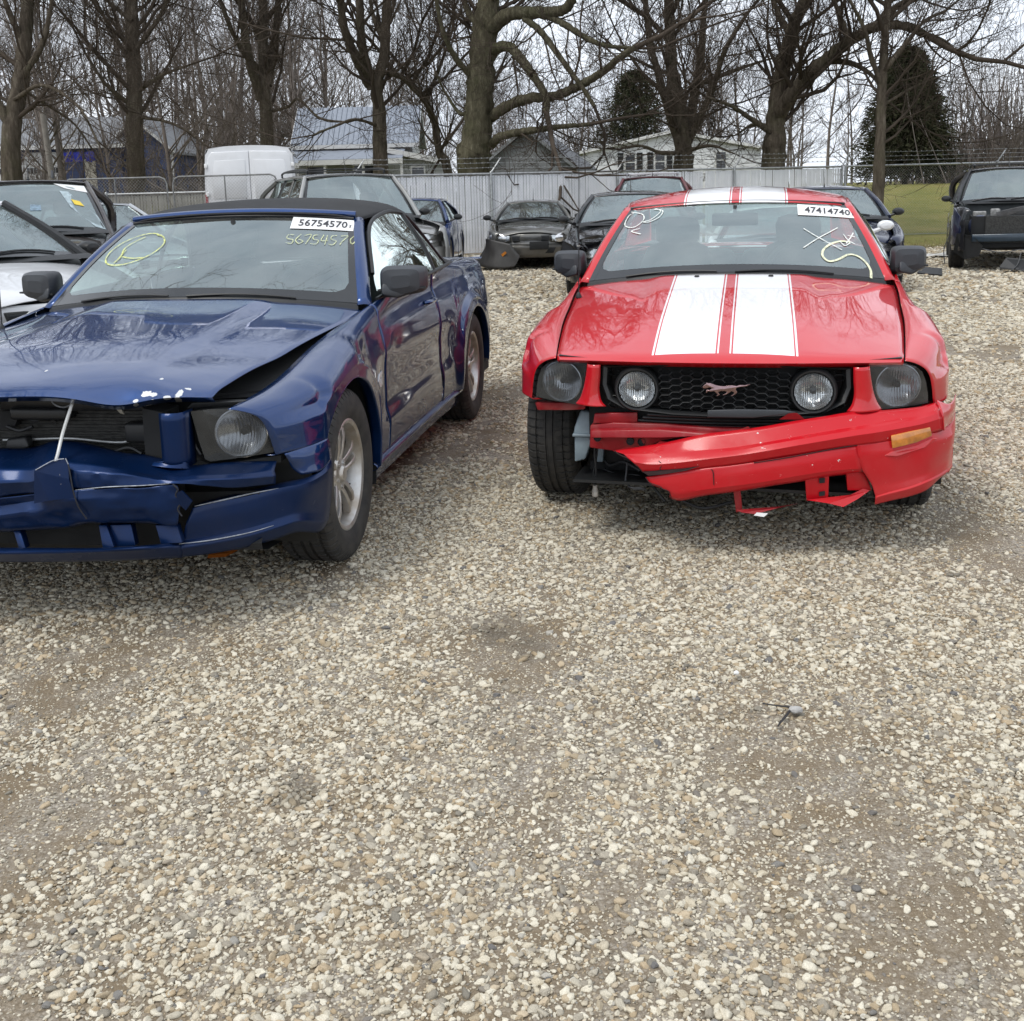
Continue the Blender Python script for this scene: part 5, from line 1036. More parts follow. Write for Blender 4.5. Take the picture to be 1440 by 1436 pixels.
# ================================================================ the other vehicles on the lot
def vehicle(name, label, cat, loc, rz, pm, L=4.6, W=1.8, H=1.45, zh=.72, yc=1.15, zc=.98, yt=1.95, yr=3.3, yb=3.95, zbelt=.93, rw=.56, wf=.85, wr=3.5, Rw=.32,
            doors=2, suv=False, dark_glass=True, rails=None, skip=(), nose=.10, mirror_mat=None, front='sedan', wheels_on=True, bumper_mat=None, interior=True, group=None, lamp_z=None, roof_mat=None, trim=None, zrear=None, pillar_mat=None):
    root = empty(name, loc, rz, label, cat, group); hw = W/2; G_ = M_GLASS; SG = M_DGLASS if dark_glass else M_SGLASS
    zrear = zrear or zbelt+.03
    yb_ = L-.05 if suv else yb
    hoodz = curve([0, .06, .25, yc], [zh-.05, zh, zh+.05, zc-.07])
    tz = curve([.0, .06, .25, yc, yc+.35, yr, yb_, L-.02], [zh-.06, zh-.01, zh+.03, zc-.075, zbelt, zbelt+.03, zrear, zrear-.04])
    tx = curve([0, .25, yc, yc+.4, yr, L-.3, L], [hw-.30, hw-.20, hw-.14, hw-.075, hw-.075, hw-.10, hw-.18])
    pl = curve([0, .12, .35, .7, 1.2, L-.9, L-.35, L-.08, L], [hw-.22, hw-.12, hw-.045, hw-.008, hw, hw, hw-.03, hw-.10, hw-.17])
    ar = Rw+.055
    def az(y):
        for c in (wf, wr):
            q = ar*ar-(y-c)**2
            if q > 0: return Rw+math.sqrt(q)
        return None
    zb0 = .24 if not suv else .32
    def xs(y, z):
        x = pl(y)-.35*max(z-.62, 0)**2-.2*max(.5-z, 0)**2
        r = min(math.hypot(y-c, z-Rw)/ar for c in (wf, wr)); x += .012*(1-sst(1.1, 1.3, r))
        return x-.012*sst(.58, .60, z)*(1-sst(.60, .74, z))
    def st(y):
        zb = max(az(y) or 0, zb0); x0, z0 = tx(y), tz(y); zs = z0-.07; x1 = xs(y, zs)
        P = [(x0, y, z0), (x0+.5*(x1-x0), y, z0-.002), (x0+.85*(x1-x0), y, z0-.024), (x1, y, zs)]+[(xs(y, zs+(zb-zs)*k/7), y, zs+(zb-zs)*k/7) for k in range(1, 8)]
        return P+[(P[-1][0]-.04, y, zb)]
    d0 = yc+.08; d1 = yc+1.25
    cuts = [('fender', .03, d0), ('door', d0+.012, d1)]
    if doors == 4: cuts += [('door', d1+.012, min(d1+.95, wr-.05)), ('quarter_panel', min(d1+.95, wr-.05)+.012, L-.04)]
    else: cuts += [('quarter_panel', d1+.012, L-.04)]
    for sx in (1, -1):
        for nm, a, b in cuts:
            ys = np.unique(np.concatenate([np.linspace(a, b, 16)]+[np.clip(np.linspace(c-ar*1.02, c+ar*1.02, 17), a, b) for c in (wf, wr)]))
            gobj(nm, np.array([netgrid([st(y)], 1, 24)[0] if False else crm(12, 24) @ np.array(st(y)) for y in ys]), pm, root, sx, .002)
        for c in (wf, wr):
            V = [(sx*xx, c+ar*1.02*math.cos(t), Rw+ar*1.02*math.sin(t)) for t in np.linspace(-.3, math.pi+.3, 14) for xx in (hw-.03, hw-.32)]
            obj('wheel_well', V, grid_faces(14, 2), M_DARK, root)
            if wheels_on: wheel(root, sx*(hw-.115), c, sx, R=Rw)
        # A pillar + glass
        A0 = np.array([hw-.10, yc+.16, zbelt-.02+.03]); A1 = np.array([rw+.01, yt+.06, H-.07])
        tube('pillar', [np.array([sx, 1, 1])*p for p in (A0, (A0+A1)/2+np.array([.015, 0, .012]), A1)], [.035, .032, .032], pillar_mat or pm, root, 8, 8)
        ye = (L-.25 if suv else yb-.28); R1 = np.array([rw+.005, yr-.02, H-.075])
        net = []
        for t in np.linspace(0, 1, 10):
            yb0 = A0[1]+.03+(ye-A0[1])*t; ytp = A1[1]+(yr-.05-A1[1])*t if not suv else A1[1]+(L-.42-A1[1])*t
            B_ = np.array([hw-.085, yb0, zbelt+.01+.02*t]); T_ = np.array([rw+.012, ytp, H-.085-.01*t])
            k = min(1, t/.14) if True else 1
            T_ = B_+(T_-B_)*max(.06, 1 if t > 0 else .9); net.append([B_, (B_+T_)/2+np.array([.02, 0, 0]), T_])
        patch('side_window', net, 24, 8, SG, root, sx)
        for t in ((.42,) if doors == 2 else (.36, .68)):
            i = t*9; a = np.array(net[int(i)]); tube('window_post', [p*np.array([sx, 1, 1])+np.array([sx*.004, 0, 0]) for p in a], .022, M_BLACKP, root, 6)
        tube('roof_rail', [np.array([sx, 1, 1])*np.array(p) for p in ((rw+.015, A1[1]-.02, H-.075), (rw+.03, (A1[1]+yr)/2, H-.058), (rw+.02, yr if not suv else L-.36, H-.075))], .024, roof_mat or pm, root, 8, 10)
        # rear pillar
        if suv: tube('pillar', [np.array([sx, 1, 1])*np.array(p) for p in ((rw+.02, L-.38, H-.08), (hw-.08, L-.2, (H+zbelt)/2), (hw-.085, L-.10, zbelt))], [.05, .06, .07], pm, root, 8, 8)
        else: patch('rear_pillar', [[(rw-.02, yr, H-.055), (rw+.02, yr-.03, H-.07), (rw+.03, yr-.10, H-.10)], [(rw+.02, (yr+yb)/2+.05, (H+zrear)/2), (hw-.12, (yr+yb)/2-.02, (H+zrear)/2-.05), (hw-.10, (yr+yb)/2-.22, (H+zbelt)/2-.06)], [(hw-.28, yb+.08, zrear-.01), (hw-.10, yb, zrear-.02), (hw-.085, yb-.35, zbelt+.01)]], 14, 10, pm, root, sx, .003)
        # mirror
        mm = mirror_mat or M_BLACKP
        v, f = lathe([(.001, -.02), (.05, -.012), (.075, .02), (.08, .06), (.076, .085)], 18, 'y'); v = v*np.array([1.05, 1, .68]) + np.array([sx*(hw+.07), yc+.40, zbelt+.075]); obj('door_mirror', v, f+[tuple(range(72, 90))], mm, root)
        tube('mirror_arm', [(sx*(hw-.07), yc+.43, zbelt+.01), (sx*(hw+.02), yc+.43, zbelt+.045)], .022, mm, root, 6)
    # bonnet
    if 'hood' not in skip:
        net = [[(tx(y)*u*.985, y+.05*(1-u*u)*(1 if y < .3 else 0)*-1+.05, (hoodz(y)-.055*abs(u)**2.4*(1) + .05*0)+.02*(1-u*u)) for u in np.linspace(-1, 1, 9)] for y in (.02, .05, .12, .3, .6, .85*yc, yc)]
        patch('hood', net, 26, 24, pm, root, thick=.003)
    net = [[(x, yc-.02, zc-.06), (x, yc+.06, zc-.03), (x, yc+.12, zc-.035)] for x in np.linspace(-(hw-.13), hw-.13, 7)]
    patch('cowl_panel', net, 12, 6, M_BLACKP, root)
    # windshield, roof, rear window
    def wsg(u, v, off=0): 
        B_ = np.array([(hw-.125)*u, yc+.02+.16*u*u, zc-.02-.05*u*u]); T_ = np.array([(rw-.01)*u, yt+.06*u*u, H-.055-.02*u*u]); return B_+(T_-B_)*v+np.array([0, -.5, .7])*(.025*math.sin(math.pi*v)+off)
    wo = gobj('windshield', [[wsg(u, v) for u in np.linspace(-1, 1, 17)] for v in np.linspace(0, 1, 9)], G_, root)
    gobj('glass_border', [[wsg(u, v, .003) for u in np.linspace(-1, 1, 17)] for v in (0, .05, .09)], M_FRIT, wo)
    for s in (-1, 1):
        gobj('glass_border', [[wsg(s*u, v, .003) for u in (.95, 1.0)] for v in np.linspace(0, 1, 9)], M_FRIT, wo)
    for u0, u1 in ((-.75, -.1), (.0, .7)): tube('wiper', [wsg(u0+(u1-u0)*t, .03+.05*math.sin(2.6*t), .015) for t in np.linspace(0, 1, 8)], .008, M_BLACKP, root, 5)
    ye = yr if not suv else L-.33
    net = [[((rw+.02)*u, y+.05*u*u*(1 if y < yt+.1 else 0), z-.04*abs(u)**2.5) for u in np.linspace(-1, 1, 9)] for y, z in ((yt-.01, H-.048), (yt+.12, H-.022), ((yt+ye)/2, H), (ye-.15, H-.018), (ye, H-.045))]
    patch('roof', net, 24, 20, roof_mat or pm, root, thick=.003)
    tube('roof_aerial', [(0.0, yt+.25, H-.02), (0, yt+.28, H+.02), (0, yt+.38, H+.22)], [.016, .006, .003], M_BLACKP, root, 6)
    if rails:
        for sx in (1, -1): tube('roof_bar', [(sx*(rw-.06), yt+.25, H-.03), (sx*(rw-.06), yt+.32, H+.035), (sx*(rw-.06), (yt+ye)/2, H+.055), (sx*(rw-.06), ye-.25, H+.035), (sx*(rw-.06), ye-.15, H-.03)], .017, rails, root, 6, 20)
        for yy in (yt+.5, ye-.5): tube('roof_bar', [(-(rw-.06), yy, H+.04), (0, yy, H+.05), (rw-.06, yy, H+.04)], .012, rails, root, 6)
    if suv:
        patch('rear_window', [[(rw*u, L-.33+.02, H-.06), ((rw+.06)*u, L-.2, (H+zbelt)/2), ((hw-.14)*u, L-.10, zbelt+.03)] for u in np.linspace(-1, 1, 7)], 12, 8, SG, root)
        patch('tailgate', [[((hw-.10)*u, L-.09, zbelt+.04), ((hw-.09)*u, L-.03, .75), ((hw-.09)*u, L, .55), ((hw-.10)*u, L-.02, .35)] for u in np.linspace(-1, 1, 7)], 12, 12, pm, root, thick=.004)
    else:
        patch('rear_window', [[(rw*u*.98, yr-.02, H-.05), ((rw+.05)*u, (yr+yb)/2, (H+zrear)/2), ((hw-.25)*u, yb+.03, zrear)] for u in np.linspace(-1, 1, 7)], 12, 8, SG, root)
        patch('trunk_lid', [[((hw-.12)*u, yb-.02, zrear+.01), ((hw-.13)*u, (yb+L)/2, zrear+.0), ((hw-.16)*u, L-.06, zrear-.03), ((hw-.14)*u, L, .62), ((hw-.13)*u, L+.01, .45), ((hw-.14)*u, L-.03, .28)] for u in np.linspace(-1, 1, 7)], 14, 20, pm, root, thick=.004)
    # nose
    lz = lamp_z or zh-.13
    bmx = bumper_mat or pm
    if 'nose' not in skip:
        net = [[((hw-.20)*u, .05+nose*u*u-.0*z, z+dz) for u in np.linspace(-1, 1, 9)] for z, dz in ((zh-.03, 0), (zh-.06, 0), (zh-.14, 0), (zh-.22, 0))]
        net = [[((hw-.20)*u, -.02+(.09+nose)*abs(u)**2.2+dy, z) for u in np.linspace(-1, 1, 9)] for z, dy in ((zh-.04, .04), (zh-.10, .02), (zh-.18, .02), (zh-.24, .0))]
        patch('nose_panel', net, 10, 20, pm, root, thick=.003)
        patch('front_bumper', [[((hw-.09)*u, -.05+(.11+nose*1.2)*abs(u)**2.4+dy, z) for u in np.linspace(-1, 1, 11)] for z, dy in ((zh-.24, .05), (zh-.27, .01), (.42, -.01), (.36, .0), (.28, .02), (.22, .07))], 20, 26, bmx, root, thick=.003)
        gr = slab('grille', [((hw*.42)*x, -.012+.03*abs(x)+.0, z) for x, z in ((-1, zh-.075), (1, zh-.075), (.92, zh-.19), (-.92, zh-.19))], (0, .03, 0), M_BLACKP, root, .006)
        for k in range(3): boxo('grille_bar', (-hw*.40, -.018, zh-.10-.03*k), (hw*.40, -.008, zh-.092-.03*k), trim or M_GREYP, gr)
        slab('air_inlet', [((hw*.55)*x, -.045+.03*abs(x), z) for x, z in ((-1, .40), (1, .40), (.9, .30), (-.9, .30))], (0, .03, 0), M_DARK, root, .004)
        for sx in (1, -1):
            pts = [(sx*(hw*.46), .015, lz+.06), (sx*(hw-.19), .09+nose*.8, lz+.085), (sx*(hw-.13), .16+nose, lz+.05), (sx*(hw-.13), .15+nose, lz-.035), (sx*(hw*.62), .02+nose*.35, lz-.06), (sx*(hw*.47), .0, lz-.04)]
            hl = slab('headlamp', pts, (0, .06, 0), M_REFL, root, .008)
            pts2 = [(p[0], p[1]-.012, p[2]) for p in pts]; obj('lens', pts2, [tuple(range(6))], M_LENS, hl, smooth=False)
    # cabin
    boxo('cabin_floor', (-(hw-.1), .4, zb0), (hw-.1, L-.2, zb0+.08), M_DARK, root)
    if interior:
        boxo('dashboard', (-(hw-.15), yc+.12, zb0+.1), (hw-.15, yc+.42, zc-.06), M_DASH, root, .05)
        for sx in (1, -1):
            s = boxo('seat', (sx*.36-.23, yc+1.05, zb0+.1), (sx*.36+.23, yc+1.22, zc+.12), M_SEAT, root, .06); boxo('headrest', (sx*.36-.12, yc+1.10, zc+.14), (sx*.36+.12, yc+1.20, zc+.30 if H > 1.35 else zc+.24), M_SEAT, s, .04)
        boxo('rear_seat', (-(hw-.2), yr-.5, zb0+.1), (hw-.2, yr-.34, zc+.05), M_SEAT, root, .06)
    boxo('engine_bay', (-(hw-.3), .22, zb0), (hw-.3, yc, zh-.12), M_DARK, root)
    return root
P_WHITE = paint('white_paint', (.68, .69, .70), dust=.15); P_SILV = paint('silver_paint', (.42, .44, .46), metal=.7, dust=.1); P_CHAR = paint('charcoal_brown_paint', (.035, .03, .03), metal=.3, dust=.25)
P_GREY = paint('warm_grey_paint', (.12, .118, .11), metal=.5, dust=.35); P_BLK = paint('black_paint', (.010, .010, .012), dust=.2); P_MAR = paint('maroon_paint', (.10, .012, .018), metal=.3, dust=.2)
P_NAVY = paint('navy_paint', (.012, .018, .045), metal=.3, dust=.15); P_BLUE2 = paint('royal_blue_paint', (.010, .03, .11), metal=.2, dust=.15); P_PEW = paint('pewter_paint', (.30, .30, .29), metal=.6, dust=.25)
R_ = math.radians
A_ = vehicle('hatchback', 'white hatchback with a black cowl, parked beside the blue convertible', 'car', (-2.86, 6.98, 0), R_(48), P_WHITE, pillar_mat=M_BLACKP, L=4.2, W=1.76, H=1.52, zh=.86, yc=1.0, zc=1.10, yt=1.95, yr=3.4, yb=3.9, zbelt=1.02, rw=.56, wf=.82, wr=3.35, doors=4)
B_v = vehicle('minivan', 'charcoal minivan with scribbled windshield and a yellow sticker', 'van', (-4.83, 10.9, 0), R_(20), P_CHAR, L=4.9, W=1.92, H=1.74, zh=.88, yc=1.0, zc=1.17, yt=1.95, yr=4.2, zbelt=1.05, rw=.62, wf=.9, wr=3.8, Rw=.34, doors=4, suv=True)
C_v = vehicle('silver_coupe', 'silver coupe parked in front of the chain link gate', 'car', (-4.75, 15.2, 0), R_(46), P_SILV, L=4.5, W=1.76, H=1.46, zh=.72, zc=1.0, yc=1.2, zbelt=.97, mirror_mat=P_SILV)
E_v = vehicle('sport_utility_vehicle', 'pewter sport utility vehicle with black roof rack behind the convertible', 'suv', (-1.50, 13.9, 0), R_(21), P_PEW, L=4.85, W=1.9, H=1.78, zh=1.0, yc=1.35, zc=1.18, yt=2.0, zbelt=1.12, rw=.62, wf=.9, wr=3.75, Rw=.37, doors=4, suv=True, rails=M_BLACKP, roof_mat=P_PEW)
F_v = vehicle('blue_sedan', 'royal blue sedan with pushed up hood by the slatted fence', 'car', (-1.92, 18.9, 0), R_(-2), P_BLUE2, L=4.5, W=1.75, H=1.38, zh=.70, zc=.95, bumper_mat=P_WHITE)
G_v = vehicle('grey_coupe', 'dusty warm grey coupe with oval headlamps in front of the slatted fence', 'car', (.42, 20.4, 0), R_(-3), P_GREY, L=4.6, W=1.70, H=1.27, zh=.70, yc=1.25, zc=.92, yt=2.0, yr=2.9, yb=3.9, zbelt=.86, rw=.50, Rw=.30, nose=.16)
H_v = vehicle('black_sedan', 'black sedan with crumpled wing between the grey coupe and the red coupe', 'car', (1.62, 14.3, 0), R_(-6), P_BLK, L=4.7, W=1.82, H=1.41, zh=.74, yc=1.2, zc=1.0, zbelt=.95, doors=4, dark_glass=True)
I_v = vehicle('maroon_suv', 'maroon sport utility vehicle with silver roof rails against the slatted fence', 'suv', (2.72, 20.8, 0), R_(-8), P_MAR, L=4.7, W=1.84, H=1.70, zh=.95, yc=1.2, zc=1.1, zbelt=1.06, rw=.58, doors=4, suv=True, rails=P_SILV)
J_v = vehicle('navy_sedan', 'navy sedan with black mirrors behind the red coupe, next to open lawn', 'car', (4.32, 14.2, 0), R_(-10), P_NAVY, L=4.6, W=1.78, H=1.41, zh=.74, zc=1.0, zbelt=.95, doors=4)
K_v = vehicle('white_sedan', 'white sedan with white mirrors hidden behind the red coupe', 'car', (2.62, 9.9, 0), R_(-12), P_WHITE, L=4.3, W=1.74, H=1.25, zh=.72, yc=1.1, zc=.94, zbelt=.93, mirror_mat=P_WHITE)
L_v = vehicle('wrecked_suv', 'black sport utility vehicle with its hood and front end stripped away', 'suv', (7.95, 17.2, 0), R_(-21), P_BLK, L=4.7, W=1.86, H=1.66, zh=.98, yc=1.25, zc=1.10, yt=1.9, zbelt=1.05, rw=.62, wf=.85, wr=3.6, Rw=.36, doors=4, suv=True, rails=M_BLACKP, skip=('hood', 'nose'))
# --- details of single vehicles
# grey coupe: hanging bumper corner with a side marker, plate, oval lamps
g = G_v
net = [[(-.86, .25, .58), (-.87, .40, .50), (-.92, .60, .36), (-1.1, .55, .10)], [(-.70, .02, .56), (-.72, .0, .44), (-.72, -.06, .26), (-.78, -.12, .05)], [(-.42, -.12, .50), (-.36, -.16, .34), (-.30, -.18, .20), (-.34, -.20, .06)], [(-.36, -.12, .47), (-.28, -.14, .36), (-.20, -.16, .26), (-.24, -.17, .20)]]
patch('hanging_bumper', net, 16, 14, mat('unpainted_bumper', (.045, .043, .04), .55, var=.4), g, 1, .006)
slab('side_marker', [(-.55, -.13, .30), (-.47, -.165, .36), (-.44, -.17, .33), (-.52, -.14, .26)], (0, -.012, 0), M_AMBER, g)
boxo('number_plate', (-.02, -.085, .37), (.34, -.065, .52), M_DARK, g, .006)
for sx in (1, -1):
    v, f = lathe([(.001, -.03), (.07, -.022), (.10, .0), (.105, .03)], 24, 'y'); v = v*np.array([1.75, 1, .85])+np.array([sx*.60, .045, .585]); v[:, 2] += (v[:, 0]-sx*.6)*sx*.12; v[:, 1] += np.abs(v[:, 0]-sx*.42)*.35; obj('oval_lamp', v, f, M_REFL, g)
# black sedan: torn wing and loose white moulding
h = H_v
slab('torn_wing', [(-.92, .25, .78), (-.80, .05, .74), (-.68, -.02, .62), (-.74, .02, .50), (-.90, .18, .46), (-.96, .30, .60)], (.05, .10, .02), P_BLK, h)
tube('loose_moulding', [(-.52, -.10, .50), (-.35, -.14, .545), (-.10, -.15, .56), (.2, -.12, .54)], [.012, .03, .03, .012], P_WHITE, h, 8, 16)
slab('bent_hood', [(-.70, .0, .80), (-.45, -.06, .86), (-.20, -.05, .82), (-.05, .30, .86), (-.35, .45, .92), (-.72, .40, .87)], (0, .02, -.012), P_BLK, h)
# blue sedan: raised bonnet lip
slab('hood_lip', [(-.3, -.10, .80), (.45, -.08, .80), (.80, .05, .76), (.86, .16, .70), (.80, .20, .80), (.4, .12, .87), (-.3, .10, .87)], (0, .03, .02), P_BLUE2, F_v, .01)
slab('exposed_bumper', [(-.3, -.06, .72), (.40, -.05, .72), (.78, .08, .64), (.76, .08, .56), (.4, -.04, .64), (-.3, -.05, .64)], (0, .05, 0), P_WHITE, F_v, .008)
# minivan: scribble, papers, sticker and roof fin
bv = B_v
def vws(u, v, o=.006): 
    hw, yc, zc, rw, yt, H = .96, 1.0, 1.17, .62, 1.95, 1.74
    B_ = np.array([(hw-.125)*u, yc+.02+.16*u*u, zc-.02-.05*u*u]); T_ = np.array([(rw-.01)*u, yt+.06*u*u, H-.055-.02*u*u]); return B_+(T_-B_)*v+np.array([0, -.5, .7])*(.025*math.sin(math.pi*v)+o)
def on_glass(name, pts, m, root, fn=vws): return obj(name, [fn(*p) for p in pts], [tuple(range(len(pts)))], m, root, smooth=False)
on_glass('paper', [(.45, .97), (.97, .93), (.97, .78), (.62, .86)], M_WHITE, bv)
on_glass('paper', [(.52, .80), (.66, .78), (.95, .30), (.98, .06), (.86, .10), (.62, .45)], mat('crumpled_film', (.42, .52, .55), .3, var=.5, vscale=18), bv)
on_glass('yellow_sticker', [(.66, .62), (.78, .58), (.82, .48), (.69, .51)], mat('yellow_vinyl', (.75, .55, .05), .5), bv)
on_glass('paper', [(.05, .50), (.20, .49), (.20, .38), (.05, .38)], mat('blue_film', (.22, .32, .40), .3, var=.5, vscale=30), bv)
t = np.linspace(0, 2*math.pi, 24)
def vscr(strokes, w, m, root, fn=vws):
    parts = []
    for s in strokes:
        v, f = ribbon2(np.array(s)*np.array([.7, .9]), w); parts.append(([fn(p[0]/.7, p[1]/.9) for p in v], f))
    v, f = join(parts); return obj('marker_scrawl', v, f, m, root, smooth=False)
vscr([np.stack([-.72+.13*np.cos(t), .72+.13*np.sin(t)], 1), [(-.78, .72), (-.74, .64), (-.68, .74)], [(-.45, .60), (-.50, .57), (-.48, .53)], [(-.30, .60), (-.36, .58), (-.34, .53), (-.28, .54)]], .018, M_CHALKW, bv)
slab('roof_fin', [(.25, 2.15, 1.735), (.25, 2.38, 1.735), (.25, 2.33, 1.83), (.25, 2.28, 1.83)], (.03, 0, 0), M_BLACKP, bv, .01)
# stripped engine bay of the black SUV
l = L_v
bl = boxo('radiator', (-.42, .18, .42), (.72, .24, .86), M_RADIATOR, l)
slab('bumper_beam', [(-.62, .02, .46), (.80, -.02, .48), (.80, -.02, .60), (-.62, .02, .58)], (0, .10, 0), mat('dark_teal_steel', (.012, .03, .05), .3, coat=.6, var=.3), l, .012)
slab('crossmember', [(-.60, .10, .36), (.80, .08, .38), (.80, .08, .44), (-.60, .10, .44)], (0, .10, 0), M_DARK, l, .006)
slab('slam_panel', [(-.28, .22, .92), (.05, .16, 1.00), (.40, .16, 1.06), (.85, .20, 1.02), (.85, .20, .96), (.35, .16, .96), (.05, .16, .92), (-.22, .20, .82)], (0, .05, 0), mat('scuffed_grey_metal', (.16, .16, .165), .5, metal=.4, var=.5), l, .006)
boxo('battery', (-.60, .48, .82), (-.40, .68, .93), mat('dirty_grey_plastic', (.30, .30, .29), .6, var=.5, vscale=20), l, .015); boxo('fuse_box', (-.34, .42, .84), (-.20, .60, .97), mat('dirty_grey_plastic', (.30, .30, .29), .6), l, .02)
v, f = lathe([(.001, -.05), (.12, -.045), (.17, .0), (.175, .06)], 24, 'y', (-.50, .28, .70)); obj('lamp_bucket', v, f, mat('slate_blue_plastic', (.07, .085, .15), .5, var=.3), l)
slab('torn_liner', [(-.84, .10, .60), (-.60, .02, .56), (-.45, .0, .40), (-.50, .02, .24), (-.70, .08, .18), (-.88, .20, .30)], (0, .06, .0), M_BLACKP, l)
slab('torn_liner', [(-.10, -.05, .20), (.40, -.10, .16), (.62, -.2, .05), (.1, -.3, .03), (-.2, -.15, .06)], (0, .02, .02), M_BLACKP, l)
slab('bare_wing', [(-.90, .45, 1.0), (-.80, .12, .86), (-.78, .08, .62), (-.88, .2, .40), (-.93, .35, .42)], (.04, .05, 0), P_NAVY, l, .006)
for q in ([(-.55, .05, .38), (-.2, -.02, .30), (.1, .0, .34), (.35, -.04, .30)], [(-.72, .3, .98), (-.80, .25, 1.1), (-.95, .22, 1.06)], [(-.95, .2, .55), (-1.02, .15, .35), (-1.0, .1, .12)], [(.1, -.1, .30), (.05, -.2, .12), (-.05, -.3, .02)]): tube('dangling_wire', q, .008, M_GREYP, l, 5, 12)
boxo('strut_tower', (.45, .7, .70), (.70, 1.0, 1.0), M_DARK, l, .03); boxo('engine_cover', (-.25, .55, .60), (.38, 1.1, .92), M_DARK, l, .06)

# ---- white panel van, seen from behind
def panel_van(loc, rz):
    r = empty('panel_van', loc, rz, 'white high roof panel van seen from behind near the gate', 'van')
    W, H, L = .98, 2.55, 5.4
    def sec(y, s=1.0, top=H):
        return [(-W*s, y, .45), (-W*s, y, 1.2), (-W*s*.985, y, 1.8), (-W*s*.94, y, top-.18), (-W*s*.86, y, top-.05), (-W*s*.5, y, top), (0, y, top+.015), (W*s*.5, y, top), (W*s*.86, y, top-.05), (W*s*.94, y, top-.18), (W*s*.985, y, 1.8), (W*s, y, 1.2), (W*s, y, .45)]
    patch('body', [sec(1.5), sec(2.5), sec(3.8), sec(5.0), sec(5.33, .995)], 20, 60, P_WHITE, r, thick=.004)
    patch('cab', [sec(0.0, .86, 1.25), sec(.3, .92, 1.30), sec(.8, .96, 1.4), sec(1.2, .97, 2.1), sec(1.5, 1.0, H-.03)], 30, 60, P_WHITE, r, thick=.004)
    V = [np.array(p) for p in sec(5.34, .99)]
    obj('rear_frame', V, [tuple(range(len(V)))], P_WHITE, r, smooth=False)
    for s in (-1, 1):
        d = slab('rear_door', [(s*x, 5.345, z) for x, z in ((.006, .52), (W*.92, .52), (W*.93, 1.75), (W*.885, H-.24), (W*.80, H-.12), (.006, H-.10))], (0, .03, 0), P_WHITE, r, .02)
        slab('pressed_panel', [(s*x, 5.376, z) for x, z in ((.09, 1.45), (W*.80, 1.45), (W*.80, 2.05), (W*.74, H-.30), (.09, H-.28))], (0, .012, 0), P_WHITE, d, .012)
        for hz in (.8, 1.5, 2.1): boxo('hinge', (s*W*.93-.03, 5.36, hz), (s*W*.93+.03, 5.40, hz+.09), M_WHITE, d, .006)
        if s > 0: boxo('door_handle', (.03, 5.375, 1.33), (.16, 5.41, 1.38), M_BLACKP, d, .008)
        slab('pressed_panel', [(s*x, 5.376, z) for x, z in ((.09, .75), (W*.80, .75), (W*.80, 1.32), (.09, 1.32))], (0, .012, 0), P_WHITE, d, .012)
        boxo('tail_lamp', (s*W*.955-.03, 5.30, .95), (s*W*.955+.03, 5.37, 1.55), mat('tail_lamp_red', (.25, .01, .01), .2), r, .01)
        m_ = boxo('door_mirror', (s*(W+.17)-.09, 1.1, 1.45), (s*(W+.17)+.09, 1.22, 1.82), M_BLACKP, r, .04); tube('mirror_arm', [(s*W*.95, 1.15, 1.5), (s*(W+.1), 1.15, 1.55)], .03, M_BLACKP, m_, 6)
        obj('mirror_glass', [(s*(W+.17)-.07, 1.224, 1.48), (s*(W+.17)+.07, 1.224, 1.48), (s*(W+.17)+.07, 1.224, 1.79), (s*(W+.17)-.07, 1.224, 1.79)], [(0, 1, 2, 3)], M_DGLASS, m_, smooth=False)
        for y in (.9, 4.4): wheel(r, s*(W-.13), y, s, R=.36)
    slab('windshield', [(-.80, .78, 1.38), (.80, .78, 1.38), (.76, 1.18, 2.05), (-.76, 1.18, 2.05)], (0, .02, 0), M_DGLASS, r)
    boxo('rear_bumper', (-W*.97, 5.33, .40), (W*.97, 5.47, .55), M_GREYP, r, .03)
    return r
panel_van((-6.35, 29.2, 0), R_(180+9))

# ================================================================ fences
M_SLAT = mat("white_privacy_slat", (.84, .85, .87), .6, var=.18, vscale=2.5, col2=(.72, .74, .76)); M_TAN = mat('tan_privacy_slat', (.30, .29, .25), .7, var=.3, vscale=3)
def slat_streaks():
    m = MATS['white_privacy_slat']; Nn, Lk = m.node_tree.nodes, m.node_tree.links; b = Nn['Principled BSDF']; src = b.inputs['Base Color'].links[0].from_socket
    a = ramp(Nn, Lk, noise(Nn, Lk, 1, 3, .6, vec=(13.9, .1, .05)), [(.3, .90), (.7, 1.08)]); s = ramp(Nn, Lk, noise(Nn, Lk, 1, 6, .7, vec=(6, 1, .8)), [(.60, 0.0), (.9, .4)])
    Lk.new(mixc(Nn, Lk, s, mixc(Nn, Lk, 1.0, src, a, 'MULTIPLY'), (.36, .35, .31)), b.inputs['Base Color'])
slat_streaks()
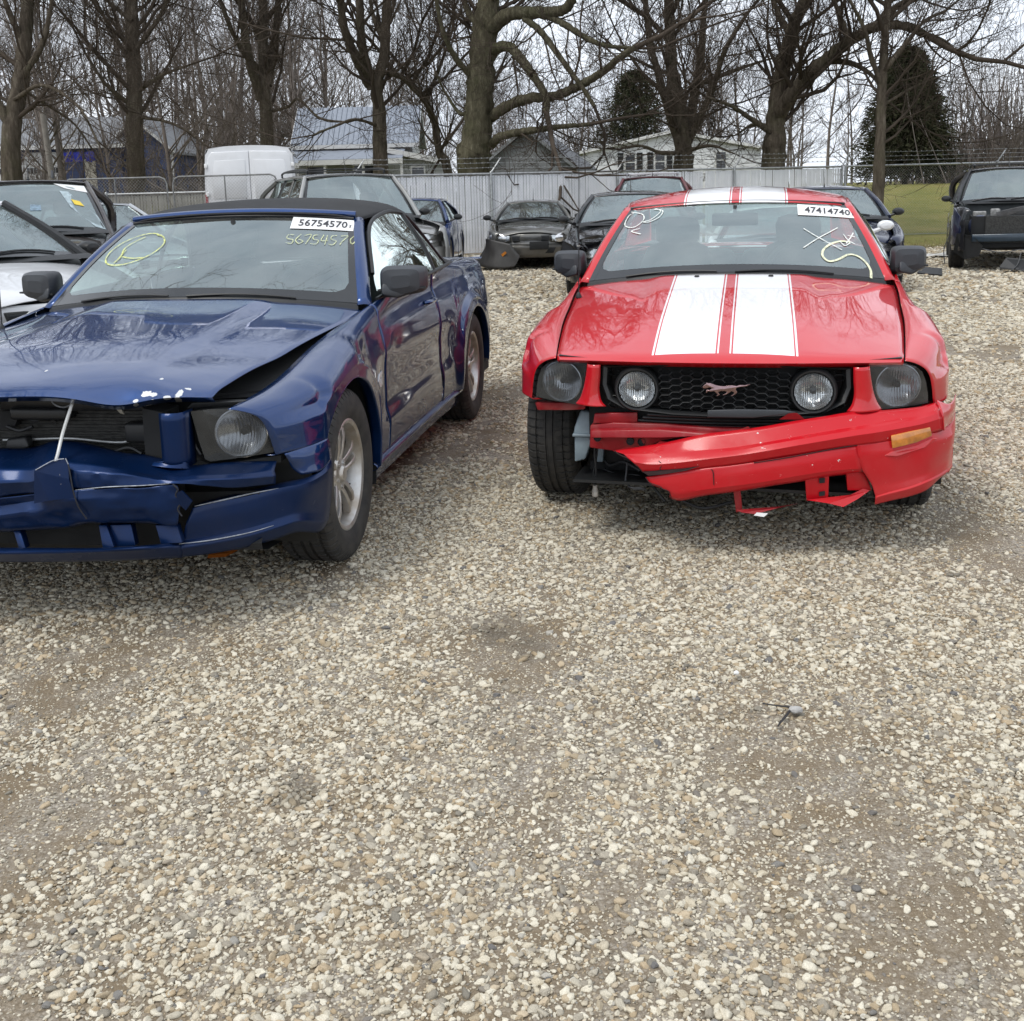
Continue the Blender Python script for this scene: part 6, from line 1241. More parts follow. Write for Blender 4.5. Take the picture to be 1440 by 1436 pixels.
def fence_run(name, label, A, B, h, spacing, slat=None, barbs=True, pitch=.072, r=.032, mesh=True):
    A = np.array([*A, 0.]); B = np.array([*B, 0.]); d = B-A; Ln = np.linalg.norm(d); u = d/Ln; nrm = np.array([-u[1], u[0], 0.])
    rz = math.atan2(u[1], u[0]); root = empty(name, tuple(A), rz, label, 'fence')
    n = max(1, round(Ln/spacing))
    for k in range(n+1):
        x = Ln*k/n; p = tube('post', [(x, -.02, 0), (x, -.02, h+.03)], r, M_STEEL, root, 10)
        v, f = lathe([(.001, .03), (r*.8, .02), (r*1.15, 0)], 10, 'z', (x, -.02, h+.03)); obj('post_cap', v, f, M_STEEL, p)
        if barbs: tube('barb_arm', [(x, -.02, h+.02), (x+.15, .04, h+.19), (x+.29, .10, h+.36)], [.02, .017, .014], M_STEEL, p, 8)
    tube('top_rail', [(0, 0, h), (Ln, 0, h)], .026, M_STEEL, root, 8); tube('tension_wire', [(0, 0, .06), (Ln, 0, .06)], .006, M_STEEL, root, 5)
    if barbs:
        for j in range(3):
            q = (j+1)/3; tube('barbed_wire', [(x, -.02+.11*q, h+.03+.33*q-.015*math.sin(math.pi*((x*n/Ln) % 1))) for x in np.linspace(0, Ln, n*4+1)]+[], .004, M_STEEL, root, 4)
            ps = []
            for x in np.arange(.1, Ln, .14): ps.append(box_arrays((x-.003, -.04+.11*q, h+.03+.33*q-.012), (x+.003, .0+.11*q, h+.03+.33*q+.012)))
            o = obj('barbs', *join(ps), M_STEEL, root, smooth=False); o['kind'] = 'stuff'
    if mesh:
        ps = []; c = .07
        for s in (1, -1):
            for x0 in np.arange(-h, Ln+h, c):
                xa, za, xb, zb = x0, .05, x0+s*(h-.05), h
                t0 = 0; t1 = 1
                if xb != xa:
                    ts = sorted(((0-xa)/(xb-xa), (Ln-xa)/(xb-xa))); t0 = max(0, ts[0]); t1 = min(1, ts[1])
                if t1 <= t0+.01: continue
                a = np.array([xa+(xb-xa)*t0, -.004*s, za+(zb-za)*t0]); b = np.array([xa+(xb-xa)*t1, -.004*s, za+(zb-za)*t1])
                w_ = np.array([.0019, 0, 0]); y_ = np.array([0, .0019, 0])
                ps.append(([a-w_, a+w_, a-y_, b-w_, b+w_, b-y_], [(0, 1, 4, 3), (1, 2, 5, 4), (2, 0, 3, 5)]))
        o = obj('chain_link', *join(ps), M_STEEL, root, smooth=False); o['kind'] = 'stuff'
    if slat:
        ps = []
        g = np.random.default_rng(11)
        for x in np.arange(pitch/2, Ln, pitch):
            if g.random() < .006: continue
            hh = h-.04+g.uniform(-.012, .006); a = g.uniform(-.006, .006); v, f = box_arrays((x-pitch*.44, .010, .06), (x+pitch*.44, .014, hh)); v[:, 1] += (v[:, 0]-x)*g.uniform(-.25, .25); v[4:, 0] += a; ps.append((v, f))
        o = obj('slats', *join(ps), slat, root, smooth=False); o['kind'] = 'stuff'
    return root
fence_run('slatted_fence', 'chain link fence threaded with white slats and barbed wire arms', (-3.4, 24.6), (8.75, 28.9), 1.86, 3.05, M_SLAT)
fence_run('chain_link_fence', 'open chain link fence in front of the lawn', (8.85, 28.95), (21, 29.6), 1.86, 3.95)
fence_run('tan_fence', 'chain link fence with tan slats behind the minivan', (-16, 24.6), (-9.15, 24.3), 1.72, 3.0, M_TAN, barbs=False)
fence_run('back_fence', 'chain link fence with tan slats seen through the gate', (-9.5, 26.3), (-3.6, 26.0), 1.62, 3.0, M_TAN, barbs=False)
def gate(loc, rz, w_, h, label):
    r = empty('gate', (*loc, 0), rz, label, 'gate', 'chain link gate leaves'); c = .14
    P = [(0, 0, .08), (0, 0, h-c), (c*.3, 0, h-c*.3), (c, 0, h), (w_-c, 0, h), (w_-c*.3, 0, h-c*.3), (w_, 0, h-c), (w_, 0, .08), (0, 0, .08)]
    MD = mat('dull_pipe', (.24, .245, .24), .6, metal=.4, var=.4, vscale=10); tube('gate_frame', P, .018, MD, r, 8); tube('gate_upright', [(w_/2, 0, .08), (w_/2, 0, h)], .015, MD, r, 8); tube('gate_rail', [(0, 0, h*.5), (w_, 0, h*.5)], .012, MD, r, 8)
    ps = []
    for s in (1, -1):
        for x0 in np.arange(-h, w_+h, .07):
            xa, xb = x0, x0+s*(h-.1); ts = sorted(((0-xa)/(xb-xa), (w_-xa)/(xb-xa))); t0, t1 = max(0, ts[0]), min(1, ts[1])
            if t1 <= t0+.01: continue
            a = np.array([xa+(xb-xa)*t0, -.004*s, .09+(h-.1)*t0]); b = np.array([xa+(xb-xa)*t1, -.004*s, .09+(h-.1)*t1]); q = np.array([.0026, 0, 0]); y_ = np.array([0, .0026, 0])
            ps.append(([a-q, a+q, a-y_, b-q, b+q, b-y_], [(0, 1, 4, 3), (1, 2, 5, 4), (2, 0, 3, 5)]))
    o = obj('chain_link', *join(ps), M_STEEL, r, smooth=False); o['kind'] = 'stuff'
gate((-9.35, 23.4), -.02, 2.2, 1.93, 'tall chain link gate leaf with rounded pipe frame'); gate((-7.02, 23.35), -.02, 2.2, 1.93, 'tall chain link gate leaf with rounded pipe frame')
# lawn edge inside the fence
ed = []
g = np.random.default_rng(4)
xs2 = np.linspace(5.4, 24, 40)
for x in xs2: ed.append((x, 23.7+.6*math.sin(x*.8)+g.uniform(-.15, .15)+.05*max(0, x-9)))
V = [(x, y, .006) for x, y in ed]+[(x, y+.7, .03) for x, y in ed]+[(x, 33, .035) for x, y in ed]; n = len(ed)
o = obj('grass_verge', V, [(i, i+1, n+i+1, n+i) for i in range(n-1)]+[(n+i, n+i+1, 2*n+i+1, 2*n+i) for i in range(n-1)], M_GRASS); o['kind'] = 'structure'
# tufts of dead grass along the verge
ps = []
for k in range(9000):
    x = g.uniform(6, 18); y = 23.2+.6*math.sin(x*.8)+abs(g.normal(0, 1.6)); h = g.uniform(.03, .11); a = g.uniform(0, 6.28); b = np.array([x, y, .0]); s = np.array([math.cos(a), math.sin(a), 0])*.008; t = np.array([g.normal(0, .04), g.normal(0, .04), h])
    ps.append(([b-s, b+s, b+t], [(0, 1, 2)]))
o = obj('dead_grass', *join(ps), mat('straw', (.26, .22, .10), .9, var=.4, vscale=1.2), smooth=False); tag(o, 'short pale dead grass along the lawn edge', 'grass', kind='stuff')
# ================================================================ houses
def siding(name, col, pitch=.13, dirt=.1):
    m, Nn, Lk, b = new_mat(name); b.inputs['Roughness'].default_value = .7
    t = Nn.new('ShaderNodeTexCoord'); sx = Nn.new('ShaderNodeSeparateXYZ'); Lk.new(t.outputs['Object'], sx.inputs[0])
    q = Nn.new('ShaderNodeMath'); q.operation = 'MULTIPLY'; q.inputs[1].default_value = 1/pitch; Lk.new(sx.outputs[2], q.inputs[0]); fr_ = Nn.new('ShaderNodeMath'); fr_.operation = 'FRACT'; Lk.new(q.outputs[0], fr_.inputs[0])
    u = Nn.new('ShaderNodeBump'); u.inputs['Strength'].default_value = 1; u.inputs['Distance'].default_value = .03; u.invert = True; Lk.new(fr_.outputs[0], u.inputs['Height']); Lk.new(u.outputs[0], b.inputs['Normal'])
    Lk.new(mixc(Nn, Lk, ramp(Nn, Lk, noise(Nn, Lk, 1.5, 6, .65), [(.4, 0), (.8, dirt*3)]), col, tuple(c*.6 for c in col)), b.inputs['Base Color']); return m
def roofmat(name, col, metal=False):
    m, Nn, Lk, b = new_mat(name); b.inputs['Roughness'].default_value = .45 if metal else .9; b.inputs['Metallic'].default_value = .3 if metal else 0
    Lk.new(mixc(Nn, Lk, ramp(Nn, Lk, noise(Nn, Lk, 6 if metal else 25, 5, .7), [(.35, 0), (.75, .6)]), col, tuple(c*.6 for c in col)), b.inputs['Base Color'])
    bump(Nn, Lk, b, noise(Nn, Lk, 30, 4), .4, .02); return m
M_BSID = siding('dark_blue_siding', (.035, .055, .13)); M_GSID = siding('grey_board', (.20, .21, .215), .22, .2); M_WSID = siding('white_siding', (.66, .67, .67)); M_LSID = siding('pale_grey_siding', (.40, .41, .39), .15, .2)
M_SHING = roofmat('grey_shingle', (.22, .23, .245)); M_SHING2 = roofmat('dark_grey_shingle', (.115, .12, .13)); M_METAL = roofmat('blue_grey_metal_roof', (.27, .30, .35), True); M_TRIM = mat('white_trim', (.7, .7, .69), .6, var=.1); M_WIN = mat('dark_window', (.02, .023, .028), .08, spec=.8)
def wall_slab(name, pts, off, m, parent): return slab(name, pts, off, m, parent)
def gable_house(name, label, loc, rz, w_, d_, eave, ridge, wallm, roofm, axis='x', over=.3, trim=M_TRIM):
    """ridge along local x ('x') or local y ('y'); front wall on local -y side at y=0"""
    r = empty(name, (*loc, 0), rz, label, 'house'); t = .12
    if axis == 'x':
        boxo('wall', (0, 0, 0), (w_, t, eave), wallm, r); boxo('wall', (0, d_-t, 0), (w_, d_, eave), wallm, r)
        for x in (0.003, w_-t-.003): slab('gable_wall', [(x, t, 0), (x, d_-t, 0), (x, d_-t, eave), (x, d_/2, ridge-.1), (x, t, eave)], (t, 0, 0), wallm, r)
        sl = (ridge-eave)/(d_/2); ez = eave-sl*over
        for s, y0 in ((1, -over), (-1, d_+over)):
            slab('roof', [(-over, y0, ez+.10), (w_+over, y0, ez+.10), (w_+over, d_/2, ridge+.10), (-over, d_/2, ridge+.10)], (0, 0, -.12), roofm, r)
        boxo('fascia', (-over, -over-.03, ez-.08), (w_+over, -over-.002, ez+.09), trim, r)
        for x in (-over-.03, w_+over+.002):
            for s in (0, 1):
                y0 = -over if s == 0 else d_+over
                slab('barge_board', [(x, y0, ez-.06), (x, d_/2, ridge-.06), (x, d_/2, ridge+.12), (x, y0, ez+.12)], (.028, 0, 0), trim, r)
    else:
        for y in (0, d_-t): slab('gable_wall', [(0, y, 0), (w_, y, 0), (w_, y, eave), (w_/2, y, ridge-.08), (0, y, eave)], (0, t, 0), wallm, r)
        for x in (0.003, w_-t-.003): boxo('wall', (x, t, 0), (x+t, d_-t, eave), wallm, r)
        sl = (ridge-eave)/(w_/2); ez = eave-sl*over
        for x0 in (-over, w_+over): slab('roof', [(x0, -over, ez+.10), (w_/2, -over, ridge+.10), (w_/2, d_+over, ridge+.10), (x0, d_+over, ez+.10)], (0, 0, -.12), roofm, r)
        for x0 in (-over, w_+over): slab('barge_board', [(x0, -over-.03, ez-.04), (w_/2, -over-.03, ridge-.04), (w_/2, -over-.03, ridge+.12), (x0, -over-.03, ez+.12)], (0, .028, 0), trim, r)
    return r
def window(r, x, z, w_, h, y=-.02, shutters=False, face='y', trim=M_TRIM):
    o = boxo('window', (x, y-.03, z), (x+w_, y+.02, z+h), trim, r)
    for k in range(2): boxo('pane', (x+.06, y-.04, z+.06+k*(h-.06)/2), (x+w_-.06, y-.031, z+k*(h-.06)/2+(h-.06)/2), M_WIN, o)
    if shutters:
        for s in (-.36, w_+.06): boxo('shutter', (x+s, y-.04, z-.03), (x+s+.30, y-.005, z+h+.03), M_DARK, o)
def at_x(px, D): return (px-720)*D/1530
# blue garage house
b_ = gable_house('garage_house', 'dark blue house with grey roof and white garage doors behind bare trees', (at_x(-49, 52), 51), -.02, 8.6, 8.0, 2.75, 4.15, M_BSID, M_SHING, 'x')
b_.location.z = 1.3
def garage_door(r, x0, x1, h=2.45):
    d = slab('garage_door', [(x0, -.03, 0), (x1, -.03, 0), (x1, -.03, h-.35), (x1-.35, -.03, h), (x0+.35, -.03, h), (x0, -.03, h-.35)], (0, .06, 0), M_TRIM, r)
    for k in range(1, 4): boxo('door_joint', (x0+.03, -.036, h*k/4.2), (x1-.03, -.031, h*k/4.2+.02), M_LSID, d)
    for a in (.12, .56):
        for k in range(4): boxo('pane', (x0+(x1-x0)*(a+.08*k), -.045, h*.62), (x0+(x1-x0)*(a+.08*k+.065), -.032, h*.72), M_WIN, d)
garage_door(b_, 1.4, 3.3); garage_door(b_, 4.0, 5.95)
boxo('door', (6.9, -.03, 0), (7.4, .02, 2.1), mat('cream_door', (.5, .47, .40), .6), b_)
b2 = gable_house('blue_house_wing', 'dark blue gabled wing with white corner boards beside the blue garage', (at_x(172, 52), 51.6), -.02, 3.2, 7, 2.45, 3.85, M_BSID, M_SHING, 'y', .22); b2.location.z = 1.3
for x in (-.03, 3.13): boxo('corner_board', (x, -.02, 0), (x+.10, .10, 2.4), M_TRIM, b2)
for k, px in enumerate((120, 133, 149)):
    sx_ = at_x(px, 50); zt = 1.443+(283-215)*50/1530
    o = slab('hanging_flag', [(sx_-.22, 50, zt), (sx_+.20, 50, zt+.05), (sx_+.22, 50.03, zt-.35), (sx_+.05, 49.97, zt-.45), (sx_-.18, 50.02, zt-.38)], (0, .02, 0), mat('royal_blue_cloth', (.02, .03, .35), .8, var=.3)); tag(o, 'royal blue cloth hanging at the front of the blue garage house', 'flag', 'blue cloths at the garage')
    o['kind'] = o.get('kind', '') or 'thing'; del o['kind']
o = slab('red_sign', [(at_x(38, 50), 50.6, 3.45), (at_x(46, 50), 50.6, 3.45), (at_x(45, 50), 50.6, 3.62), (at_x(42, 50), 50.6, 3.82)], (0, .02, 0), mat('red_vinyl', (.55, .04, .03), .5)); tag(o, 'small red sign on the blue garage wall between its doors', 'sign')
pk = vehicle('pickup_truck', 'white pickup truck parked at the blue garage door', 'truck', (at_x(36, 48), 46.0, 1.3), R_(60), P_WHITE, L=4.8, W=1.9, H=1.75, zh=1.0, zc=1.15, zbelt=1.1, rw=.6, suv=True, interior=False)
o = tube('utility_pole', [(at_x(98, 40), 40, 0), (at_x(91, 40), 40, 4.6)], [.12, .10], mat('weathered_pole', (.22, .20, .18), .9, var=.3, bmp=.4, bscale=30), None, 10); tag(o, 'thin weathered pole in front of the white garage doors', 'pole')
# farmhouse with metal roof and porch
D = 48
f_ = gable_house('farmhouse', 'pale grey farmhouse with blue grey metal roof and porch', (at_x(436, D), D), 0, 4.9, 4.0, 3.72, 5.22, M_LSID, M_METAL, 'x', .28)
for k in range(26):
    x = -.28+k*.218; slab('roof_seam', [(x, -.29, 3.625), (x+.03, -.29, 3.625), (x+.03, 2.0, 5.345), (x, 2.0, 5.345)], (0, 0, .03), M_METAL, f_)
slab('porch_roof', [(-.4, -1.7, 2.95), (4.6, -1.7, 2.95), (4.6, 0, 3.45), (-.4, 0, 3.45)], (0, 0, -.08), M_METAL, f_); boxo('porch_fascia', (-.42, -1.74, 2.72), (4.62, -1.70, 2.93), M_TRIM, f_)
for x in (-.3, 1.3, 2.9, 4.5): boxo('porch_post', (x, -1.65, 0), (x+.1, -1.55, 2.72), M_TRIM, f_)
window(f_, .3, 1.5, .9, 1.25); window(f_, 2.3, 1.5, 1.2, 1.25); boxo('door', (1.45, -.04, .2), (2.15, -.005, 2.4), mat('tan_door', (.33, .28, .22), .6), f_)
e_ = empty('farmhouse_extension', (at_x(556, D-1), D-1, 0), 0, 'low pale grey siding extension with a single sloped roof', 'house')
slab('wall', [(0, 0, 0), (2.35, 0, 0), (2.35, 0, 2.75), (0, 0, 3.28)], (0, 2.6, 0), M_LSID, e_); slab('roof', [(-.15, -.2, 3.30), (2.55, -.2, 2.70), (2.55, -.2, 2.84), (-.15, -.2, 3.44)], (0, 3.0, 0), M_SHING2, e_); slab('barge_board', [(-.15, -.24, 3.22), (2.55, -.24, 2.62), (2.55, -.24, 2.84), (-.15, -.24, 3.44)], (0, .035, 0), M_TRIM, e_)
window(e_, 1.0, 1.75, .62, .85)
# grey shed
D = 44
s_ = gable_house('shed', 'plain grey board shed with a dark shingle gable roof', (at_x(684, D), D), -.22, 3.75, 5.2, 2.35, 3.78, M_GSID, M_SHING2, 'y', .18, M_GSID)
# white house with shutters
D = 60
w2 = gable_house('white_house', 'white siding house with black shuttered windows', (at_x(826, D), D), 0, 9.6, 8, 3.4, 4.35, M_WSID, M_SHING2, 'y', .2)
window(w2, at_x(883, D)-at_x(826, D), 2.35, .62, .95, shutters=True); window(w2, at_x(924, D)-at_x(826, D), 2.35, .62, .95, shutters=True); window(w2, at_x(1008, D)-at_x(826, D), 2.35, .62, .95)

# ================================================================ trees
def bark_mat(name, c1, c2, sc=5):
    m, Nn, Lk, b = new_mat(name); b.inputs['Roughness'].default_value = .95; b.inputs['Specular IOR Level'].default_value = .1
    n = noise(Nn, Lk, sc, 7, .7, vec=(1, 1, .22)); n2 = noise(Nn, Lk, 1.1, 4, .6)
    c = ramp(Nn, Lk, n, [(.32, tuple(x*.45 for x in c1)), (.55, c1), (.75, c2)])
    Lk.new(mixc(Nn, Lk, ramp(Nn, Lk, n2, [(.5, 0), (.75, .45)]), c, (.075, .085, .035)), b.inputs['Base Color'])
    bump(Nn, Lk, b, n, 1.0, .12); return m
M_BARK = bark_mat('bark', (.125, .103, .078), (.24, .21, .165), 9); M_BARKG = bark_mat('mossy_bark', (.12, .108, .07), (.23, .21, .145), 9)
M_TWIG = mat('twigs', (.085, .068, .053), .95, var=.4, vscale=.8, spec=.1); M_TWIGB = mat('hazed_far_twigs', (.19, .16, .14), .95, var=.45, vscale=.3, spec=.1, col2=(.12, .105, .095))  # far twigs paler than near ones: distance haze put into the colour
def norm(v): return v/(np.linalg.norm(v)+1e-9)
def fast_obj(name, V, F, m, parent=None):
    """all-quad (or all-triangle) mesh straight from arrays"""
    V = np.ascontiguousarray(V, np.float32); F = np.ascontiguousarray(F, np.int32); k = F.shape[1]; n = len(F)
    me = bpy.data.meshes.new(name); me.vertices.add(len(V)); me.vertices.foreach_set('co', V.ravel()); me.loops.add(n*k); me.loops.foreach_set('vertex_index', F.ravel())
    me.polygons.add(n); me.polygons.foreach_set('loop_start', np.arange(0, n*k, k, dtype=np.int32)); me.polygons.foreach_set('use_smooth', np.ones(n, bool)); me.update(calc_edges=True)
    me.materials.append(m); o = bpy.data.objects.new(name, me); COL.objects.link(o)
    if parent is not None: o.parent = parent
    return o
def batch_tubes(groups, jit=0.0):
    """groups: {(rings, sides): [(P, R), ...]} -> vertices, quads"""
    Vs, Fs, off = [], [], 0
    for (k, n), L_ in groups.items():
        P = np.array([q[0] for q in L_]); R = np.array([q[1] for q in L_]); T = np.gradient(P, axis=1); T /= np.linalg.norm(T, axis=2, keepdims=True)+1e-9
        ref = np.where(np.abs(T[:, :1, 2:3]) < .85, np.array([0, 0, 1.]), np.array([1., 0, 0])); U = np.cross(T, np.broadcast_to(ref, T.shape)); U /= np.linalg.norm(U, axis=2, keepdims=True)+1e-9; Wv = np.cross(T, U)
        a = np.arange(n)*2*np.pi/n; J = 1+jit*np.random.default_rng(5).normal(0, 1, (len(L_), k, n, 1)); V = P[:, :, None]+R[:, :, None, None]*J*(np.cos(a)[:, None]*U[:, :, None]+np.sin(a)[:, None]*Wv[:, :, None])
        f = np.array(grid_faces(k, n, True)); Vs.append(V.reshape(-1, 3)); F = f[None]+(np.arange(len(L_))*k*n)[:, None, None]+off; Fs.append(F.reshape(-1, 4)); off += len(L_)*k*n
    return np.concatenate(Vs), np.concatenate(Fs)
class Tree:
    def __init__(s, seed): s.g = np.random.default_rng(seed); s.T = {}; s.B = {}; s.rings = (7, 6, 4, 4); s.sides = None
    def limb(s, P, r0, r1, sides=9, n=None, where=None):
        P = np.array(P, float); n = n or max(6, len(P)*6); Q = smoothline(P, n); t = np.linspace(0, 1, n)
        R = r0+(r1-r0)*t**.9; Q[1:-1] += s.g.normal(0, 1, (n-2, 3))*R[1:-1, None]*.03
        R = R*(1+s.g.normal(0, .035, n)); (s.T if where is None else where).setdefault((n, sides), []).append((Q, R)); return Q, R
    def grow(s, p, d, ln, r, lvl, droop=0.0, maxl=3, kids=(5, 4, 3), sides=(6, 4, 3, 3), upb=.15):
        sides = s.sides or sides; g = s.g; n = s.rings[min(lvl, 3)]; d = norm(np.asarray(d, float)); W_ = g.normal(0, .22, (n-1, 3)); W_[:, 2] += upb
        W_[:, 2] -= droop*np.arange(n-1)/n
        D_ = d+np.cumsum(W_, axis=0)*.8; D_ /= np.linalg.norm(D_, axis=1)[:, None]+1e-9; P = np.concatenate([[p], p+np.cumsum(D_, axis=0)*ln/(n-1)])
        R = np.maximum(r*(1-np.linspace(0, 1, n)*.75), .0042); s.B.setdefault((n, sides[min(lvl, 3)]), []).append((P, R))
        if lvl < maxl:
            k = kids[min(lvl, len(kids)-1)]; ts = g.uniform(.18, .98, k); ax_ = g.normal(0, 1, (k, 3)); an = g.uniform(.45, 1.0, k); ls = g.uniform(.40, .66, k)
            for q in range(k):
                i = ts[q]*(n-1); j = min(int(i), n-2); b = P[j]+(P[j+1]-P[j])*(i-j); T = D_[j]
                ax = ax_[q]-T*(ax_[q]@T); ax /= math.sqrt(ax@ax)+1e-9; s.grow(b, T*math.cos(an[q])+ax*math.sin(an[q]), ln*ls[q], max(r*(1-.75*ts[q])*.62, .0052), lvl+1, droop, maxl, kids, sides, upb)
    def sprout(s, Q, R, count, ln, t0=.15, droop=0.0, maxl=3, kids=(5, 4, 3), upb=.15, rk=.34):
        g = s.g; n = len(Q)
        for q in range(count):
            t = g.uniform(t0, 1.0); i = t*(n-1); j = min(int(i), n-2); b = Q[j]+(Q[j+1]-Q[j])*(i-j); T = norm(Q[j+1]-Q[j]); r = R[j]*rk
            ax = norm(np.cross(T, g.normal(0, 1, 3))); a = g.uniform(.5, 1.15); nd = T*math.cos(a)+ax*math.sin(a)
            s.grow(b, nd, ln*g.uniform(.6, 1.25)*(1.15-.4*t), min(max(r, .016), .07), 0, droop, maxl, kids, upb=upb)
    def build(s, name, label, base, mb=None, mt=None, group='bare trees beyond the fence', cat='tree'):
        root = empty(name, (float(base[0]), float(base[1]), 0), 0, label, cat, group); off = np.array([base[0], base[1], 0.])
        v, f = batch_tubes(s.T, .06); fast_obj('trunk', v-off, f, mb or M_BARK, root)
        if s.B: v, f = batch_tubes(s.B); fast_obj('crown', v-off, f, mt or M_TWIG, root)
        return root
def ground_to(p, flare=1.25): return (p[0]*1.0, p[1], 0.0)
def make_tree(name, label, seed, trunk, r0, r1, limbs, auto=10, ln=3.2, top=6, mb=None, droop=0., kids=(6, 4, 3), tk=8, upb=.15, maxl=3):
    """trunk: points from the ground; limbs: list of (points, r0, r1, sprouts)"""
    t = Tree(seed); b = np.array(trunk[0]); P = [(b[0], b[1], -.1)]+[tuple(p) for p in trunk]
    r0 *= .68; r1 *= .70
    Q, R = t.limb([P[0], (b[0], b[1], .5)]+P[2:] if len(P) > 2 else P, r0*1.15, r1, 14)
    t.sprout(Q, R, auto, ln, .35, droop, maxl, kids, upb)
    # crown above the picture
    for k in range(7):
        j = int(len(Q)*(.72+.26*k/6)) if k < 6 else len(Q)-1; j = min(j, len(Q)-1); a_ = t.g.uniform(0, 6.28); up_ = .8 if k < 6 else 3
        t.grow(Q[j], (math.cos(a_)*.8, math.sin(a_)*.8, up_), ln*2.1, max(R[j]*.5, .06), 0, droop, maxl, (9, 5, 3), upb=.2)
    for pts, a, c, ns in limbs:
        a *= .80; c *= .80
        q, r = t.limb(pts, a, c, 9); t.sprout(q, r, max(2, int(ns*.75)), ln, .12, droop, maxl, kids, upb)
        # the limb goes on past its drawn end
        t.grow(q[-1], q[-1]-q[-3], ln*1.5, c*.95, 0, droop, maxl, (6, 5, 3), upb=upb)
    return t.build(name, label, b, mb)
# far left, stump-like bole with a leaning stem
make_tree('oak_tree', 'leaning bare tree with a thick base left of the blue garage house', 1, [(-13.908, 31, 1.95), (-13.717, 31, 3.147), (-13.425, 31.3, 4.693), (-13.232, 31.6, 6.243), (-13.078, 32, 8.189), (-12.865, 32.4, 10.323)], .44, .16,
  [([(-13.598, 31, 3.336), (-13.906, 31, 4.109), (-14.308, 31, 4.876)], .22, .08, 6), ([(-13.323, 31.2, 4.871), (-12.555, 31, 5.769), (-12.132, 31, 7.052)], .14, .06, 7), ([(-13.289, 31.5, 5.852), (-13.508, 31.2, 6.751), (-13.663, 31, 8.003)], .13, .05, 6), ([(-13.494, 31, 4.288), (-12.346, 30.2, 4.563), (-11.147, 29.4, 3.919), (-10.539, 29, 2.888)], .08, .03, 9), ([(-13.268, 31, 4.567), (-12.738, 31.5, 4.116), (-12.282, 32, 3.649), (-11.842, 32, 2.944)], .06, .03, 8)], 10, 3.0)
make_tree('oak_tree', 'tall straight bare tree in front of the blue garage house', 2, [(-11.063, 33, 1.72), (-10.935, 33, 3.163), (-10.811, 33, 4.784), (-10.797, 33.2, 6.407), (-10.726, 33.4, 8.411), (-10.606, 33.6, 10.968)], .40, .18,
  [([(-10.767, 33, 3.873), (-9.74, 32, 3.683), (-8.885, 31.4, 3.333), (-8.309, 31, 2.912)], .07, .03, 8), ([(-10.886, 33, 4.181), (-11.41, 32.4, 4.744), (-11.789, 32, 5.59)], .10, .04, 9), ([(-10.767, 33, 4.582), (-9.784, 32.5, 5.009), (-8.806, 32, 5.224)], .09, .04, 9), ([(-10.799, 33, 5.386), (-11.285, 33, 6.194), (-11.564, 32.6, 7.119)], .10, .04, 8), ([(-10.702, 33, 5.782), (-10.106, 33.3, 6.603), (-9.302, 33, 7.714)], .10, .05, 8), ([(-10.714, 33, 6.574), (-11.537, 33.4, 7.25), (-12.289, 33.4, 8.058)], .09, .04, 7)], 22, 3.0)
make_tree('maple_tree', 'bare tree forking into three upright stems behind the white van', 3, [(-7.55, 35, 1.805), (-7.466, 35, 3.052), (-7.431, 35, 4.242), (-7.44, 35, 5.098), (-7.391, 35, 6.156), (-7.32, 35.2, 7.859), (-7.206, 35.6, 10.213)], .34, .15,
  [([(-7.55, 35, 4.459), (-7.74, 34.6, 5.486), (-7.816, 34.4, 6.502), (-7.801, 34, 8.059), (-7.965, 34, 9.845)], .21, .10, 8), ([(-7.344, 35, 4.882), (-7.121, 35.4, 6.201), (-6.981, 35.6, 7.288), (-6.824, 36, 9.256)], .19, .09, 8), ([(-7.536, 35, 5.313), (-7.879, 34.2, 5.859), (-8.137, 33.6, 6.698), (-8.28, 33, 7.688)], .13, .05, 8), ([(-7.219, 35, 4.107), (-6.552, 34, 4.145), (-6.126, 33.5, 4.302), (-5.439, 33, 3.717), (-4.539, 32.5, 3.541)], .07, .03, 7)], 6, 3.0)
make_tree('maple_tree', 'bare tree with three heavy upright limbs in front of the farmhouse', 4, [(-3.755, 33, 1.698), (-3.719, 33, 2.463), (-3.697, 33, 3.794), (-3.718, 33, 4.644), (-3.495, 33.2, 5.424), (-3.397, 33.4, 6.649), (-3.291, 33.8, 8.504), (-3.169, 34, 10.702)], .33, .14,
  [([(-3.85, 33, 4.507), (-4.018, 32.7, 5.379), (-4.055, 32.5, 6.139), (-4.011, 32.3, 7.263), (-3.976, 32, 9.079)], .22, .10, 8), ([(-3.929, 33, 4.61), (-4.212, 32.3, 5.337), (-4.425, 31.8, 6.049), (-4.446, 31.4, 6.742), (-4.61, 31, 6.864), (-4.803, 30.6, 7.702)], .20, .08, 9), ([(-3.693, 33, 3.428), (-4.262, 32, 3.582), (-4.79, 31.4, 3.364), (-5.333, 31, 3.125)], .07, .03, 8), ([(-3.391, 33, 4.958), (-3.028, 33.5, 4.837), (-2.559, 34, 4.356)], .12, .06, 5), ([(-3.487, 33.3, 5.837), (-3.838, 33.8, 6.721), (-3.938, 34, 7.763)], .10, .05, 6)], 6, 3.0)
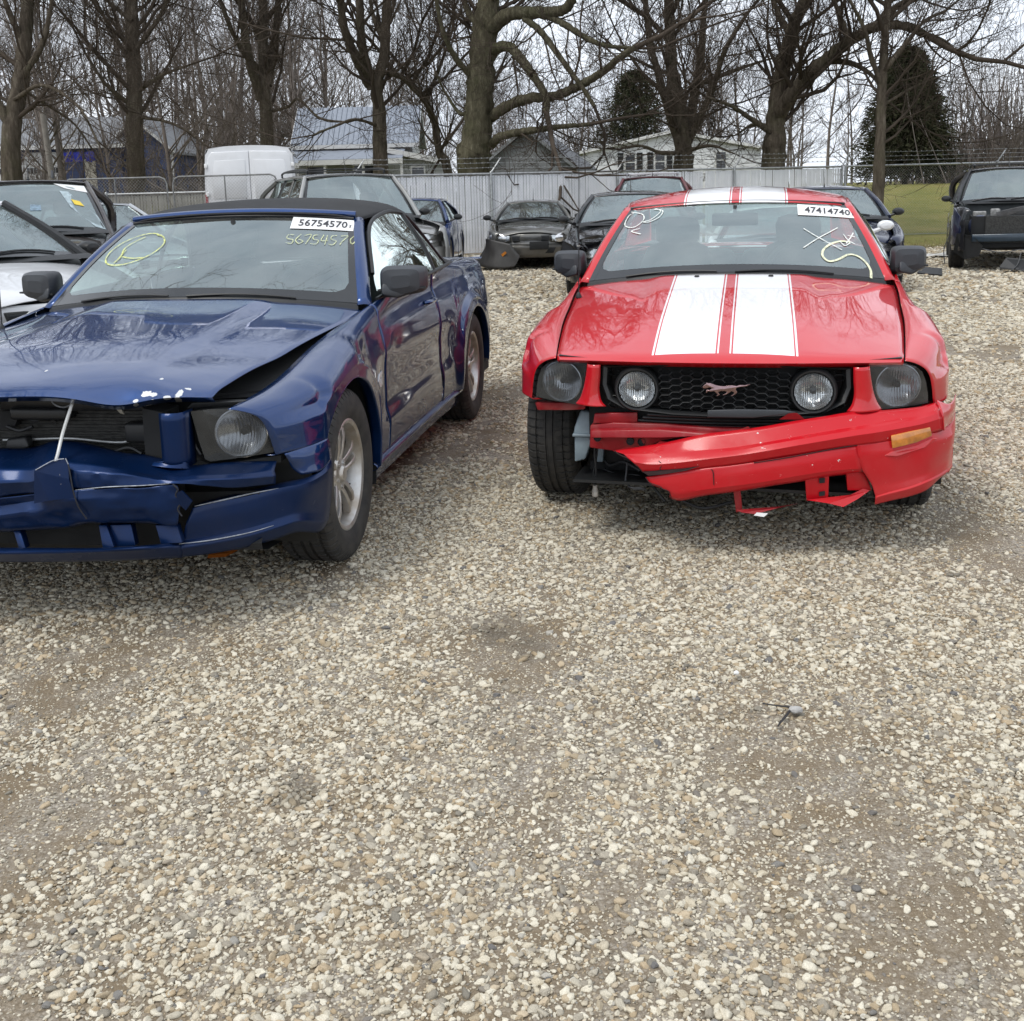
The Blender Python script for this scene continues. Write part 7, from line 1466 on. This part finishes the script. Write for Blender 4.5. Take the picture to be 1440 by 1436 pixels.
make_tree('willow_tree', 'dark leaning tree bowed over the farmhouse extension', 5, [(-1.672, 36, 1.658), (-1.924, 36, 2.344), (-2.14, 36, 2.732), (-2.284, 36, 3.741), (-2.604, 35.8, 4.508), (-3.108, 35.6, 5.004), (-3.569, 35.4, 5.255)], .24, .10,
  [([(-2.247, 36, 3.518), (-2.53, 36.5, 4.228), (-2.869, 37, 5.405), (-3.059, 37.3, 7.015)], .08, .03, 8), ([(-2.486, 36, 4.411), (-2.012, 36.4, 5.541), (-1.624, 36.8, 6.685), (-1.493, 37, 8.032)], .09, .03, 9), ([(-2.09, 36, 2.843), (-1.393, 36.6, 3.756), (-0.964, 37, 4.453)], .09, .03, 8)], 8, 2.8)
make_tree('oak_tree', 'massive ivy streaked tree with long sinuous limbs reaching over the grey shed', 6, [(-0.931, 30, 1.61), (-0.87, 30, 2.306), (-0.729, 30, 3.143), (-0.618, 30, 4.247), (-0.511, 30.1, 5.348), (-0.372, 30.2, 6.262), (-0.261, 30.4, 7.549), (-0.127, 30.8, 9.763)], .64, .34,
  [([(-0.33, 30, 5.005), (-0.173, 29.8, 5.157), (0.162, 29.4, 5.135), (0.409, 29, 4.833), (0.667, 28.7, 4.443), (0.956, 28.4, 3.971), (1.068, 28.2, 3.657), (1.037, 28, 3.366)], .20, .10, 6),
   ([(-0.273, 30, 5.69), (0.11, 29.6, 5.943), (0.621, 29.2, 5.939), (1.152, 28.8, 5.864), (1.527, 28.4, 5.86), (1.731, 28.2, 6.059), (1.918, 28, 6.519)], .26, .12, 6),
   ([(0.581, 29.2, 5.8), (0.927, 28.8, 5.456), (1.296, 28.4, 4.912), (1.628, 28.1, 4.39), (1.989, 27.8, 3.84), (2.215, 27.6, 3.444)], .12, .06, 6),
   ([(1.15, 28.8, 5.795), (1.574, 28.4, 5.503), (2.021, 28, 5.148), (2.484, 27.7, 4.896), (3.145, 27.4, 4.775)], .13, .05, 8),
   ([(-0.377, 30, 3.412), (0.048, 29.5, 3.641), (0.659, 29, 3.802), (1.194, 28.6, 3.79), (1.625, 28.2, 3.884), (2.141, 27.9, 4.118), (2.504, 27.6, 4.314), (2.788, 27.3, 4.54), (3.184, 27, 4.757)], .20, .09, 6),
   ([(-0.399, 30, 2.669), (-0.161, 29.6, 2.867), (0.362, 29, 2.951), (0.899, 28.4, 2.976), (1.422, 28, 3.01), (2.104, 27.6, 3.021)], .17, .06, 4),
   ([(-0.82, 30, 4.435), (-1.257, 29.6, 4.945), (-1.544, 29.2, 5.609), (-1.711, 29, 6.621)], .13, .05, 9), ([(-0.787, 30, 3.699), (-1.193, 30.5, 3.559), (-1.624, 31, 4.176), (-1.876, 31, 4.749)], .09, .03, 8), ([(-0.573, 30, 5.698), (-0.968, 30.6, 6.341), (-1.232, 31, 7.511)], .14, .06, 7), ([(-0.289, 30, 6.407), (0.294, 30.4, 7.177), (1.074, 30.6, 8.092)], .18, .07, 8)], 12, 2.8, mb=M_BARKG)
make_tree('maple_tree', 'spreading bare tree with many stems in front of the white house', 7, [(5.293, 33, 1.464), (5.291, 33, 2.087), (5.268, 33, 2.747), (5.139, 33, 3.772), (4.959, 33.2, 4.807), (4.925, 33.4, 6.04), (4.912, 33.6, 7.667), (4.911, 33.6, 9.431)], .46, .14,
  [([(5.142, 33, 2.648), (4.56, 32.6, 4.357), (4.202, 32.2, 5.501), (4.039, 32, 6.629), (3.838, 31.6, 8.057)], .18, .06, 9), ([(5.373, 33, 2.745), (5.625, 33.4, 3.995), (5.865, 33.6, 5.03), (6.034, 34, 6.504), (6.234, 34, 8.109)], .22, .08, 9), ([(5.457, 33, 2.845), (5.987, 32.5, 4.112), (6.288, 32, 5.229), (6.794, 31.6, 6.117)], .16, .06, 9), ([(5.248, 33, 2.439), (4.475, 32, 2.425), (3.79, 31.4, 2.618), (3.147, 31, 2.521)], .10, .03, 8), ([(5.374, 33, 2.498), (5.979, 32.4, 2.602), (6.521, 32, 2.372)], .09, .03, 8), ([(5.034, 33, 3.977), (4.2, 33, 4.604), (3.58, 33, 5.421)], .12, .04, 9), ([(5.66, 33, 4.366), (6.801, 33.5, 4.792), (7.863, 34, 5.127)], .12, .04, 8)], 10, 2.9)
make_tree('oak_tree', 'thick dark tree with a great limb arching right over the lawn', 8, [(7.484, 31, 1.398), (7.475, 31, 1.925), (7.499, 31, 2.796), (7.544, 31, 3.562), (7.663, 31, 4.507), (7.83, 30.8, 5.321), (7.884, 30.6, 5.753), (8.105, 30.2, 6.409), (8.282, 30, 7.607)], .50, .16,
  [([(7.529, 31, 3.275), (7.734, 30.6, 3.715), (8.043, 30.2, 4.193), (8.489, 29.8, 4.632), (9.009, 29.4, 5.053), (9.513, 29, 5.337), (10.098, 28.6, 5.3), (10.497, 28.2, 5.029)], .30, .12, 14),
   ([(9.604, 29, 5.335), (9.902, 28.6, 5.75), (10.458, 28.2, 5.924), (11.08, 28, 5.958)], .14, .05, 8), ([(8.489, 29.8, 4.632), (9.181, 29.6, 4.502), (9.623, 29.2, 4.09), (9.852, 29, 3.532)], .12, .04, 9), ([(7.828, 30.8, 5.414), (7.586, 31.2, 6.036), (7.327, 31.4, 6.82)], .14, .06, 7), ([(7.499, 31, 2.796), (6.811, 30.6, 3.173), (6.141, 30.2, 3.538), (5.337, 30, 3.82)], .13, .04, 9), ([(7.456, 31, 2.989), (7.012, 31.5, 3.126), (6.618, 32, 2.868)], .10, .03, 8), ([(9.009, 29.4, 5.053), (8.831, 29.8, 5.79), (8.491, 30, 6.72)], .12, .05, 7), ([(10.353, 28.3, 5.114), (10.96, 28, 4.787), (11.248, 27.8, 4.418)], .10, .03, 8)], 12, 2.8)
make_tree('maple_tree', 'slim bare tree growing through the open chain link fence', 9, [(9.266, 27.6, 0.581), (9.28, 27.6, 1.195), (9.29, 27.6, 2.409), (9.316, 27.7, 3.611), (9.377, 27.8, 4.801), (9.5, 28, 6.163), (9.514, 28, 7.641)], .23, .10,
  [([(9.31, 27.7, 3.781), (8.991, 27.6, 4.452), (8.731, 27.4, 5.096), (8.216, 27.2, 5.893)], .10, .04, 8), ([(9.333, 27.7, 4.118), (9.919, 27.8, 4.788), (10.409, 28, 5.306), (11.002, 28.2, 5.574)], .10, .04, 8), ([(9.293, 27.7, 3.271), (10.298, 28, 3.783), (11.113, 28.3, 4.05)], .06, .02, 7)], 10, 2.4)
# a tree off to the side: the convertible's glass mirrors its branches
make_tree('maple_tree', 'bare tree mirrored in the blue convertible windshield', 21, [(-10.5, 6.5, 0), (-10.4, 6.5, 2.5), (-10.3, 6.4, 4.5), (-10.1, 6.4, 7), (-10, 6.3, 10)], .40, .12, [([(-10.3, 6.4, 3.5), (-8.8, 6.6, 5.2), (-7.2, 6.8, 6.6), (-5.6, 6.9, 7.6)], .18, .06, 12), ([(-10.2, 6.4, 4.6), (-9.0, 5.2, 6.8), (-7.6, 4.4, 8.6)], .17, .06, 10), ([(-10.2, 6.4, 5), (-9.4, 7.8, 7), (-8.4, 9.2, 8.6)], .16, .06, 10), ([(-10.1, 6.4, 6.5), (-8.6, 6.2, 8.6), (-7, 6, 10.4)], .14, .05, 10)], 10, 3.0)
# conifers
M_NEEDLE = mat('evergreen_needles', (.030, .034, .019), .9, var=.5, vscale=2.5, spec=.1, col2=(.055, .055, .03))
def conifer(label, base, h, rad, seed, m=None, n=9000):
    g = np.random.default_rng(seed); r = empty('conifer', (base[0], base[1], lawnz(base[0], base[1])), 0, label, 'tree', 'dark evergreens beyond the fence')
    obj('trunk', *tube_arrays([(0, 0, -.1), (.03, 0, h*.5), (0, 0, h)], [h*.022, h*.014, .02], 8, False), M_BARK, r)
    # boughs: sprays of needles set along drooping branches
    nb = n//26; V, F = [], []
    for k in range(nb):
        t = g.random()**.85; z = h*(.10+.90*t); a = g.uniform(0, 6.283); ln = rad*((1-t)**.55)*g.uniform(.55, 1.15)+.12; o_ = np.array([math.cos(a), math.sin(a), 0])
        m_ = 26; q = g.uniform(.15, 1, m_); c = o_*(q*ln)[:, None]; c[:, 2] = z-.28*ln*q**1.6+.10*ln*q; c += g.normal(0, .05+.05*ln, (m_, 3))
        d = o_+g.normal(0, .55, (m_, 3)); d[:, 2] -= .15; d /= np.linalg.norm(d, axis=1)[:, None]; s = np.cross(d, g.normal(0, 1, (m_, 3))); s /= np.linalg.norm(s, axis=1)[:, None]+1e-9
        w_ = g.uniform(.015, .04, m_)[:, None]; L_ = g.uniform(.14, .36, m_)[:, None]; V.append(np.stack([c-s*w_, c+s*w_, c+d*L_+s*w_*.2, c+d*L_-s*w_*.2], 1).reshape(-1, 3))
    V = np.concatenate(V); F = np.arange(len(V)).reshape(-1, 4); fast_obj('crown', V, F, m or M_NEEDLE, r); return r
conifer('tall dense evergreen standing on the lawn behind the open chain link fence', (17.095, 47.5, 1.228), 5.6, 2.15, 1, n=44000)
conifer('dark evergreen rising behind the white house', (7.615, 66, 1.561), 8.0, 3.6, 2, n=20000)
# ---- the wood behind everything: a mass of thin bare stems
def wood_variant(seed, h):
    t = Tree(seed); g = t.g; t.rings = (4, 3, 2, 2); t.sides = (3, 3, 3, 3)
    Q, R = t.limb([(0, 0, -.1), (g.normal(0, .15), g.normal(0, .15), h*.3), (g.normal(0, .4), g.normal(0, .4), h*.65), (g.normal(0, .6), g.normal(0, .6), h)], h*.012, .02, 5, 10, t.B)
    t.sprout(Q, R, 20, h*.28, .16, 0, 2, (5, 4), .22, .5); return batch_tubes(t.B)
VAR = [wood_variant(50+k, h) for k, h in enumerate((11, 12.5, 10, 13.5))]
g = np.random.default_rng(77); Vs, Fs, off = [], [], 0
def add_wood(x, y, s, k):
    global off
    v, f = VAR[k]; a = g.uniform(0, 6.28); c, sn = math.cos(a), math.sin(a); q = v*np.array([s, s, s*g.uniform(.85, 1.15)])
    Vs.append(np.stack([q[:, 0]*c-q[:, 1]*sn+x, q[:, 0]*sn+q[:, 1]*c+y, q[:, 2]+lawnz(x, y)], 1)); Fs.append(f+off); off += len(v)
spots = []
for k in range(78): spots.append((g.uniform(-36, -9), g.uniform(54, 84), g.uniform(.85, 1.2)))
for k in range(52): spots.append((g.uniform(-9, 12), g.uniform(66, 95), g.uniform(.62, .95)))
for k in range(30): spots.append((g.uniform(12, 22), g.uniform(66, 95), g.uniform(.6, .85)))
for k in range(60): spots.append((g.uniform(20.5, 40), g.uniform(45, 62), g.uniform(.40, .62)))
for k in range(18): spots.append((g.uniform(-22, -8), g.uniform(40, 52), g.uniform(.55, .85)))
for i, (x, y, s) in enumerate(spots): add_wood(x, y, s, i % 4)
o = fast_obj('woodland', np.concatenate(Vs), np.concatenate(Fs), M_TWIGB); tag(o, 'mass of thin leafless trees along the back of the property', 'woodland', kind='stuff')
# brush and low scrub along the foot of the wood
ps = {}
def scrub(x, y, h, n, s=1):
    for k in range(n):
        a = g.uniform(0, 6.28); r = g.uniform(0, h*.7); b = np.array([x+r*math.cos(a), y+r*math.sin(a), lawnz(x, y)]); tp = b+np.array([g.normal(0, h*.22), g.normal(0, h*.22), h*g.uniform(.4, 1)])
        ps.setdefault((3, 3), []).append((np.array([b, (b+tp)/2+g.normal(0, .08, 3), tp]), np.array([.016*s, .011*s, .006*s])))
for k in range(60): scrub(g.uniform(-34, -6), g.uniform(46, 58), g.uniform(1.2, 3.0), 26, 1.5)
for k in range(60): scrub(g.uniform(19.5, 40), g.uniform(45, 58), g.uniform(1.5, 3.4), 34, 1.6)
for k in range(12): scrub(g.uniform(-8.6, -3.0), g.uniform(24.6, 25.6), g.uniform(.8, 1.9), 10, .8)
for k in range(70): scrub(g.uniform(19.6, 36), g.uniform(44, 52), g.uniform(3.0, 6.5), 30, 1.8)
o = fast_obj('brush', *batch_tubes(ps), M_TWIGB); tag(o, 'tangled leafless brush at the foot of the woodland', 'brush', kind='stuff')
# ================================================================ small things on the ground
o = slab('broken_reflector', [(*(-1.253, 4.225, 0)[:2], .012), (*(-1.181, 4.237, 0)[:2], .012), (*(-1.143, 4.296, 0)[:2], .02), (*(-1.167, 4.343, 0)[:2], .03), (*(-1.254, 4.314, 0)[:2], .03)], (0, .012, .01), mat('orange_plastic', (.45, .13, .02), .35, var=.3)); tag(o, 'broken orange reflector lying under the blue front bumper', 'reflector')
p = (0.753, 2.815, 0); q = (0.689, 2.853, 0)
o = tube('plastic_strip', [(0.683, 2.853, 0), (0.719, 2.838, 0), (0.753, 2.824, 0), (0.739, 2.791, 0), (0.708, 2.744, 0), (0.694, 2.72, 0)], [.0022, .0022, .0032, .004, .0034, .002], M_BLACKP, None, 6, 24); o.location.z = .006; tag(o, 'bent black plastic strip lying on the gravel', 'plastic strip')
def rock(name, label, c, s, m, seed):
    g2 = np.random.default_rng(seed); bm_ = bmesh.new(); bmesh.ops.create_icosphere(bm_, subdivisions=2, radius=1)
    V = np.array([v.co[:] for v in bm_.verts]); F = [tuple(v.index for v in f.verts) for f in bm_.faces]; bm_.free(); V *= (1+.75*(fbm(V[:, 0]*1.3+seed, V[:, 1]*1.3+V[:, 2], 2, seed)-.5)[:, None])
    V = V*np.array(s); o = obj(name, V, F, m, None, angle=25); o.location = (c[0], c[1], s[2]*.6); tag(o, label, 'stone'); return o
M_ROCK = mat('grey_stone', (.42, .41, .39), .85, var=.35, vscale=40, bmp=.3, bscale=80)
rock('stone', 'large grey stone resting on the bent black strip', (0.764, 2.81, 0), (.019, .015, .010), M_ROCK, 3); rock('stone', 'bright white chip of stone on the bare gravel', (0.651, 3.058, 0), (.009, .008, .007), mat('white_stone', (.75, .75, .73), .7, var=.1), 5)
o = slab('fallen_panel', [(*(6.403, 17.084, 0)[:2], .015), (*(6.596, 16.582, 0)[:2], .015), (*(7.068, 17.78, 0)[:2], .02), (*(6.929, 18.337, -0)[:2], .015)], (0, .01, .012), M_BLACKP); tag(o, 'flat black scrap panel lying on gravel near the stripped SUV', 'scrap')
M_RAG = mat('white_rag', (.62, .62, .6), .85, var=.4, vscale=14)
for k, (c, lb) in enumerate((((8.096, 20.839, 0), 'crumpled white rubbish beside the stripped black SUV'), ((8.405, 20.932, 0), 'torn white plastic by the tyre of the stripped SUV'), ((-0.613, 24.164, 0), 'white litter at the foot of the slatted fence'))):
    g2 = np.random.default_rng(k); n = 9; XX, YY = np.meshgrid(np.linspace(-.28, .28, n), np.linspace(-.16, .16, n), indexing='ij'); ZZ = .03+.13*fbm(XX*9+k*7, YY*9, 3, k)*np.clip(1-np.hypot(XX/.3, YY/.2), 0.05, 1)
    o = obj('litter', np.stack([XX+g2.normal(0, .015, XX.shape), YY, ZZ], -1).reshape(-1, 3), grid_faces(n, n), M_RAG, None, angle=25); o.location = (c[0], c[1], 0); tag(o, lb, 'litter')
o = boxo('timber', (*[a-b for a, b in zip((-0.685, 22.285, 0)[:2], (.5, .08))], .0), (*[a+b for a, b in zip((-0.685, 22.285, 0)[:2], (.45, .08))], .14), mat('weathered_timber', (.25, .23, .20), .9, var=.4, vscale=10, bmp=.4, bscale=40), None, .01); tag(o, 'weathered timber lying at the foot of the slatted fence', 'timber')
